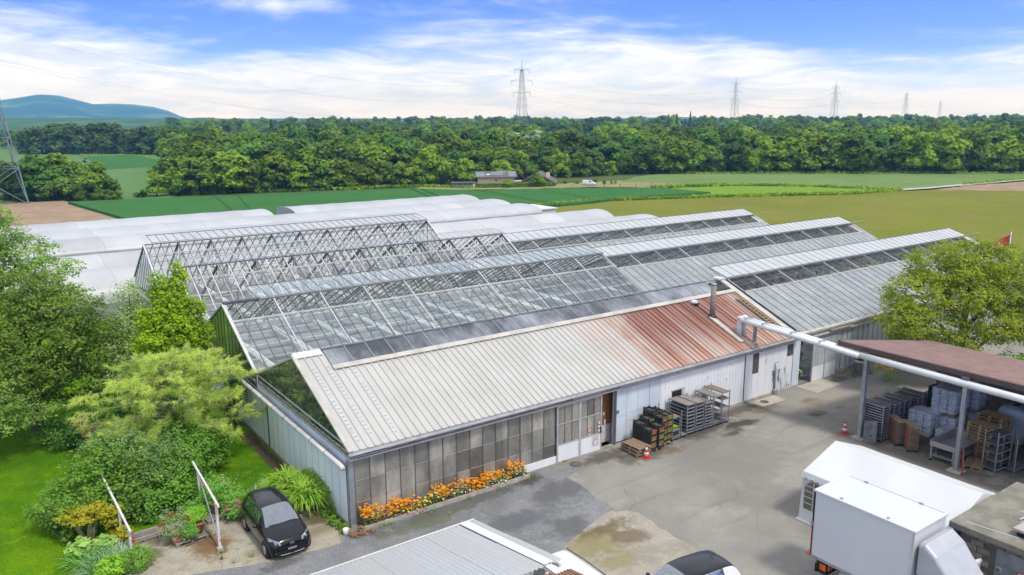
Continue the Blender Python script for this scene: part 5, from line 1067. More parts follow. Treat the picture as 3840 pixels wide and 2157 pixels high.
for s in (-1, 1): MB().add([(XM+s*.965, -16.5, 1.35), (XM+s*.965, -17.45, 1.35), (XM+s*.955, -17.2, 1.9), (XM+s*.955, -16.5, 1.95)], [(0, 1, 2, 3)]).build('side_window', 'glass_car', tk)
dfl = []
for i, (y, z, hw) in enumerate(((-16.22, 3.05, .84), (-16.40, 3.10, .88), (-16.75, 2.86, .90), (-17.1, 2.46, .86), (-17.36, 2.14, .80), (-17.46, 2.03, .77))): dfl.append(rsec(XM, hw, y, 1.98, max(z, 2.04), min(.16, (z-1.97)*.4), 4))
loft(dfl).build('roof_deflector', 'truck_grey', tk); MB().box(XM-.05, -17.37, 2.16, XM+.06, -17.36, 2.19).build('maker_plate', 'galv_dark', tk)
MB().box(X0+.3, YF-.02, 2.55, X0+.7, YF-.01, 2.80).build('front_panel', 'galv_dark', tk)
MB().tube([(X0-.1, -16.9, 2.3), (X0+.1, -16.7, 2.2)], .012, 5).build('aerial', 'black_plastic', tk)
dr = MB().grid(lambda a, c_: (13.24+.62*a, -16.95-.16*a+.14*math.sin(c_*2.4), .62+1.42*c_), 4, 8).build('open_door', 'truck_white', tk, True)
md = dr.modifiers.new('thick', 'SOLIDIFY'); md.thickness = .07
# ---- concrete hut
ht_ = thing('concrete_hut', 'low concrete block hut with mossy flat slab roof at the right', 'hut', (17, -18, 0))
sl_ = MB(); sl_.box(14.55, -24, 2.32, 19.5, -15.6, 2.55); sl_.build('roof_slab', 'roof_slab', ht_, bevel=.03)
hw_ = MB().box(14.95, -24, 0, 15.1, -15.85, 2.32).box(15.1, -16.0, 0, 19.2, -15.85, 2.32).box(19.05, -24, 0, 19.2, -16.0, 2.32).build('wall', 'mortar', ht_)
for r_ in range(11):
    for k in range(18):
        y = -16.0-k*.42-(.2 if r_ % 2 else 0)
        if -18.55 < y < -16.55 and r_*.205 < 2.05 and -18.35 < y-.1: continue
        MB().box(14.905, y-.39, .03+r_*.205, 14.95, y-.01, .215+r_*.205).build('block', 'block', hw_)
dd = MB().box(14.91, -18.25, .02, 14.96, -17.0, 2.06).build('door', 'galv', ht_); MB().box(14.86, -17.16, 1.32, 14.905, -17.06, 1.40).build('handle', 'galv_dark', dd); MB().box(14.895, -17.22, 1.28, 14.909, -17.04, 1.46).build('lock_plate', 'alu_light', dd)
sg = disc((-17.75, 1.45), .115, 'white', 'round_sign', dd, 14.902, 'x'); ring((-17.75, 1.45), .085, .117, 0, 6.29, 'red', 'red_ring', sg, 14.899, ax='x'); MB().beam((14.898, -17.68, 1.5), (14.898, -17.82, 1.4), .003, .02).build('bar_mark', 'red', sg)
t = thing('metal_sheet', 'rusty metal sheet lying on the hut roof', 'metal sheet', (16.4, -18.2, 2.6)); b = MB(); b.box(-1.0, -1.0, 0, 1.0, 1.0, .09); b.xf(Matrix.Translation((16.2, -18.25, 2.66)) @ Matrix.Rotation(R(4), 4, 'Y')); b.build('plate', 'rust_plate', t, bevel=.01); b = MB(); b.box(-.9, -.9, 0, .9, .9, .1); b.xf(Matrix.Translation((16.2, -18.25, 2.555))); b.build('spacer', 'black_plastic', t)
tag(MB().tube([(14.9, -16.0, 2.56), (15.0, -16.7, 2.565), (15.15, -17.5, 2.565)], .012, 6).build('white_cable', 'white', None), 'thin pale cable lying across the hut roof', 'cable'); tag(MB().beam((16.4, -17.0, 2.62), (17.4, -17.3, 2.78), .03, .03).build('white_batten', 'white', None), 'pale batten leaning beside the rusty sheet on the hut roof', 'batten')
# tiled lean-to at the bottom right corner
lt = thing('tiled_roof', 'corner of a brown tiled roof at the bottom right', 'roof', (13.6, -20, 0)); tl = MB().grid(lambda a, c_: (.30*(a-.5), .36*(c_-.5), .03*math.sin(a*math.pi)), 5, 1).mesh('tile', 'tile', True)
for i in range(9):
    for k in range(9):
        o = inst('tile', tl, lt, (13.0+k*.26, -18.65-i*.27, 1.62+.13*i-.05*0), (R(-24), 0, 0)); 
        if k == 0: MB().beam((12.86, -18.5-i*.27, 1.60+.13*i), (12.86, -18.75-i*.27, 1.72+.13*i), .10, .05).build('verge_tile', 'tile_edge', lt)
MB().tube([(12.8, -18.4, 1.5), (15.2, -18.4, 1.5)], .06, 10).build('gutter', 'galv_dark', lt, True); MB().prism([(-18.5, 1.45), (-21.0, 2.65), (-21.0, 0), (-18.7, 0)], 0, 12.95, 13.0).build('side_wall', 'block', lt)
# ---- carport with translucent sheets
cp = thing('carport', 'carport roofed with translucent corrugated sheets at the bottom of the picture', 'carport', (-1.5, -8.5, 0))
ky = math.atan2(.80, -4.7); sl2 = math.hypot(4.9, .83)
nw = 24
def corr(m):
    b = MB(); n = nw*4
    def fn(a, c_): return (a*1.0, c_*2.46, .022*math.cos(a*nw/2*2*math.pi*.5))
    return b.grid(fn, 48, 1).mesh('corrugated_sheet', m, True)
cs = corr('sheet_translucent'); exs, eys = Vector((1, 0, 0)), Vector((0, -4.7, .80)).normalized(); ezs = exs.cross(eys)*-1
def cport(x, s, n_=0): return Vector((x, -5.83, 2.2))+eys*s+Vector((0, eys.z, -eys.y))*n_
for i in range(11):
    for j in range(2):
        o = inst('corrugated_sheet', cs, cp, (0, 0, 0)); o.matrix_basis = Matrix.Translation(cport(2.05-1.0*(i+1), j*2.36, .02+.012*(i % 2)+.02*j)-Vector(ORG[cp.name])) @ frame_mat((0, 0, 0), exs, eys, ezs)
for s in np.arange(.05, 4.8, .72): MB().beam(cport(-9, s, -.06), cport(2.0, s, -.06), .07, .06).build('batten', 'white_worn', cp)
for x in np.arange(-8.4, 2.1, 1.3): MB().beam(cport(x, 0, -.14), cport(x, 4.78, -.14), .08, .10).build('rafter', 'white_worn', cp)
MB().beam(cport(1.62, 0, .06), cport(1.62, 4.75, .06), .34, .012, Vector((0, eys.z, -eys.y))).build('edge_flashing', 'white', cp); MB().beam(cport(-9, -.05, .03), cport(2.05, -.05, .03), .06, .05).build('eave_strip', 'tent_trim', cp)
for x in (-7.5, -3.2, 1.5):
    for s in (.3, 4.8): p_ = cport(x, s, -.2); MB().box(p_.x-.05, p_.y-.05, 0, p_.x+.05, p_.y+.05, p_.z).build('post', 'white_worn', cp)
cs2 = ribbed(1.6, .6, tuple(np.arange(0, .55, .11)), .03, .05).mesh('rusty_sheet', 'rust_sheet')
for k in range(2): o = inst('rusty_sheet', cs2, cp, (0, 0, 0)); o.matrix_basis = Matrix.Translation(cport(.95+.5*k, 5.0+.2*k, -.12)-Vector(ORG[cp.name])) @ frame_mat((0, 0, 0), exs, eys, ezs)
# ------------------------------------------------------------------ cars: one smooth shell, windows cut out of it as parts
def smooth_interp(xs, ys, q):
    """monotone cubic through the stations"""
    xs = np.asarray(xs, float); ys = np.asarray(ys, float); h = np.diff(xs); d = np.diff(ys)/h; m = np.zeros(len(xs)); m[0], m[-1] = d[0], d[-1]
    for i in range(1, len(xs)-1): m[i] = 0 if d[i-1]*d[i] <= 0 else 2/(1/d[i-1]+1/d[i])
    i = np.clip(np.searchsorted(xs, q)-1, 0, len(xs)-2); t = (q-xs[i])/h[i]
    return (2*t**3-3*t**2+1)*ys[i]+(t**3-2*t**2+t)*h[i]*m[i]+(-2*t**3+3*t**2)*ys[i+1]+(t**3-t**2)*h[i]*m[i+1]
def car(t, P, body, roofm=None):
    """P: stations y -> (sill z, waist half width, belt z, belt half width, top z, top half width); nose at -y"""
    st = P['st']; ys = [s[0] for s in st]; ny, nt_ = 66, 22; q = np.linspace(ys[0], ys[-1], ny+1); V = np.zeros((ny+1, 2*nt_+1, 3))
    f = [smooth_interp(ys, [s[k] for s in st], q) for k in range(1, 7)]
    for i in range(ny+1):
        zs_, ww, zb, wb, zt, wt = [f[k][i] for k in range(6)]
        kx = np.array([ww*.93, ww, ww*.995, wb, wb*.4+wt*.6, wt, wt*.82, wt*.45, 0]); kz = np.array([zs_, zs_+(zb-zs_)*.42, zs_+(zb-zs_)*.75, zb, zb*.42+zt*.58, zt-.055*min(1, (zt-zb)*3), zt-.014, zt+.006, zt+.014]); kt = np.array([0, .16, .28, .4, .55, .70, .78, .88, 1.0])
        tt = np.linspace(0, 1, nt_+1); x = smooth_interp(kt, kx, tt); z = smooth_interp(kt, kz, tt)
        for j in range(nt_+1): V[i, j] = (-x[j], q[i], z[j]); V[i, 2*nt_-j] = (x[j], q[i], z[j])
    idx = lambda i, j: i*(2*nt_+1)+j
    groups = {}
    yw0, yw1, yr0, yr1 = P['screen']; pil = P['pillars']
    for i in range(ny):
        yc = (q[i]+q[i+1])/2
        for j in range(2*nt_):
            tj = min((j+.5)/nt_, 2-(j+.5)/nt_); key = 'body'
            if yw0 < yc < yw1 and tj > .735: key = 'windscreen'
            elif P.get('rear') and P['rear'][0] < yc < P['rear'][1] and tj > .74: key = 'rear_window'
            elif .425 < tj < .66:
                for (a, c_) in P['side']:
                    if a < yc < c_: key = 'side_window_%d_%d' % (j < nt_, int(a*100))
            if key == 'body' and roofm and tj > .70 and yw1 < yc < yr1: key = 'roof'
            groups.setdefault(key, []).append((idx(i, j), idx(i, j+1), idx(i+1, j+1), idx(i+1, j)))
    Vf = V.reshape(-1, 3)
    for key, F in groups.items():
        used = sorted({k for f_ in F for k in f_}); mp = {k: n for n, k in enumerate(used)}
        b = MB().add([Vf[k] for k in used], [tuple(mp[k] for k in f_) for f_ in F])
        nm = 'side_window' if key.startswith('side') else key
        o = b.build(nm, body if key == 'body' else (roofm if key == 'roof' else 'glass_car'), t, True)
    for e, yy in ((0, ys[0]), (ny, ys[-1])): MB().add([V[e, j] for j in range(2*nt_+1)], [tuple(range(2*nt_+1))]).build('end_panel', body, t)
    MB().box(-P['w']+.12, ys[0]+.15, .16, P['w']-.12, ys[-1]-.15, .5).build('underbody', 'black_plastic', t)
    for y in P['axles']:
        for s in (-1, 1):
            MB().tube([(s*(P['w']-.20), y, P['r']+.01), (s*(P['w']+.004), y, P['r']+.01)], P['r']+.055, 26).build('wheel_arch', 'black_plastic', t, True); wheel(t, s*(P['w']-.085), y, P['r'], .19)
    return V
up_ = thing('black_car', 'small black hatchback parked beside the shed wall, facing the yard', 'car', (-2.67, -.78, 0), .0)
ORG[up_.name] = (0, 0, 0)
V = car(up_, dict(w=.82, r=.29, axles=(.60, 3.0), screen=(.92, 1.62, 2.6, 3.25), pillars=0, side=((1.42, 2.12), (2.2, 2.98)), rear=(3.38, 3.52), st=[
    (0.0, .34, .60, .52, .58, .60, .44), (.06, .24, .70, .60, .66, .70, .52), (.22, .20, .78, .70, .74, .80, .60), (.55, .20, .82, .80, .77, .90, .64), (.90, .20, .82, .88, .77, .985, .66), (1.25, .20, .825, .91, .77, 1.27, .60), (1.62, .20, .825, .93, .77, 1.455, .555), (2.1, .20, .825, .95, .77, 1.485, .56), (2.7, .20, .825, .97, .765, 1.47, .55), (3.15, .22, .82, 1.0, .755, 1.43, .53), (3.42, .26, .79, 1.02, .72, 1.33, .50), (3.54, .34, .70, .98, .66, 1.08, .52)]), 'car_black')
MB().box(-.60, -.045, .24, .60, -.0, .40).build('lower_grille', 'black_plastic', up_); MB().box(-.50, -.05, .455, .50, -.015, .50).build('grille_slot', 'black_plastic', up_)
MB().grid(lambda a, c_: (-.70+1.4*a, .035-.10*math.sin(math.pi*a)+.06*abs(2*a-1)**3, .23+.35*c_), 20, 4).build('bumper', 'car_black', up_, True)
MB().tube([(-.55, -.02, .255), (-.3, -.055, .235), (.3, -.055, .235), (.55, -.02, .255)], .012, 6).build('lip', 'chrome', up_)
for s in (-1, 1):
    MB().grid(lambda a, c_: (s*(.40+.36*a), .02+.30*a**1.6-.02+.06*c_, .62+.11*a+(.12+.03*a)*c_-.03*(1-a)), 8, 4).build('headlight', 'lamp_glass', up_, True); l_ = MB().tube([(s*.56, .04, .70), (s*.56, .10, .70)], .055, 12).build('headlamp_reflector', 'chrome', up_)
    MB().tube([(s*.56, -.03, .335), (s*.56, .03, .335)], .05, 12).build('fog_lamp', 'lamp_glass', up_)
    mi = MB(); mi.grid(lambda a, c_: (s*(.80+.10+.09*math.cos(a*6.283)*math.sin(c_*3.1416)), 1.28+.06*math.cos(c_*3.1416), .96+.065*math.sin(a*6.283)*math.sin(c_*3.1416)), 12, 8); mi.build('mirror', 'car_black', up_, True); MB().tube([(s*.76, 1.30, .92), (s*.84, 1.29, .94)], .022, 6).build('mirror_arm', 'black_plastic', up_)
    MB().tube([(s*.81, 1.95, .80), (s*.815, 2.1, .80)], .015, 6).build('door_handle', 'car_black', up_)
pl_ = MB().box(-.16, -.085, .405, .16, -.075, .475).build('number_plate', 'plate_white', up_)
em = MB(); em.tube([(0, -.032, .615), (0, -.055, .615)], .078, 24).build('emblem', 'car_black', up_); ring((0, .615), .064, .078, 0, 6.29, 'chrome', 'emblem_ring', up_, -.058, 28)
zc_ = .615
for p_, q_ in (((-.028, .052), (-.0, .004)), ((.028, .052), (0, .004)), ((-.055, .03), (-.026, -.052)), ((-.026, -.052), (0, -.006)), ((.055, .03), (.026, -.052)), ((.026, -.052), (0, -.006))): MB().beam((p_[0], -.058, zc_+p_[1]), (q_[0], -.058, zc_+q_[1]), .004, .013).build('emblem_stroke', 'chrome', up_)
for s in (-1, 1): MB().beam((s*.30-.2, .93, 1.0), (s*.30+.22, .90, .99), .02, .02).build('wiper', 'black_plastic', up_)
for s in (-.38, .38): MB().box(s-.22, 1.5, .45, s+.22, 2.1, .95).box(s-.20, 1.95, .9, s+.20, 2.1, 1.18).build('seat', 'galv_dark', up_)
MB().box(-.7, 1.05, .6, .7, 1.4, .88).build('dashboard', 'black_plastic', up_); MB().box(-.05, 1.45, 1.22, .07, 1.47, 1.29).build('windscreen_badge', 'wall_blue', up_)
# bottom edge: white crossover with black roof, heading left
sv = thing('white_suv', 'white crossover with glossy black roof at the bottom edge', 'car', (4.25, -11.22, 0), R(-90-4))
ORG[sv.name] = (0, 0, 0)
car(sv, dict(w=.88, r=.33, axles=(.85, 3.4), screen=(1.18, 1.92, 3, 3.95), pillars=0, side=((1.75, 2.55), (2.65, 3.35)), rear=(3.86, 4.05), st=[(0, .42, .64, .66, .6, .74, .48), (.08, .3, .76, .74, .7, .84, .56), (.3, .27, .85, .84, .8, .94, .64), (.75, .27, .88, .93, .82, 1.02, .68), (1.15, .27, .88, .99, .82, 1.09, .70), (1.5, .27, .88, 1.02, .82, 1.37, .62), (1.95, .27, .88, 1.04, .82, 1.58, .58), (2.5, .27, .88, 1.06, .82, 1.615, .58), (3.2, .27, .88, 1.08, .81, 1.595, .565), (3.75, .3, .87, 1.1, .79, 1.53, .55), (4.02, .36, .83, 1.1, .75, 1.32, .55), (4.15, .45, .74, 1.0, .68, 1.08, .56)]), 'car_white', 'car_black')
for s in (-1, 1):
    MB().grid(lambda a, c_: (s*(.80+.15+.09*math.cos(a*6.283)*math.sin(c_*3.1416)), 1.55+.07*math.cos(c_*3.1416), 1.06+.07*math.sin(a*6.283)*math.sin(c_*3.1416)), 12, 8).build('mirror', 'car_black', sv, True); MB().box(s*.74-.06, 3.98, .78, s*.74+.06, 4.12, 1.0).build('tail_light', 'red_lamp', sv, bevel=.02)
MB().tube([(0, 3.35, 1.59), (0, 3.55, 1.70)], .01, 6).build('aerial', 'black_plastic', sv)
for s in (-.40, .40): MB().box(s-.24, 2.0, .5, s+.24, 2.6, 1.2).build('seat', 'galv_dark', sv)
# white estate whose rear sticks out from under the carport
ev = thing('white_estate', 'white estate car half hidden under the translucent carport', 'car', (3.62, -12.15, 0), 0); ORG[ev.name] = (0, 0, 0)
car(ev, dict(w=.86, r=.32, axles=(.85, 3.4), screen=(1.2, 1.9, 3, 4.2), pillars=0, side=((1.8, 2.6), (2.7, 3.4), (3.48, 4.0)), rear=None, st=[(0, .42, .64, .66, .6, .72, .48), (.1, .3, .76, .72, .7, .8, .56), (.4, .25, .84, .82, .78, .9, .64), (1.1, .25, .86, .92, .80, 1.02, .68), (1.5, .25, .86, .96, .80, 1.28, .64), (1.95, .25, .86, .98, .80, 1.47, .62), (2.6, .25, .86, 1.0, .80, 1.5, .63), (3.5, .25, .86, 1.0, .80, 1.49, .64), (4.05, .28, .85, 1.0, .79, 1.46, .65), (4.2, .36, .80, .98, .76, 1.36, .62), (4.28, .45, .72, .95, .7, 1.15, .58)]), 'car_white')
for s in (-1, 1): MB().tube([(s*.63, 1.95, 1.475), (s*.655, 3.0, 1.50), (s*.66, 4.05, 1.47)], .016, 6).build('roof_rail', 'black_plastic', ev); MB().grid(lambda a, c_: (s*(.90+.08*math.cos(a*6.283)*math.sin(c_*3.1416)), 1.5+.06*math.cos(c_*3.1416), 1.0+.06*math.sin(a*6.283)*math.sin(c_*3.1416)), 10, 6).build('mirror', 'car_white', ev, True)
# ------------------------------------------------------------------ foliage helpers
def raw_mesh(name, V, F, m, nper=4):
    me = bpy.data.meshes.new(name); n = len(F)
    me.vertices.add(len(V)); me.vertices.foreach_set('co', np.asarray(V, np.float32).ravel())
    me.loops.add(n*nper); me.loops.foreach_set('vertex_index', np.asarray(F, np.int32).ravel())
    me.polygons.add(n); me.polygons.foreach_set('loop_start', np.arange(0, n*nper, nper, dtype=np.int32))
    try: me.polygons.foreach_set('loop_total', np.full(n, nper, dtype=np.int32))
    except Exception: pass
    me.update(calc_edges=True); me.validate(); me.materials.append(MATS[m]); return me
def unit(a): return a/np.maximum(np.linalg.norm(a, axis=1, keepdims=True), 1e-9)
def leaf_geo(P, Nn, size, aspect=.55, r=rng, droop=None):
    n = len(P); size = np.broadcast_to(size, (n,)) if np.ndim(size) else np.full(n, size); size = size*r.uniform(.7, 1.3, n)
    t = unit(r.normal(size=(n, 3))); a = unit(np.cross(Nn, t))
    if droop is not None: a = unit(a+np.array([0, 0, -droop]))
    b = unit(np.cross(Nn, a))
    L_ = a*size[:, None]/2; B = b*(size*aspect)[:, None]/2
    V = np.stack([P-L_, P-L_*.05+B, P+L_, P-L_*.05-B], 1).reshape(-1, 3); return V, np.arange(4*n).reshape(n, 4)
def crown_points(ells, n, clump=.55, per=26, shell=.55, r=rng, flat=1.0):
    """clumps of leaves spread through ellipsoids, denser at the outside; returns points and outward-up normals"""
    vol = np.array([e[1][0]*e[1][1]*e[1][2] for e in ells])**(2/3); k = np.maximum(1, (vol/vol.sum()*n/per).astype(int)); Ps, Ns = [], []
    for (c, rad), kk in zip(ells, k):
        d = unit(r.normal(size=(kk, 3))); rr = shell+(1-shell)*r.random(kk)**.6; cc = np.array(c)+d*rr[:, None]*np.array(rad)
        cr = clump*r.uniform(.6, 1.3, kk); q = unit(r.normal(size=(kk*per, 3)))*(r.random(kk*per)**.45)[:, None]*np.repeat(cr, per)[:, None]; q[:, 2] *= flat
        P = np.repeat(cc, per, 0)+q; o = np.repeat(d, per, 0); Nn = unit(o*.5+unit(q+1e-6)*.45+np.array([0, 0, .95])+r.normal(size=P.shape)*.45); Ps.append(P); Ns.append(Nn)
    return np.concatenate(Ps), np.concatenate(Ns)
def limbs(base, top, rad, ells, r, n_sub=3, m='bark', parent=None, name='trunk', lean=.25):
    b = MB(); base, top = np.array(base, float), np.array(top, float)
    mid = [base+(top-base)*t+np.array([r.normal()*lean*t*(1-t), r.normal()*lean*t*(1-t), 0]) for t in (0, .06, .3, .6, 1)]
    b.tube(mid, [rad*1.35, rad*1.05, rad*.85, rad*.6, rad*.3], 10)
    for c, rd in ells:
        c = np.array(c, float); t = float(np.clip((c[2]-base[2])/(top[2]-base[2]+1e-6)-.35, .12, .85)); s = base+(top-base)*t
        m1 = s+(c-s)*.5+np.array([0, 0, .12*np.linalg.norm(c-s)]); b.tube([s, m1, c], [rad*.42*(1-t*.4), rad*.24, rad*.1], 7)
        for _ in range(n_sub):
            e = c+unit(r.normal(size=(1, 3)))[0]*np.array(rd)*.8; b.tube([m1+(c-m1)*r.random(), (c+e)/2+np.array([0, 0, .1]), e], [rad*.12, rad*.07, rad*.02], 5)
    return b.build(name, m, parent, True)
def plant(name, label, cat, base, ells, n, leaf, size, aspect=.55, clump=.5, per=26, shell=.5, trunk=None, bark='bark', flat=1.0, droop=None, group=None, seed=0, extra=None):
    r = np.random.default_rng(seed+11); t = thing(name, label, cat, base, 0, group); base = np.array(base, float)
    P, Nn = crown_points(ells, n, clump, per, shell, r, flat); P[:, 2] = np.maximum(P[:, 2], .03)
    V, F = leaf_geo(P, Nn, size, aspect, r, droop); o = bpy.data.objects.new('crown' if trunk else 'foliage', raw_mesh('foliage', V-base, F, leaf)); COL.objects.link(o); o.parent = t; ORG[o.name] = tuple(base)
    if trunk: limbs(base-np.array([0, 0, .1]), trunk[0], trunk[1], ells, r, 3, bark, t)
    return t
def flowers(parent, pts, m, size, r=rng, name='flowers'):
    """small cupped heads: five petals each"""
    n = len(pts); V = []; F = []
    for k in range(n):
        c = pts[k]; ax = unit(np.array([[r.normal()*.4, r.normal()*.4, 1.]]))[0]; a = np.cross(ax, [1, 0, 0]); a /= np.linalg.norm(a); b_ = np.cross(ax, a); s = size*r.uniform(.7, 1.2)
        for i in range(5):
            t = i*1.2566+r.random()*.2; d = a*math.cos(t)+b_*math.sin(t); e = a*math.cos(t+.6)+b_*math.sin(t+.6); f = a*math.cos(t-.6)+b_*math.sin(t-.6); o = len(V)
            V += [c, c+e*s*.8+ax*s*.45, c+d*s*1.05+ax*s*.75, c+f*s*.8+ax*s*.45]; F.append((o, o+1, o+2, o+3))
    off = np.array(ORG.get(parent.name, (0, 0, 0))) if parent else np.zeros(3); ob = bpy.data.objects.new(name, raw_mesh(name, np.array(V)-off, F, m)); COL.objects.link(ob); ob.parent = parent; ob['kind'] = 'stuff'; ORG[ob.name] = tuple(off); return ob
def blades(parent, base, n, length, width, m, spread=1.0, r=rng, name='leaves', arch=.5, nseg=4):
    """strap leaves arching out of a clump"""
    off = np.array(ORG.get(parent.name, (0, 0, 0))); V = []; F = []
    for k in range(n):
        az = r.random()*6.283; el = r.uniform(.35, 1.35); ln = length*r.uniform(.7, 1.15); w = width*r.uniform(.7, 1.2); d = np.array([math.cos(az), math.sin(az), 0]); s = np.array([-d[1], d[0], 0]); p = np.array(base)+d*r.random()*.12*spread+s*r.normal()*.05*spread; o = len(V); ang = el
        for i in range(nseg+1):
            ww = w*(1-(i/nseg)**2.2)+.002; V += [p-s*ww/2, p+s*ww/2]; p = p+(d*math.cos(ang)+np.array([0, 0, math.sin(ang)]))*ln/nseg; ang -= arch*r.uniform(.7, 1.2)*2/nseg*1.1
        F += [(o+2*i, o+2*i+1, o+2*i+3, o+2*i+2) for i in range(nseg)]
    V = np.array(V); V[:, 2] = np.maximum(V[:, 2], .03); ob = bpy.data.objects.new(name, raw_mesh(name, V-off, F, m)); COL.objects.link(ob); ob.parent = parent; ORG[ob.name] = tuple(off); return ob
# ------------------------------------------------------------------ garden trees on the left
def E_(c, r_): return (c, r_ if isinstance(r_, tuple) else (r_, r_, r_*.8))
plant('hornbeam_tree', 'tall feathery yellow-green tree at the left edge, topmost foliage', 'tree', (-9.3, 27.5, 0), [E_((-9.8, 27, 10.3), (1.3, 1.5, 1.0)), E_((-9.6, 27, 9.3), (1.7, 1.8, 1.5)), E_((-8.4, 27.5, 8.0), (2.2, 2, 1.1)), E_((-10.5, 27, 7.6), (2.2, 2.2, 1.4)), E_((-7.0, 27.5, 6.9), (1.9, 1.6, .8)), E_((-9.0, 27, 6.2), (2.6, 2.4, 1.2)), E_((-6.5, 27, 5.6), (1.5, 1.5, .7)), E_((-10.5, 27, 4.8), (2.6, 2.4, 1.4)), E_((-7.8, 27.3, 4.2), (2.2, 2.2, 1.1))], 23000, 'leaf_hornbeam', .19, .5, .5, 24, .45, ((-9.5, 27.2, 9.4), .22), flat=.42, droop=.25, seed=1)
plant('beech_tree', 'broad dark green tree bulging over the lawn at the left', 'tree', (-9.0, 19.0, 0), [E_((-8.9, 19, 7.2), (2.4, 2.2, 1.3)), E_((-7.2, 18.6, 6.2), (2.1, 2.0, 1.2)), E_((-10.4, 18.5, 6.0), (2.4, 2.4, 1.5)), E_((-6.2, 18.8, 4.9), (1.8, 1.9, 1.1)), E_((-8.4, 17.8, 5.0), (2.6, 2.2, 1.4)), E_((-6.4, 18.5, 3.6), (1.9, 1.9, 1.2)), E_((-9.6, 17.4, 3.8), (2.6, 2.2, 1.4)), E_((-7.2, 18.5, 2.4), (2.2, 2.0, 1.2)), E_((-10.2, 18.5, 2.6), (2.6, 2.6, 1.3))], 36000, 'leaf_beech', .17, .55, .5, 26, .45, ((-9.0, 19, 7.2), .28), flat=.5, droop=.25, seed=2)
plant('low_beech_branch', 'pale fresh foliage hanging low over the dark lawn at the left edge', 'tree', (-11.3, 15.2, 0), [E_((-10.6, 15.3, 2.6), (1.9, 1.4, .5)), E_((-9.4, 15.6, 2.15), (1.3, 1.1, .38)), E_((-11.6, 15.0, 2.9), (1.9, 1.6, .7)), E_((-10.5, 15.0, 1.9), (1.4, 1.1, .35)), E_((-11.5, 16, 3.8), (2.0, 1.8, .9))], 7000, 'leaf_hornbeam', .16, .5, .4, 22, .35, ((-11.3, 15.2, 3.6), .16), flat=.4, droop=.3, seed=3)
plant('pale_shrub_tree', 'pale grey-green slender tree between the dark tree and the bright maple', 'tree', (-4.3, 18.6, 0), [E_((-4.1, 18.8, 6.4), (.75, .75, .95)), E_((-4.4, 18.5, 5.1), (1.0, 1.0, .9)), E_((-4.9, 18.0, 4.0), (1.1, 1.1, .9)), E_((-4.1, 18.4, 3.9), (1.2, 1.0, 1.1)), E_((-5.0, 17.2, 2.7), (1.3, 1.1, .9)), E_((-4.0, 17.6, 2.5), (1.3, 1.1, 1.0))], 13000, 'leaf_pale', .14, .5, .42, 24, .4, ((-4.1, 18.7, 6.6), .09), seed=4)
plant('bright_maple', 'bright yellow-green conical maple in front of the clear glasshouse gable', 'tree', (-2.55, 16.3, 0), [E_((-2.1, 16.5, 7.7), (.42, .42, .75)), E_((-3.0, 16.3, 7.3), (.40, .4, .7)), E_((-2.55, 16.4, 6.5), (1.0, .95, .9)), E_((-1.75, 16.3, 5.9), (.85, .9, .8)), E_((-3.3, 16.2, 5.7), (.95, 1.0, .8)), E_((-2.4, 16.0, 5.0), (1.4, 1.2, .9)), E_((-1.5, 16.1, 4.5), (.85, 1.1, .8)), E_((-3.5, 16.0, 4.4), (1.1, 1.2, .9)), E_((-2.5, 15.8, 3.6), (1.6, 1.4, .9)), E_((-1.5, 15.9, 3.0), (.95, 1.2, .8)), E_((-3.5, 15.8, 3.0), (1.2, 1.2, .9)), E_((-2.5, 15.7, 2.2), (1.6, 1.4, .8))], 27000, 'leaf_maple', .16, .8, .36, 26, .5, ((-2.5, 16.3, 7.6), .10), bark='bark_pale', seed=5)
plant('wall_vine', 'dark glossy leaves against the end wall beside the pine', 'shrub', (-.75, 12.9, 0), [E_((-.75, 12.9, 2.9), (.45, .7, .7)), E_((-.75, 12.2, 2.2), (.45, .6, .6)), E_((-.8, 13.2, 1.5), (.5, .9, .9))], 1500, 'leaf_dark', .17, .6, .3, 20, .4, ((-.75, 12.9, 2.9), .05), seed=6)
# pine: long drooping needle tufts on whorled branches, snapped leader
r = np.random.default_rng(21); pb = (-4.1, 10.6, 0); pine = thing('pine_tree', 'broad light green long-needled pine with a snapped top', 'tree', pb)
tr = MB(); tr.tube([(-4.1, 10.6, -.1), (-4.12, 10.6, 1.5), (-4.02, 10.65, 3.4), (-3.95, 10.6, 5.15)], [.24, .19, .14, .09], 10); tufts = []
def branch(az, z, ln, rise, droop_, rad=.05):
    d = np.array([math.cos(az), math.sin(az), 0]); p0_ = np.array([-4.05, 10.62, z]); pts = []
    for i in range(7):
        t = i/6; pts.append(p0_+d*ln*t+np.array([math.sin(az*3)*.12*t, math.cos(az*5)*.12*t, rise*ln*t-droop_*ln*t*t]))
    tr.tube(pts, [rad*(1-.85*i/6) for i in range(7)], 6, False)
    for i in range(2, 7):
        for _ in range(3):
            s = unit(r.normal(size=(1, 3)))[0]; s[2] = abs(s[2])*.3-.05; q = pts[i]+s*r.uniform(.15, .75)*(.5+.5*i/6); tr.tube([pts[i], (pts[i]+q)/2+np.array([0, 0, .04]), q], [rad*.35, rad*.25, rad*.12], 4, False)
            tufts.append((q, unit((q-pts[i]+d*.3+np.array([0, 0, .25]))[None])[0])); tufts.append(((q+pts[i])/2, unit((d+s)[None])[0]))
    tufts.append((pts[6], d))
for z, nb, ln in ((1.0, 7, 3.4), (1.6, 8, 3.9), (2.25, 9, 4.0), (2.9, 9, 3.9), (3.5, 9, 3.5), (4.0, 8, 3.0), (4.5, 7, 2.4), (4.9, 6, 1.6)):
    o_ = r.random()*6
    for k in range(nb): branch(o_+k*6.283/nb+r.normal()*.15, z+r.normal()*.12, ln*r.uniform(.72, 1.12), .30 if z < 4 else .28, .22)
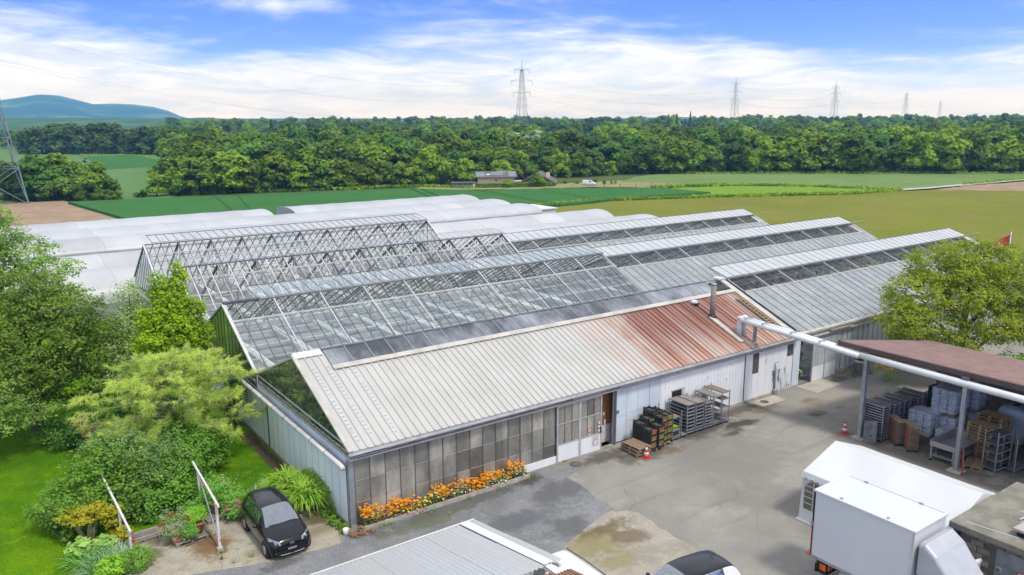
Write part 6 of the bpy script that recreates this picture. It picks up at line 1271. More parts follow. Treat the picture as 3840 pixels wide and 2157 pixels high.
tr.build('trunk', 'bark_pale', pine, True)
V, F = [], []
for c, d in tufts:
    m_ = 30; ax = unit(r.normal(size=(m_, 3))*.55+d+np.array([0, 0, .15])); ln = r.uniform(.16, .30, m_); drop = np.zeros((m_, 3)); drop[:, 2] = -ln*.35; s = unit(np.cross(ax, r.normal(size=(m_, 3))))*.0065
    st_ = np.array(c)+d*r.uniform(-.14, .14, m_)[:, None]; e = st_+ax*ln[:, None]+drop; mid = st_+ax*(ln*.55)[:, None]+drop*.25; o = len(V)*1
    q = np.stack([st_-s, st_+s, mid+s, mid-s], 1); q2 = np.stack([mid-s, mid+s, e+s*.4, e-s*.4], 1); V.append(q.reshape(-1, 3)); V.append(q2.reshape(-1, 3))
V = np.concatenate(V); F = np.arange(len(V)).reshape(-1, 4); o = bpy.data.objects.new('crown', raw_mesh('crown', V-np.array(pb), F, 'leaf_pine')); COL.objects.link(o); o.parent = pine
P, Nn = crown_points([E_((-3.95, 10.55, 3.2), (.25, .25, 1.5))], 700, .2, 18, .4, r); V, F = leaf_geo(P, Nn, .11, .8, r); o = bpy.data.objects.new('ivy', raw_mesh('ivy', V-np.array(pb), F, 'leaf_dark')); COL.objects.link(o); o.parent = pine
# shrub masses in front of the pine
plant('laurel_shrub', 'large dense leafy shrub spilling onto the lawn below the pine', 'shrub', (-8.3, 6.3, 0), [E_((-8.6, 6.4, 1.2), (1.5, 1.2, 1.1)), E_((-9.3, 6.6, .9), (1.1, 1.1, .8)), E_((-7.4, 6.5, 1.7), (1.4, 1.2, 1.2)), E_((-8.0, 5.6, .9), (1.5, .8, .8)), E_((-9.0, 5.6, .6), (1.0, .7, .6)), E_((-6.8, 5.9, 1.1), (1.3, 1.0, 1.0)), E_((-7.9, 7.2, 1.9), (1.3, 1.0, 1.0))], 13000, 'leaf_shrub', .14, .62, .32, 24, .5, seed=7)
plant('viburnum_shrub', 'grey-green bush with brownish tips behind the left white frame', 'shrub', (-6.3, 7.3, 0), [E_((-6.4, 7.2, 2.1), (1.4, 1.2, 1.0)), E_((-5.4, 7.0, 1.8), (1.2, 1.1, 1.0)), E_((-7.2, 7.8, 2.5), (1.1, 1.1, .8)), E_((-5.8, 6.4, 1.2), (1.3, .9, .9))], 8000, 'leaf_shrub_b', .13, .5, .3, 24, .5, seed=8)
plant('privet_shrub', 'dense fresh green bush between the two white frames', 'shrub', (-5.4, 5.9, 0), [E_((-5.6, 5.7, .9), (1.2, .8, .9)), E_((-4.7, 6.6, 1.2), (1.1, 1.0, 1.1)), E_((-6.4, 5.1, .6), (.8, .5, .6)), E_((-4.9, 5.5, .6), (.9, .7, .6)), E_((-4.0, 7.4, 1.4), (1.0, 1.0, 1.2))], 8500, 'leaf_shrub', .12, .65, .28, 24, .5, seed=9)
plant('hazel_shrub', 'leafy bush under the pine beside the rear white frame', 'shrub', (-3.4, 8.6, 0), [E_((-3.4, 8.6, 1.0), (1.0, 1.0, .9)), E_((-2.7, 9.2, 1.2), (.8, .9, .9)), E_((-4.2, 8.9, 1.7), (1.0, 1.0, 1.0))], 4500, 'leaf_shrub', .15, .7, .3, 24, .5, seed=10)
plant('shade_shrub', 'dark undergrowth beneath the dark tree behind the lawn', 'shrub', (-6.4, 14.8, 0), [E_((-6.6, 14.6, 1.0), (1.5, 1.2, 1.0)), E_((-5.0, 14.2, 1.2), (1.4, 1.2, 1.1)), E_((-8.0, 15.6, .8), (1.4, 1.2, .8))], 5000, 'leaf_dark', .17, .6, .35, 24, .5, seed=12)
plant('rose_sapling', 'thin reddish-tipped sapling in front of the dark tree', 'shrub', (-7.2, 11.8, 0), [E_((-7.3, 11.8, 1.9), (.5, .5, .5)), E_((-7.0, 11.7, 1.3), (.5, .5, .5)), E_((-7.7, 12.0, 2.3), (.4, .4, .4))], 700, 'leaf_rust', .14, .5, .22, 16, .3, ((-7.3, 11.8, 2.2), .03), seed=13)
# golden juniper-like small tree with gnarled stems
gb = (-8.6, 4.75, 0); g = plant('golden_shrub', 'small golden-leaved tree with gnarled mossy stems at the lawn edge', 'tree', gb, [E_((-9.0, 4.9, 1.25), (.62, .5, .22)), E_((-8.4, 4.9, 1.38), (.65, .5, .24)), E_((-7.85, 4.7, 1.15), (.5, .45, .25)), E_((-8.7, 4.6, 1.05), (.5, .4, .2)), E_((-7.75, 4.55, .8), (.35, .35, .22))], 2600, 'leaf_gold', .12, .4, .2, 20, .4, flat=.5, seed=14)
b = MB()
for k, (dx, dy) in enumerate(((-.35, .1), (.2, .15), (.0, -.05))): b.tube([(-8.55+dx*.3, 4.7+dy*.2, 0), (-8.55+dx*.7, 4.72+dy, .4), (-8.5+dx*1.3, 4.75+dy, .75), (-8.5+dx*2, 4.8+dy, 1.15)], [.10, .09, .075, .03], 8)
b.build('trunk', 'bark_moss', g, True)
t = plant('hosta_clump', 'broad-leaved hosta clump at the foot of the golden tree', 'plant', (-8.9, 4.05, 0), [E_((-9.0, 4.05, .25), (.45, .4, .22)), E_((-8.1, 3.95, .22), (.4, .35, .2))], 420, 'leaf_hosta', .30, .72, .2, 14, .3, seed=15)
t = plant('variegated_hosta', 'yellow variegated hosta beside the left white frame', 'plant', (-7.75, 4.15, 0), [E_((-7.7, 4.15, .3), (.45, .4, .25))], 260, 'leaf_gold', .28, .6, .18, 13, .3, seed=16)
t = thing('sage_clump', 'blue-grey leafy clump in front of the left white frame', 'plant', (-7.9, 3.0, 0)); blades(t, (-7.95, 3.1, 0), 220, .55, .035, 'leaf_blue', 5, np.random.default_rng(3)); blades(t, (-7.6, 2.7, 0), 160, .5, .035, 'leaf_blue', 4, np.random.default_rng(4))
t = thing('daylily_clump', 'grassy green clump at the lawn corner', 'plant', (-8.8, 3.2, 0)); blades(t, (-8.8, 3.3, 0), 220, .7, .035, 'leaf_oleander', 5, np.random.default_rng(5)); blades(t, (-8.6, 2.5, 0), 160, .6, .02, 'leaf_blue', 4, np.random.default_rng(6))
plant('box_ball', 'rounded dark green bush at the bottom edge beside the concrete', 'shrub', (-7.5, 1.75, 0), [E_((-7.45, 1.75, .38), (.55, .55, .42))], 2600, 'leaf_shrub', .07, .6, .14, 22, .75, seed=17)
plant('lime_ball', 'bright lime rounded bush at the bottom edge beside the dark one', 'shrub', (-8.25, 1.85, 0), [E_((-8.25, 1.85, .3), (.5, .5, .34))], 2200, 'leaf_lime', .08, .8, .14, 22, .75, seed=18)
plant('red_flower_clump', 'few dark red blooms among the blue-grey clump', 'plant', (-7.35, 2.85, 0), [E_((-7.35, 2.9, .45), (.2, .25, .18))], 50, 'petal_red', .10, .6, .12, 8, .3, seed=19)
# ---- white rusty frames
def bar_frame(label, A, B, fa, fb, diag):
    t = thing('beam_trestle', label, 'trestle', (fa[0], fa[1], 0), 0, 'peeling white frames')
    MB().beam(A, B, .07, .09).build('beam', 'white_worn', t); MB().beam((fa[0], fa[1], 0), fa, .085, .085).build('post', 'white_worn', t); MB().beam((fb[0], fb[1], 0), fb, .07, .07).build('post', 'white_worn', t)
    MB().tube(diag, .025, 6).build('strut', 'galv', t); MB().box(fa[0]-.1, fa[1]-.1, 0, fa[0]+.1, fa[1]+.1, .14).build('footing', 'concrete_pale', t); return t
bar_frame('peeling white post-and-beam frame left of the empty pallet', (-7.42, 2.7, .98), (-7.75, 6.6, 1.95), (-7.43, 2.87, 1.02), (-7.55, 4.05, 1.30), [(-7.50, 3.2, .95), (-7.53, 3.95, .1)])
bar_frame('peeling white post-and-beam frame in front of the black car', (-4.70, .92, 1.92), (-4.40, 5.9, 1.75), (-4.70, 1.25, 1.94), (-4.40, 5.15, 1.72), [(-4.69, 1.3, .35), (-4.44, 4.9, 1.6)])
# ---- potted plants on pallets
def pot(label, x, y, z, r0, h, m='terracotta', square=False):
    t = thing('flower_pot', label, 'pot', (x, y, z), 0)
    if square: MB().prism([(-r0, -r0), (r0, -r0), (r0, r0), (-r0, r0)], 2, 0, h).xf(Matrix.Translation((x, y, z))).build('vessel', m, t, bevel=.02)
    else: MB().lathe([(r0*.72, 0), (r0*.98, h*.82), (r0*1.06, h*.82), (r0*1.06, h), (r0*.95, h), (r0*.93, h*.92), (.01, h*.92)], 20, (x, y, z)).build('vessel', m, t, True)
    MB().lathe([(r0*.88, 0), (.01, .012)], 16, (x, y, z+h*.93)).build('soil', 'soil', t); return t
ro = np.random.default_rng(77)
def sphpts(c, rd, n): d = unit(ro.normal(size=(n, 3))); d[:, 2] = np.abs(d[:, 2])*.9-.15; return np.array(c)+d*np.array(rd)
pot('square terracotta pot holding the fuchsia on the grey pallet', -5.85, 2.66, .17, .19, .38, square=True); f_ = plant('fuchsia_plant', 'grey-green fuchsia with drooping red flowers in the square pot', 'plant', (-5.9, 2.7, .5), [E_((-5.9, 2.75, .95), (.5, .45, .5)), E_((-6.0, 2.65, .6), (.5, .4, .25))], 1800, 'leaf_fuchsia', .08, .5, .16, 20, .5, seed=20); flowers(f_, sphpts((-5.9, 2.72, .8), (.55, .48, .55), 45), 'petal_red', .05, ro)
pot('round terracotta pot holding the feathery green plant', -5.05, 2.85, .17, .22, .42); plant('feathery_plant', 'feathery light green plant in the round pot on the grey pallet', 'plant', (-5.1, 2.9, .55), [E_((-5.1, 2.95, .9), (.5, .42, .28)), E_((-5.3, 2.9, .75), (.35, .35, .25))], 2000, 'leaf_lime', .09, .25, .18, 20, .5, seed=21)
pot('small pot with fern leaves between the fuchsia and the feathery plant', -5.45, 2.5, .17, .14, .25); plant('fern_plant', 'low glossy fern-like plant between the two larger pots', 'plant', (-5.45, 2.5, .4), [E_((-5.45, 2.45, .5), (.36, .3, .2))], 700, 'leaf_oleander', .12, .35, .14, 18, .4, seed=22)
pot('terracotta pot of the pink oleander beside the black car', -4.05, 4.0, .17, .25, .5); ol = plant('oleander_plant', 'pink-flowered oleander in a pot left of the black car', 'plant', (-4.0, 4.1, .6), [E_((-4.0, 4.2, 1.15), (.65, .6, .5)), E_((-3.5, 3.7, .8), (.5, .5, .5)), E_((-4.3, 4.3, .9), (.5, .5, .4)), E_((-3.6, 3.35, .45), (.4, .35, .3))], 3000, 'leaf_oleander', .14, .28, .2, 20, .4, seed=23); flowers(ol, sphpts((-3.55, 3.35, .55), (.35, .3, .35), 40), 'petal_pink', .06, ro); flowers(ol, sphpts((-4.0, 4.1, 1.15), (.6, .5, .5), 14), 'petal_pink', .06, ro)
plant('low_green_plant', 'low dark tufted plant behind the pots under the rear frame', 'plant', (-4.75, 4.3, 0), [E_((-4.75, 4.35, .45), (.5, .4, .35))], 1000, 'leaf_oleander', .12, .3, .16, 20, .4, seed=24)
for i, (x, y, lab) in enumerate(((-.78, 2.72, 'front long-leaved agapanthus clump on a pallet by the shed wall'), (-1.15, 3.75, 'rear long-leaved agapanthus clump behind the black car'))):
    t = thing('agapanthus_clump', lab, 'plant', (x, y, .15)); MB().lathe([(.30, 0), (.38, .3), (.36, .32)], 16, (x, y, .16)).build('tub', 'black_plastic', t); rr = np.random.default_rng(40+i)
    for dx, dy in ((-.2, -.1), (.22, .05), (0, .2), (.0, -.22)): blades(t, (x+dx*1.5, y+dy*1.5, .50), 130, 1.2, .085, 'leaf_agap', 2.0, rr, arch=.95, nseg=5)
plant('white_daisies', 'loose white-flowered weeds behind the black car', 'plant', (-2.1, 4.6, 0), [E_((-2.2, 4.5, .3), (.5, .4, .3)), E_((-1.8, 4.7, .4), (.3, .3, .35))], 600, 'leaf_blue', .10, .4, .16, 18, .4, seed=25); flowers(bpy.data.objects[[o.name for o in COL.objects if o.name.startswith('white_daisies')][0]], sphpts((-1.9, 4.6, .5), (.4, .3, .35), 40), 'petal_white', .03, ro)
plant('wall_weeds', 'bright green weeds along the foot of the shed corner', 'weeds', (-.4, 1.0, 0), [E_((-.35, 1.7, .12), (.3, .6, .12)), E_((-.4, .7, .12), (.28, .5, .14)), E_((-.3, .0, .08), (.25, .4, .1))], 1400, 'weed', .08, .7, .14, 18, .3, seed=26)
plant('rust_weeds', 'reddish dry weeds at the left end of the flower bed', 'weeds', (-.1, -.75, 0), [E_((-.1, -.7, .15), (.4, .25, .18)), E_((.3, -.85, .1), (.3, .2, .12))], 600, 'leaf_rust', .07, .5, .12, 16, .3, seed=27)
MB().lathe([(.10, 0), (.11, .22), (.10, .25)], 14, (-.32, -.35, 0)); t = thing('white_bucket', 'small white bucket at the shed corner', 'bucket', (-.42, -.45, 0)); MB().lathe([(.10, 0), (.12, .26), (.105, .26), (.10, .2)], 16, (-.42, -.45, .015)).build('bucket', 'white', t, True)
pot_ = pot('large cream planter with orange flowers by the whitewashed glasshouse', 34.15, -.75, 0, .42, .8, 'pot_white'); q = plant('planter_flowers', 'orange and yellow flowers growing in the large cream planter', 'plant', (34.15, -.75, .75), [E_((34.15, -.75, .95), (.45, .45, .22))], 900, 'leaf_oleander', .10, .4, .15, 18, .4, seed=28); flowers(q, sphpts((34.15, -.75, 1.0), (.45, .45, .25), 50), 'petal_orange', .05, ro)
q = plant('planter_weeds', 'yellowish weeds behind the large cream planter', 'weeds', (34.9, -.5, 0), [E_((34.9, -.5, .3), (.4, .25, .3))], 350, 'leaf_gold', .1, .4, .15, 16, .4, seed=29)
# ---- flower bed along the glazed front
fb = thing('flower_bed', 'narrow concrete-edged bed of orange poppies along the shed glass', 'flower bed', (4.3, -.35, 0)); MB().box(.2, -.62, 0, 8.3, -.52, .17).build('kerb', 'plinth', fb); MB().box(.2, -.52, 0, 8.3, -.1, .12).build('soil', 'soil', fb)
rb = np.random.default_rng(5); n = 3600; xs_ = rb.uniform(.3, 8.2, n); hp_ = .22+.20*(.5+.5*np.sin(xs_*3.1)*np.sin(xs_*1.3+1)); P = np.stack([xs_, rb.uniform(-.58, -.14, n), .12+rb.random(n)*hp_], 1); V, F = leaf_geo(P, unit(rb.normal(size=(n, 3))+np.array([0, 0, .6])), .09, .35, rb); o = bpy.data.objects.new('leaves', raw_mesh('leaves', V-np.array(ORG[fb.name]), F, 'leaf_bed')); COL.objects.link(o); o.parent = fb; o['kind'] = 'stuff'
def bedpts(n, z0, z1, y0=-.6, y1=-.12, xa=.3, xb=8.2, cl=None):
    x = rb.uniform(xa, xb, n*4)
    if cl: x = x[(np.sin(x*cl+1)+np.sin(x*cl*.41))*.5 > rb.uniform(-.9, .55, len(x))]
    x = x[:n]; return np.stack([x, rb.uniform(y0, y1, len(x)), rb.uniform(z0, z1, len(x))+.14*np.sin(x*3.1)*np.sin(x*1.3+1)], 1)
flowers(fb, bedpts(800, .32, .74, cl=3.3), 'petal_orange', .054, rb, 'orange_poppies'); flowers(fb, bedpts(170, .25, .6, -.66, -.3, cl=2.1), 'petal_yellow', .05, rb, 'yellow_flowers'); flowers(fb, bedpts(60, .2, .40, -.66, -.4, 4, 8, 2.7), 'petal_white', .045, rb, 'white_flowers'); flowers(fb, bedpts(260, .2, .45, cl=1.7), 'petal_violet', .03, rb, 'violet_flowers'); flowers(fb, bedpts(50, .16, .3, -.66, -.45, cl=2.9), 'petal_red', .045, rb, 'red_flowers')
# weeds in joints and lawn blades
w_ = []
for (x, y, s) in ((1.2, -.75, .5), (3.2, -.8, .35), (5.0, -.78, .3), (6.6, -.8, .3), (8.35, -.6, .35), (3.6, -1.4, .15), (-4.7, 1.0, .3), (-4.5, .1, .2), (10.6, -.2, .2), (23.7, -.12, .25), (33, -.2, .6), (-3.9, .1, .15)): k = int(120*s); w_.append(np.stack([x+rb.normal(size=k)*s*.5, y+rb.normal(size=k)*.06, rb.random(k)*.10+.02], 1))
P = np.concatenate(w_); V, F = leaf_geo(P, unit(rb.normal(size=P.shape)+np.array([0, 0, .8])), .07, .6, rb); o = bpy.data.objects.new('joint_weeds', raw_mesh('joint_weeds', V, F, 'weed')); COL.objects.link(o); o['kind'] = 'stuff'; tag(o, 'scattered small weeds growing in the paving joints', 'weeds')
n = 60000; P = np.stack([rb.uniform(-14, -.2, n), rb.uniform(1.0, 24, n), np.zeros(n)], 1); P = P[((P[:, 0] < -8.4) | (P[:, 1] > 4.9))]; k = len(P); h = rb.uniform(.03, .075, k); s = unit(rb.normal(size=(k, 3))*np.array([1, 1, 0]))*.012; tip = P+np.stack([rb.normal(size=k)*.025, rb.normal(size=k)*.025, h], 1); V = np.stack([P-s, P+s, tip], 1).reshape(-1, 3); o = bpy.data.objects.new('lawn_grass', raw_mesh('lawn_grass', V, np.arange(3*k).reshape(k, 3), 'grass_blade', 3)); COL.objects.link(o); o['kind'] = 'stuff'; tag(o, 'short mown grass blades of the garden lawn', 'grass')
P = np.stack([np.concatenate([rb.normal(-7.0, .5, 40), rb.normal(-2.9, .6, 30)]), np.concatenate([rb.normal(12.6, .6, 40), rb.normal(6.6, .5, 30)]), np.full(70, .05)], 1); o = flowers(None, P, 'petal_white', .03, rb, 'lawn_daisies'); tag(o, 'tiny white daisies dotted in the lawn', 'flowers')
# plants inside the doorway of the whitewashed glasshouse
t = thing('plant_shelf', 'shelf of potted plants inside the glasshouse doorway', 'shelf', (29.3, 1.0, 0))
for z in (.05, 1.15): MB().box(28.65, .6, z, 30.6, 1.6, z+.05).build('shelf_board', 'galv', t)
MB().box(28.7, .6, 2.1, 30.6, .66, 2.2).build('rail', 'alu_light', t); MB().box(29.6, .55, 2.2, 29.75, .6, 2.5).build('blue_card', 'label_red' if False else 'crate_green', t)
plant('green_pot_plants', 'leafy green pot plants on the upper shelf in the glasshouse doorway', 'plants', (29.3, 1.0, 1.2), [E_((29.0, .9, 1.45), (.5, .3, .25)), E_((29.7, .95, 1.5), (.6, .3, .25))], 1500, 'leaf_oleander', .12, .6, .16, 20, .4, seed=30); q = plant('white_pot_plants', 'white-flowering pot plants on the lower shelf in the glasshouse doorway', 'plants', (29.2, .7, .1), [E_((28.95, .75, .4), (.45, .3, .3)), E_((29.6, .75, .45), (.5, .3, .3))], 1500, 'leaf_dark', .12, .6, .16, 20, .4, seed=31); flowers(q, sphpts((29.3, .65, .45), (.75, .35, .35), 110), 'petal_white', .045, ro)
for i, (x, y, m2, lab) in enumerate(((31.2, 7.6, 'leaf_dark', 'dark green crop bed under the opened vent of the whitewashed glasshouse'), (34.5, 8.6, 'leaf_oleander', 'second green crop bed farther along under the opened vent'), (40, 8.4, 'petal_orange', 'orange flowering crop bed under the opened vent'), (45, 8.4, 'leaf_blue', 'pale leafy crop bed at the far end under the opened vent'))):
    t = thing('crop_bed', lab, 'crop bed', (x, y, 0)); MB().box(x-1.8, y-1.2, .6, x+1.8, y+1.2, .68).build('bench_top', 'bench', t); rr = np.random.default_rng(60+i); P = np.stack([rr.uniform(x-1.8, x+1.8, 1500), rr.uniform(y-1.2, y+1.2, 1500), rr.uniform(.7, 1.0, 1500)], 1); V, F = leaf_geo(P, unit(rr.normal(size=P.shape)+np.array([0, 0, 1])), .2, .6, rr); o = bpy.data.objects.new('crop', raw_mesh('crop', V-np.array(ORG[t.name]), F, 'leaf_oleander' if m2.startswith('petal') else m2)); COL.objects.link(o); o.parent = t; o['kind'] = 'stuff'
    if m2.startswith('petal'): flowers(t, np.stack([rr.uniform(x-1.8, x+1.8, 220), rr.uniform(y-1.2, y+1.2, 220), rr.uniform(.9, 1.1, 220)], 1), 'petal_red', .12, rr)
# ---- walnut on the right, flag behind it
plant('walnut_tree', 'spreading yellow-green tree behind the open shed at the right', 'tree', (38.0, -4.6, 0), [E_((34.0, -3.9, 5.7), (2.3, 2.0, 1.3)), E_((32.3, -4.2, 4.4), (1.6, 1.6, 1.1)), E_((36.3, -4.0, 7.0), (2.2, 2.2, 1.2)), E_((38.6, -4.4, 7.3), (2.3, 2.2, 1.2)), E_((41.0, -4.6, 6.8), (2.3, 2.2, 1.4)), E_((37.0, -5.2, 5.4), (2.2, 2.0, 1.2)), E_((39.8, -6.0, 5.2), (2.3, 2.0, 1.3)), E_((35.0, -4.6, 3.6), (2.0, 1.8, 1.0)), E_((42.3, -6.0, 5.2), (2.2, 2.0, 1.5)), E_((38.5, -6.4, 3.6), (2.2, 1.8, 1.1)), E_((36.0, -5.2, 2.6), (1.8, 1.5, .9)), E_((41.0, -7.5, 3.4), (2.2, 1.8, 1.3)), E_((33.2, -4.0, 3.0), (1.2, 1.2, .9))], 46000, 'leaf_walnut', .20, .45, .50, 26, .5, ((38.3, -4.8, 6.8), .30), flat=.6, droop=.2, seed=33)
plant('under_shrub', 'low bushes at the foot of the right tree', 'shrub', (38, -7.5, 0), [E_((37, -7.5, 1.2), (2.5, 1.2, 1.1)), E_((40.5, -8.5, 1.4), (2.5, 1.2, 1.2))], 4500, 'leaf_shrub', .2, .6, .4, 24, .5, seed=34)
q = plant('orange_lilies', 'orange blooms behind the brown roof beside the right tree', 'plant', (33.9, -2.6, 0), [E_((33.9, -2.6, .8), (1.0, .6, .7)), E_((36.5, -2.2, 1.0), (.8, .6, .7))], 1000, 'leaf_oleander', .15, .3, .25, 18, .4, seed=35); flowers(q, sphpts((33.9, -2.6, 1.0), (1.0, .6, .7), 70), 'petal_orange', .10, ro); flowers(q, sphpts((36.5, -2.2, 1.4), (.8, .6, .6), 50), 'petal_orange', .10, ro)
fl = thing('swiss_flag', 'red flag with white cross on a pole behind the right tree', 'flag', (54.6, .0, -.1)); ORG[fl.name] = (0, 0, 0); fl.rotation_euler.z = R(-66); MB().tube([(0, 0, 0), (0, 0, 7.15)], .05, 8).build('pole', 'galv', fl, True)
def wave(a, c_, off=0): return (-a*1.7+.1*c_, .16*math.sin(a*6)+.10*a+off, 7.0-1.45*(1-c_)-1.05*a*c_*1.0-.25*a*(1-c_))
MB().grid(wave, 20, 14).build('cloth', 'flag_red', fl, True)
cr = MB()
for o_s in (-.012, .012):
    cr.grid(lambda a, c_: wave(.30+.40*a, .42+.16*c_, o_s), 10, 4); cr.grid(lambda a, c_: wave(.42+.16*a, .24+.52*c_, o_s), 4, 10)
cr.build('white_cross', 'white', fl, True)
# manhole covers
for lab, x, y, r_ in (('round iron drain cover in front of the sliding doors', 10.85, -.72, .28), ('round iron cover in the concrete access slab', 24.75, -.62, .25)):
    t = thing('drain_cover', lab, 'drain cover', (x, y, 0)); MB().lathe([(r_, 0), (r_, .02)], 24, (x, y, .006)).build('rim', 'iron', t)
    for k in range(6): MB().box(x-r_*.75, y-r_*.7+k*r_*.26, .026, x+r_*.75, y-r_*.7+k*r_*.26+.03, .032).build('grate_bar', 'galv_dark', t)
# ------------------------------------------------------------------ distant trees
def far_crown(kind, seed):
    r = np.random.default_rng(seed); V = []; H = 11.0
    if kind == 'conifer':
        n = 900; t = r.random(n)**.8; rad = (1-t)*2.3*(.75+.25*np.sin(t*34))+.08; az = r.random(n)*6.283; rr = rad*r.uniform(.5, 1, n); P = np.stack([rr*np.cos(az), rr*np.sin(az), .6+t*(H-.6)], 1); Nn = unit(np.stack([np.cos(az), np.sin(az), np.full(n, .7)], 1)+r.normal(size=(n, 3))*.3); return leaf_geo(P, Nn, .85*(1.15-t*.75), .5, r)
    if kind == 'poplar': es = [((r.normal()*.5, r.normal()*.5, z), (1.45, 1.45, 1.5)) for z in np.linspace(1.3, 9.6, 9)]
    elif kind == 'willow': es = [((r.normal()*1.7, r.normal()*1.7, r.uniform(3.5, 9.0)), (1.7, 1.7, 1.6)) for _ in range(11)]
    else:
        es = []
        for k in range(15):
            z = r.uniform(2.2, 9.4); w = 3.7*math.sin(math.pi*min(1, max(.08, (z-.2)/11.2)))**.6; a = r.random()*6.283; q = w*math.sqrt(r.random()); es.append(((q*math.cos(a), q*math.sin(a), z), (1.8*r.uniform(.8, 1.25), 1.8*r.uniform(.8, 1.25), 1.4*r.uniform(.8, 1.2))))
        es.append(((0, 0, 9.3), (1.5, 1.5, 1.4))); es.append(((0, 0, 3), (2.4, 2.4, 2.2)))
    V, F, o = [], [], 0
    for c, rd in es:
        k = 62; d = unit(r.normal(size=(k, 3))); d[:, 2] = np.where(d[:, 2] < -.5, -d[:, 2], d[:, 2]); P = np.array(c)+d*np.array(rd)*r.uniform(.82, 1.08, k)[:, None]; Nn = unit(d+r.normal(size=(k, 3))*.38+np.array([0, 0, .5])); v, f = leaf_geo(P, Nn, .95, .75, r); V.append(v); F.append(f+o); o += len(v)
        # inner mass of larger leaves so the crown is not hollow
        k2 = 14; d = unit(r.normal(size=(k2, 3))); P = np.array(c)+d*np.array(rd)*.55; v, f = leaf_geo(P, d, 1.7, .9, r); V.append(v); F.append(f+o); o += len(v)
    return np.concatenate(V), np.concatenate(F)
FT = {}
for kind, m, seeds in (('round', 'leaf_far', (1, 2, 3, 4)), ('light', 'leaf_far_light', (5, 6, 7)), ('bright', 'leaf_far_bright', (16, 17)), ('willow', 'leaf_far_pale', (8, 9)), ('conifer', 'leaf_far_dark', (10, 11)), ('poplar', 'leaf_poplar', (12, 13, 14)), ('purple', 'leaf_purple', (15,))):
    FT[kind] = [raw_mesh('crown', *far_crown('round' if kind in ('light', 'purple', 'bright') else kind, s), m) for s in seeds]
tk_ = MB().tube([(0, 0, -.3), (.1, 0, 2.5), (0, .1, 6)], [.28, .22, .1], 7).tube([(.05, 0, 2.2), (1.0, .3, 4.5)], [.14, .05], 5).tube([(0, .05, 2.6), (-.9, -.4, 5)], [.13, .05], 5).mesh('trunk', 'bark', True)
FR = random.Random(5); ORD = {k: [] for k in ('trees of the left clump', 'edge trees of the middle wood', 'edge trees behind the houses', 'edge trees behind the right fields', 'poplars along the back field')}
def far_tree(kind, x, y, h, label, group=None, wide=1.0, cat='tree', name=None):
    t = thing(name or {'round': 'broadleaf_tree', 'light': 'broadleaf_tree', 'bright': 'broadleaf_tree', 'willow': 'silver_willow', 'conifer': 'conifer_tree', 'poplar': 'poplar_tree', 'purple': 'purple_tree'}[kind], label, cat, (x, y, -.1), FR.random()*6.28, group); s = h/11.0
    if group in ORD: ORD[group].append((t, x, y))
    t.scale = (s*wide, s*wide, s); o = bpy.data.objects.new('crown', FR.choice(FT[kind])); COL.objects.link(o); o.parent = t; o2 = bpy.data.objects.new('trunk', tk_); COL.objects.link(o2); o2.parent = t; return t
def tree_px(u, base, topv, kind, label, group=None, wide=1.0, **k):
    g = ground_at(u, base); dist = float(np.dot(g-CAM, np.array([math.sin(YAW), math.cos(YAW), 0]))); h = CAM[2]-(topv-298.5)*1.49068/FPX*dist*1.0; return far_tree(kind, g[0], g[1], max(h, .8), label, group, wide, **k)
# left clump in front of the ploughed field
LC = [(40, 502, 405, 'round'), (75, 500, 388, 'light'), (112, 502, 379, 'round'), (150, 500, 373, 'round'), (185, 502, 392, 'round'), (172, 496, 380, 'light'), (215, 500, 420, 'round'), (250, 500, 395, 'light'), (275, 500, 430, 'round'), (292, 499, 462, 'round'), (20, 498, 395, 'round'), (-10, 498, 400, 'round'), (120, 505, 440, 'round'), (200, 505, 455, 'round'), (60, 506, 450, 'round')]
for u, b_, t_v, k in LC: tree_px(u, b_, t_v, k, 'leafy tree in the clump behind the ploughed field', 'trees of the left clump', 1.15)
for lab, u, b_, t_v, k, w in (('small rounded bush at the left foot of the middle wood', 360, 497, 468, 'round', 1.5), ('light green bushy tree at the left end of the middle wood', 395, 494, 425, 'bright', 1.1), ('low bush beside the light green tree at the end of the middle wood', 345, 497, 475, 'round', 1.6)): tree_px(u, b_, t_v, k, lab, None, w)
# front rows of the wood, left to right
def edge(u): return float(np.interp(u, [430, 640, 1040, 1160, 1420, 1560, 1800, 2576, 2800], [493, 484, 469, 462, 447, 440, 437, 437, 437]))
def top(u): return float(np.interp(u, [430, 520, 700, 900, 1040, 1160, 1300, 1500, 1700, 1900, 2100, 2300, 2576], [405, 395, 385, 380, 385, 395, 395, 385, 372, 368, 365, 352, 352]))
row = []
u = 440
while u < 2640:
    row.append((u, 0)); u += FR.uniform(30, 46)
G_L, G_M, G_R = 'edge trees of the middle wood', 'edge trees behind the houses', 'edge trees behind the right fields'
for u, _ in row:
    g = (G_L, 'leafy tree edging the wood above the wheat field') if u < 1040 else ((G_M, 'leafy tree edging the wood around the houses') if u < 1580 else (G_R, 'leafy tree edging the wood along the pale field'))
    tree_px(u, edge(u)-FR.uniform(0, 3), top(u)+FR.uniform(-34, 26), FR.choice(['round', 'light', 'light', 'light', 'bright'] if u < 1600 else ['round', 'light', 'round', 'light', 'bright']), g[1], g[0], FR.uniform(.95, 1.25))
u = 432
while u < 2640:
    e = edge(u)-FR.uniform(9, 14)
    g = (G_L, 'leafy tree edging the wood above the wheat field') if u < 1040 else ((G_M, 'leafy tree edging the wood around the houses') if u < 1580 else (G_R, 'leafy tree edging the wood along the pale field'))
    tree_px(u, e, top(u)-(FR.uniform(16, 46) if u < 1000 else FR.uniform(14, 36)), FR.choice(['round', 'round', 'light', 'round']), g[1], g[0], FR.uniform(1.0, 1.2)); u += FR.uniform(30, 44)
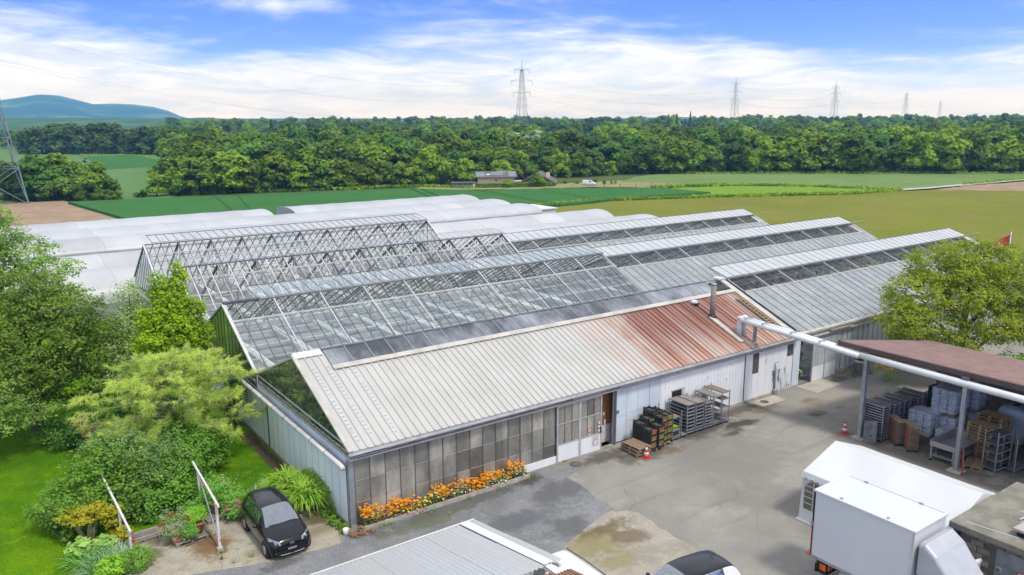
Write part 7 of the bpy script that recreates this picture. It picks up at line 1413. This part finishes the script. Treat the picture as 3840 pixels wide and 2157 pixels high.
# singled-out trees
for lab, u, b_, t_v, k, w, nm in (('dark narrow conifer rising from the wood above the peach house', 1270, 441, 332, 'conifer', .75, None), ('tall dark spruce right of the second house', 1362, 448, 345, 'conifer', 1.0, None), ('pale silvery willow left of the dark narrow conifer', 1215, 432, 332, 'willow', .9, None), ('large pale silvery willow right of the dark narrow conifer', 1330, 426, 318, 'willow', 1.3, None), ('pale silvery willow behind the tall spruce', 1405, 428, 330, 'willow', 1.1, None), ('light green rounded tree left of the peach house', 1172, 463, 392, 'bright', .95, None), ('broad light green tree directly behind the peach house', 1263, 462, 397, 'bright', 1.35, None), ('dark purple-leaved tree between the two houses', 1308, 463, 432, 'purple', 1.1, None), ('round clipped tree between the two houses, before the hedge', 1348, 471, 431, 'light', 1.35, None), ('yellow-green shrub in front of the peach house', 1275, 473, 447, 'bright', 1.6, None), ('dark spruce cluster at the left in the middle wood', 690, 432, 300, 'conifer', 1.2, None), ('dark spruce beside the cluster in the middle wood', 735, 430, 310, 'conifer', 1.0, None), ('small bush right of the second house', 1422, 463, 450, 'light', 1.6, None), ('green bush beside the small bush right of the houses', 1452, 463, 448, 'bright', 1.5, None), ('grey-leaved bush left of the domed topiary', 1480, 462, 447, 'purple', 1.4, None), ('domed clipped bush above the white van', 1498, 460, 446, 'light', 1.6, None), ('tall fresh green conical tree at the right wood edge above the pale field', 1985, 436, 345, 'bright', 1.1, None), ('dark slim conifer standing above the right wood', 2055, 420, 322, 'conifer', .5, None), ('second dark slim conifer above the right wood', 2068, 420, 321, 'conifer', .5, None), ('bushy light tree above the right wood, highest in its row', 2240, 425, 316, 'bright', 1.0, None), ('dark purple tree on the right skyline', 2557, 424, 332, 'purple', 1.1, None)): tree_px(u, b_, t_v, k, lab, None, w)
for i, (u, w) in enumerate(((1520, .9), (1538, .75), (1548, .75))): tree_px(u, 463.5, 450, 'light', ('low rounded shrub right of the white van', 'left egg-shaped clipped shrub right of the white van', 'right egg-shaped clipped shrub right of the white van')[i], None, w*1.2, name='clipped_shrub', cat='shrub')
# poplars by the back field
u = 62
while u < 455:
    tree_px(u, 388+FR.uniform(-1.5, 1), 318-8*math.sin((u-60)/80)+FR.uniform(-6, 6) - (4 if u > 250 else 0), 'poplar', 'tall poplar in the row behind the back field', 'poplars along the back field', 1.5); u += FR.uniform(9, 13)
def nth(n): return '%d%s' % (n, 'th' if 10 < n % 100 < 14 else {1: 'st', 2: 'nd', 3: 'rd'}.get(n % 10, 'th'))
for grp, lst in ORD.items():
    key = lambda q: math.atan2(q[1]-CAM[0], q[2]-CAM[1])
    for i, (t, x, y) in enumerate(sorted(lst, key=key)): t['label'] = t['label']+', %s from its left end' % nth(i+1)
# skyline conifers
for i, (u, t_v) in enumerate(((1680, 289), (1700, 288), (1734, 284), (2519, 291))): tree_px(u, 362, t_v, 'conifer' if i < 3 else 'poplar', ('leftmost small spruce on the skyline', 'middle small spruce on the skyline', 'largest spruce on the skyline', 'slim tree standing up from the right skyline')[i], None, .9 if i < 3 else 1.0)
# the wood itself: one mass
def wood(name, label, pts, kinds, seed):
    cl = bpy.data.collections.new(name+'_kinds')
    for i, me in enumerate(kinds): o = bpy.data.objects.new('%s_kind_%d' % (name, i), me); cl.objects.link(o)
    me = bpy.data.meshes.new(name); me.from_pydata([p[:3] for p in pts], [], []); a = me.attributes.new('tree_scale', 'FLOAT', 'POINT'); a.data.foreach_set('value', [p[3] for p in pts]); a = me.attributes.new('tree_kind', 'INT', 'POINT'); a.data.foreach_set('value', [p[4] for p in pts])
    ob = bpy.data.objects.new(name, me); COL.objects.link(ob); ob['kind'] = 'stuff'; tag(ob, label, 'forest')
    ng = bpy.data.node_groups.new(name, 'GeometryNodeTree'); ng.interface.new_socket('Geometry', in_out='INPUT', socket_type='NodeSocketGeometry'); ng.interface.new_socket('Geometry', in_out='OUTPUT', socket_type='NodeSocketGeometry')
    gi = ng.nodes.new('NodeGroupInput'); go = ng.nodes.new('NodeGroupOutput'); ip = ng.nodes.new('GeometryNodeInstanceOnPoints'); ci = ng.nodes.new('GeometryNodeCollectionInfo'); ci.inputs['Collection'].default_value = cl; ci.inputs['Separate Children'].default_value = True; ci.inputs['Reset Children'].default_value = True
    a1 = ng.nodes.new('GeometryNodeInputNamedAttribute'); a1.data_type = 'FLOAT'; a1.inputs['Name'].default_value = 'tree_scale'; a2 = ng.nodes.new('GeometryNodeInputNamedAttribute'); a2.data_type = 'INT'; a2.inputs['Name'].default_value = 'tree_kind'
    rv = ng.nodes.new('FunctionNodeRandomValue'); rv.data_type = 'FLOAT_VECTOR'; rv.inputs[0].default_value = (0, 0, 0); rv.inputs[1].default_value = (0, 0, 6.28)
    ng.links.new(gi.outputs[0], ip.inputs['Points']); ng.links.new(ci.outputs[0], ip.inputs['Instance']); ip.inputs['Pick Instance'].default_value = True; ng.links.new(a2.outputs['Attribute'], ip.inputs['Instance Index']); ng.links.new(rv.outputs[0], ip.inputs['Rotation']); ng.links.new(a1.outputs['Attribute'], ip.inputs['Scale']); ng.links.new(ip.outputs[0], go.inputs[0])
    md = ob.modifiers.new('trees', 'NODES'); md.node_group = ng; return ob
kinds = FT['round']+FT['light']+FT['conifer']+FT['willow']+FT['bright']
def kind_ix(): x = FR.random(); return FR.randrange(4) if x < .72 else (4+FR.randrange(3) if x < .93 else (7+FR.randrange(2) if x < .965 else (9 if x < .98 else 11)))
pts = []
for d_, step in ((22, 7.5), (32, 7.5), (44, 8), (58, 8.5), (75, 9), (95, 10), (118, 11), (145, 13), (180, 15), (225, 18), (280, 22), (340, 26), (410, 30), (500, 22), (600, 14), (720, 12), (850, 12)):
    u = -60.0
    while u < 2700:
        if u < 440: e = 387
        else: e = edge(u)
        g = ground_at(u, e); v = g-CAM; dist = math.hypot(v[0], v[1]); dd = dist+d_*FR.uniform(.9, 1.1)+(8 if u < 440 else 0); p = CAM+v/dist*dd
        # canopy line seen from the drone, gently rising with distance
        sky_v = float(np.interp(u, [-60, 40, 60, 430, 480, 560, 640, 760, 860, 900, 1100, 1300, 1500, 1750, 2000, 2100, 2300, 2450, 2600], [352, 350, 345, 310, 303, 297, 302, 312, 312, 300, 305, 302, 296, 302, 312, 305, 304, 318, 320]))
        sky_v = (min(sky_v, 296.6)-2.0*math.sin(u*.011)*math.sin(u*.0043+1)-(1.6 if d_ > 500 else 0)) if u > 440 else min(sky_v, 322)
        h_sky = CAM[2]-(sky_v-298.5)*1.49068/FPX*float(np.dot(p-CAM, np.array([math.sin(YAW), math.cos(YAW), 0])))
        h = min(h_sky, 11.0+d_*.0075)*FR.uniform(.76, 1.12) if u >= 440 else h_sky*FR.uniform(.9, 1.0)
        if not (u < 58 and d_ < 60): pts.append((p[0], p[1], -.1, max(h, 4)/11.0*1.05, kind_ix()))
        u += step*FPX/1.49068/dd*FR.uniform(.75, 1.2)
wood('forest', 'dense mixed wood stretching from the field edges to the skyline', pts, kinds, 1)
# low scrub closing the foot of the wood
pts = []
u = 435.0
while u < 2650:
    g = ground_at(u, edge(u)-FR.uniform(-.5, 4)); pts.append((g[0], g[1], -.6, FR.uniform(.16, .34), FR.randrange(4))); u += FR.uniform(9, 17)
u = 20.0
while u < 305: g = ground_at(u, 503+FR.uniform(-2, 3)); pts.append((g[0], g[1], -.5, FR.uniform(.16, .28), FR.randrange(4))); u += FR.uniform(8, 14)
wood('scrub', 'low scrub along the foot of the wood', pts, FT['round'], 2)
# ------------------------------------------------------------------ houses and their hedge
def local_thing(name, label, cat, u, v, rz): g = ground_at(u, v); t = thing(name, label, cat, (g[0], g[1], 0), rz); ORG[t.name] = (0, 0, 0); return t
h1 = local_thing('peach_house', 'peach walled house with solar panels on its grey roof', 'house', 1248, 470, -.55)
h1.scale = (1, 1, .66); MB().box(-4.2, 0, 0, 4.2, 6, 3.6).build('wall', 'house_wall', h1); rf = MB().prism([(-.7, 3.25), (3.0, 4.95), (6.7, 3.25), (6.7, 3.45), (3.0, 5.2), (-.7, 3.45)], 0, -4.9, 4.9).build('roof', 'house_roof', h1)
for (a, c_, s0, s1) in ((-4.6, -2.6, .1, .8), (-1.2, 1.6, .35, .75), (.2, 2.4, .7, .95), (3.0, 4.7, .1, .9)):
    p = lambda s: (-.7+3.7*s, 3.51+1.75*s); y0_, z0_ = p(s0); y1_, z1_ = p(s1); MB().add([(a, y0_, z0_), (c_, y0_, z0_), (c_, y1_, z1_), (a, y1_, z1_)], [(0, 1, 2, 3)]).build('solar_panel', 'solar', rf)
MB().add([(-2.2, .6, 4.15), (-1.4, .6, 4.15), (-1.4, 1.2, 4.43), (-2.2, 1.2, 4.43)], [(0, 1, 2, 3)]).build('rooflight', 'white', rf)
for x, z in ((.0, 1.9), (.2, .6), (1.6, .5)): w_ = MB().box(x-.35, -.05, z, x+.35, .0, z+.75).build('window', 'white', h1); MB().box(x-.22, -.07, z+.1, x+.22, -.055, z+.62).build('pane', 'navy_window', w_)
h2 = local_thing('brown_house', 'brown gabled house with chimney and white door with red shutter', 'house', 1352, 469, -.75)
h2.scale = (.95, .95, .72); MB().prism([(-3.6, 0), (3.6, 0), (3.6, 1.6), (0, 4.0), (-3.6, 1.6)], 1, 0, 8).xf(Matrix.Rotation(R(0), 4, 'Z')).build('wall', 'house_wall_b', h2); MB().prism([(-4.5, 1.0), (0, 4.15), (4.5, 1.0), (4.5, 1.25), (0, 4.45), (-4.5, 1.25)], 1, -.6, 8.6).build('roof', 'house_roof', h2); MB().box(2.0, 2, 2.6, 2.8, 2.8, 4.3).build('chimney', 'house_wall', h2); MB().box(1.9, -.06, 0, 2.7, -.01, 1.7).build('door', 'white', h2); MB().box(2.75, -.06, .3, 3.4, -.01, 1.5).build('shutter', 'red', h2); MB().box(-.5, -.05, 1.8, .4, -.01, 2.6).build('window', 'dark_window', h2)
MB().box(-6.4, 3, 1.1, -4.5, 5, 1.5).build('lean_to_window', 'white', h2)
def hedge(label, A, B, w, h, m='leaf_hedge', dens=130):
    t = thing('clipped_hedge', label, 'hedge', ((A[0]+B[0])/2, (A[1]+B[1])/2, 0)); A, B = np.array(A), np.array(B); ln = np.linalg.norm(B-A); d = (B-A)/ln; s = np.array([-d[1], d[0]]); r = np.random.default_rng(int(A[0])); n = int(ln*dens); a = r.random(n)*ln; q = r.uniform(-.5, .5, n)*w; z = r.random(n)*h
    face = r.random(n); z = np.where(face < .45, h-.1*r.random(n), z); q = np.where(face >= .45, np.sign(q)*w/2*r.uniform(.85, 1.05, n), q); P = np.stack([A[0]+d[0]*a+s[0]*q, A[1]+d[1]*a+s[1]*q, z], 1); V, F = leaf_geo(P, unit(r.normal(size=P.shape)+np.array([0, 0, .8])), .28, .8, r); o = bpy.data.objects.new('foliage', raw_mesh('foliage', V-np.array(ORG[t.name]), F, m)); COL.objects.link(o); o.parent = t
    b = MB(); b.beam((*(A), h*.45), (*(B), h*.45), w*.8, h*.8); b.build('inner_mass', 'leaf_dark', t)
hedge('long clipped hedge in front of the two houses', G2(1196, 474), G2(1388, 470), 1.0, 1.1)
# white van on the meadow
vn = local_thing('white_van', 'small white delivery van parked on the meadow right of the houses', 'van', 1499, 467, R(38)); vn.scale = (.7, .7, .7); car(vn, dict(w=.9, r=.33, axles=(.85, 3.6), screen=(.85, 1.5, 3, 4.2), pillars=0, side=((1.45, 2.2),), rear=None, st=[(0, .4, .7, .7, .62, .8, .5), (.1, .3, .82, .8, .74, .9, .6), (.5, .28, .88, .95, .82, 1.05, .68), (.85, .28, .9, 1.05, .84, 1.2, .72), (1.5, .28, .9, 1.1, .84, 1.78, .70), (2.0, .28, .9, 1.12, .85, 1.86, .74), (4.2, .28, .9, 1.12, .85, 1.86, .76), (4.45, .3, .9, 1.12, .85, 1.82, .75), (4.5, .35, .88, 1.1, .83, 1.7, .72)]), 'car_white')
# fence posts on the meadow, grey shed left of the houses
t = thing('meadow_fence', 'low post and wire fence across the meadow', 'fence', tuple(ground_at(1540, 475)))
pv_ = [ground_at(u, v) for u, v in ((1440, 475), (1480, 475.5), (1520, 475.5), (1560, 475), (1600, 474), (1640, 473), (1680, 472))]
for p in pv_: MB().box(p[0]-.06, p[1]-.06, 0, p[0]+.06, p[1]+.06, 1.1).build('post', 'wood_grey', t)
for z in (.5, 1.0): MB().tube([(p[0], p[1], z) for p in pv_], .015, 4).build('wire', 'wire', t)
g = ground_at(1170, 473); t = thing('low_hut', 'low dark flat-roofed hut left of the peach house', 'hut', (g[0], g[1], 0), -.5); MB().box(-3, 0, 0, 2.5, 2.5, 1.1).build('wall', 'galv_dark', t); MB().box(-3.2, -.2, 1.1, 2.7, 2.7, 1.25).build('roof', 'house_roof', t); MB().box(1.8, -.05, .1, 2.5, -.01, 1.0).build('panel', 'white', t)
# pale buildings glimpsed in the right wood
for u, v, w, h, lab in ((2080, 408, 11, 1.5, 'long pale building glimpsed through the right wood'), (2250, 372, 10, 3.0, 'white building showing above the right wood')): g = ground_at(u, v); t = thing('pale_building', lab, 'building', (g[0], g[1], 0), -.7); MB().box(-w, 0, 0, w, 5, h).build('wall', 'far_white', t); MB().box(-w-.3, -.3, h, w+.3, 5.3, h+.3).build('roof', 'house_roof', t)
# ------------------------------------------------------------------ pylons and lines
def pylon(label, x, y, H, rz, hw=4.2, base=-.2):
    if 'left picture edge' in label: hw = 5.4
    t = thing('power_pylon', label, 'pylon', (x, y, 0), rz, 'steel lattice pylons'); ORG[t.name] = (0, 0, 0); lv_ = [0, .14, .26, .37, .46, .54, .61, .68, .74, .79, .84, .89]; w = lambda f: hw*(1-f)**1.25*.86+.5; r0 = .10; leg = MB(); br = MB()
    for i in range(len(lv_)-1):
        a, c_ = lv_[i], lv_[i+1]; A = [(sx*w(a), sy*w(a), a*H) for sx, sy in ((-1, -1), (1, -1), (1, 1), (-1, 1))]; B = [(sx*w(c_), sy*w(c_), c_*H) for sx, sy in ((-1, -1), (1, -1), (1, 1), (-1, 1))]
        for k in range(4): leg.tube([A[k], B[k]], r0*(1.3-.6*a), 5, False); br.tube([A[k], B[(k+1) % 4]], r0*.55, 4, False); br.tube([A[(k+1) % 4], B[k]], r0*.55, 4, False); br.tube([B[k], B[(k+1) % 4]], r0*.45, 4, False)
    leg.tube([(0, 0, .86*H), (0, 0, H)], [.28, .08], 6); leg.build('leg', 'pylon', t); br.build('brace', 'pylon', t); arms = []
    for f, ln in ((.62, 5.6), (.755, 7.0), (.885, 4.8)):
        b = MB()
        for s in (-1, 1): b.tube([(0, -.3, f*H), (s*ln, 0, f*H)], .10, 5); b.tube([(0, .3, f*H), (s*ln, 0, f*H)], .10, 5); b.tube([(s*.4, 0, f*H+1.7), (s*ln, 0, f*H)], .07, 5)
        ar = b.build('crossarm', 'pylon', t)
        for s in (-1, 1): MB().tube([(s*ln, 0, f*H), (s*ln, 0, f*H-2.6)], .10, 5).build('insulator', 'pylon', ar); arms.append(Matrix.Rotation(rz, 3, 'Z') @ Vector((s*ln, 0, f*H-2.6))+Vector((x, y, 0)))
    return arms
def at_dist(u, dist): d = fw*FPX+rt*(u*1.49068-1920)-up*(298*1.49068-1078.5); h = math.hypot(d[0], d[1]); return CAM[0]+d[0]/h*dist, CAM[1]+d[1]/h*dist
yaw_line = -.25
pa = [pylon(lab, *at_dist(u, d_), H, yaw_line+dr) for lab, u, d_, H, dr in (('pylon base cut by the left picture edge', -44, 182, 48, 1.85), ('tall lattice pylon standing above the middle of the wood', 1313, 495, 50, 0), ('second lattice pylon from the left on the right skyline', 1847, 740, 50, .1), ('third lattice pylon on the right skyline', 2097, 850, 50, .1), ('small lattice pylon fourth along the right skyline', 2275, 1180, 50, .1), ('tiny lattice pylon fifth along the right skyline', 2362, 1900, 50, .1))]
wi = 0
for i, j in ((0, 1), (1, 2), (2, 3), (3, 4)):
    for k in range(6):
        A, B = pa[i][k], pa[j][k]; P = [A.lerp(B, t)-Vector((0, 0, 14*4*t*(1-t)*(A-B).length/420)) for t in np.linspace(0, 1, 17)]
        tag(MB().tube(P, .014 if i == 0 else .03, 4, False).build('power_line', 'wire', None), '%s conductor wire strung %s' % (('lower left', 'lower right', 'middle left', 'middle right', 'upper left', 'upper right')[k], ('from the left edge pylon to the tall middle pylon', 'from the tall middle pylon to the second pylon', 'between the second and third pylons', 'between the third and fourth pylons')[i]), 'wire', 'power lines')
# ------------------------------------------------------------------ air
m, t, o = newmat('haze_air'); pv = t.nodes.new('ShaderNodeVolumePrincipled'); pv.inputs['Color'].default_value = (.20, .50, 1, 1); pv.inputs['Absorption Color'].default_value = (1, 1, 1, 1); pv.inputs['Density'].default_value = 2.1e-4; pv.inputs['Anisotropy'].default_value = .1; L(t, pv.outputs[0], o.inputs['Volume'])
b = MB(); b.box(-7200, -7200, -12, 7200, 7200, 200); hz = b.build('haze', 'haze_air', None); hz['kind'] = 'stuff'; hz['label'] = 'thin blue air haze over the far country'
# ragged grass margins between the fields
r = np.random.default_rng(91); V_ = []; F_ = []; P_ = []
for line, n, w in (([(1330, 523), (1500, 507), (1790, 497), (2000, 492), (2150, 489), (2262, 480)], 2600, .7), ([(2262, 479), (2000, 469.5), (1800, 468), (1640, 474)], 1600, .8), ([(2420, 466), (2576, 452)], 500, .6), ([(640, 484), (1040, 470), (1190, 474)], 1600, 1.2), ([(1700, 438), (2150, 437.5), (2576, 437.5)], 1800, 1.0), ([(200, 390), (330, 391), (445, 400)], 500, 1.5)):
    Q = np.array([ground_at(*q) for q in line]); seg = np.linalg.norm(np.diff(Q, axis=0), axis=1); cs_ = np.concatenate([[0], np.cumsum(seg)]); t_ = r.random(n)*cs_[-1]
    p = np.stack([np.interp(t_, cs_, Q[:, k]) for k in range(3)], 1); p[:, :2] += r.normal(size=(n, 2))*w*(.4+.6*np.sin(t_*.21)**2)[:, None]; p[:, 2] = r.uniform(.1, .55, n); P_.append(p)
P = np.concatenate(P_); V, F = leaf_geo(P, unit(r.normal(size=P.shape)+np.array([0, 0, .6])), .75, .5, r); o = bpy.data.objects.new('field_margin', raw_mesh('field_margin', V, F, 'leaf_far_light')); COL.objects.link(o); o['kind'] = 'stuff'; tag(o, 'ragged tall grass along the borders between the fields', 'grass')
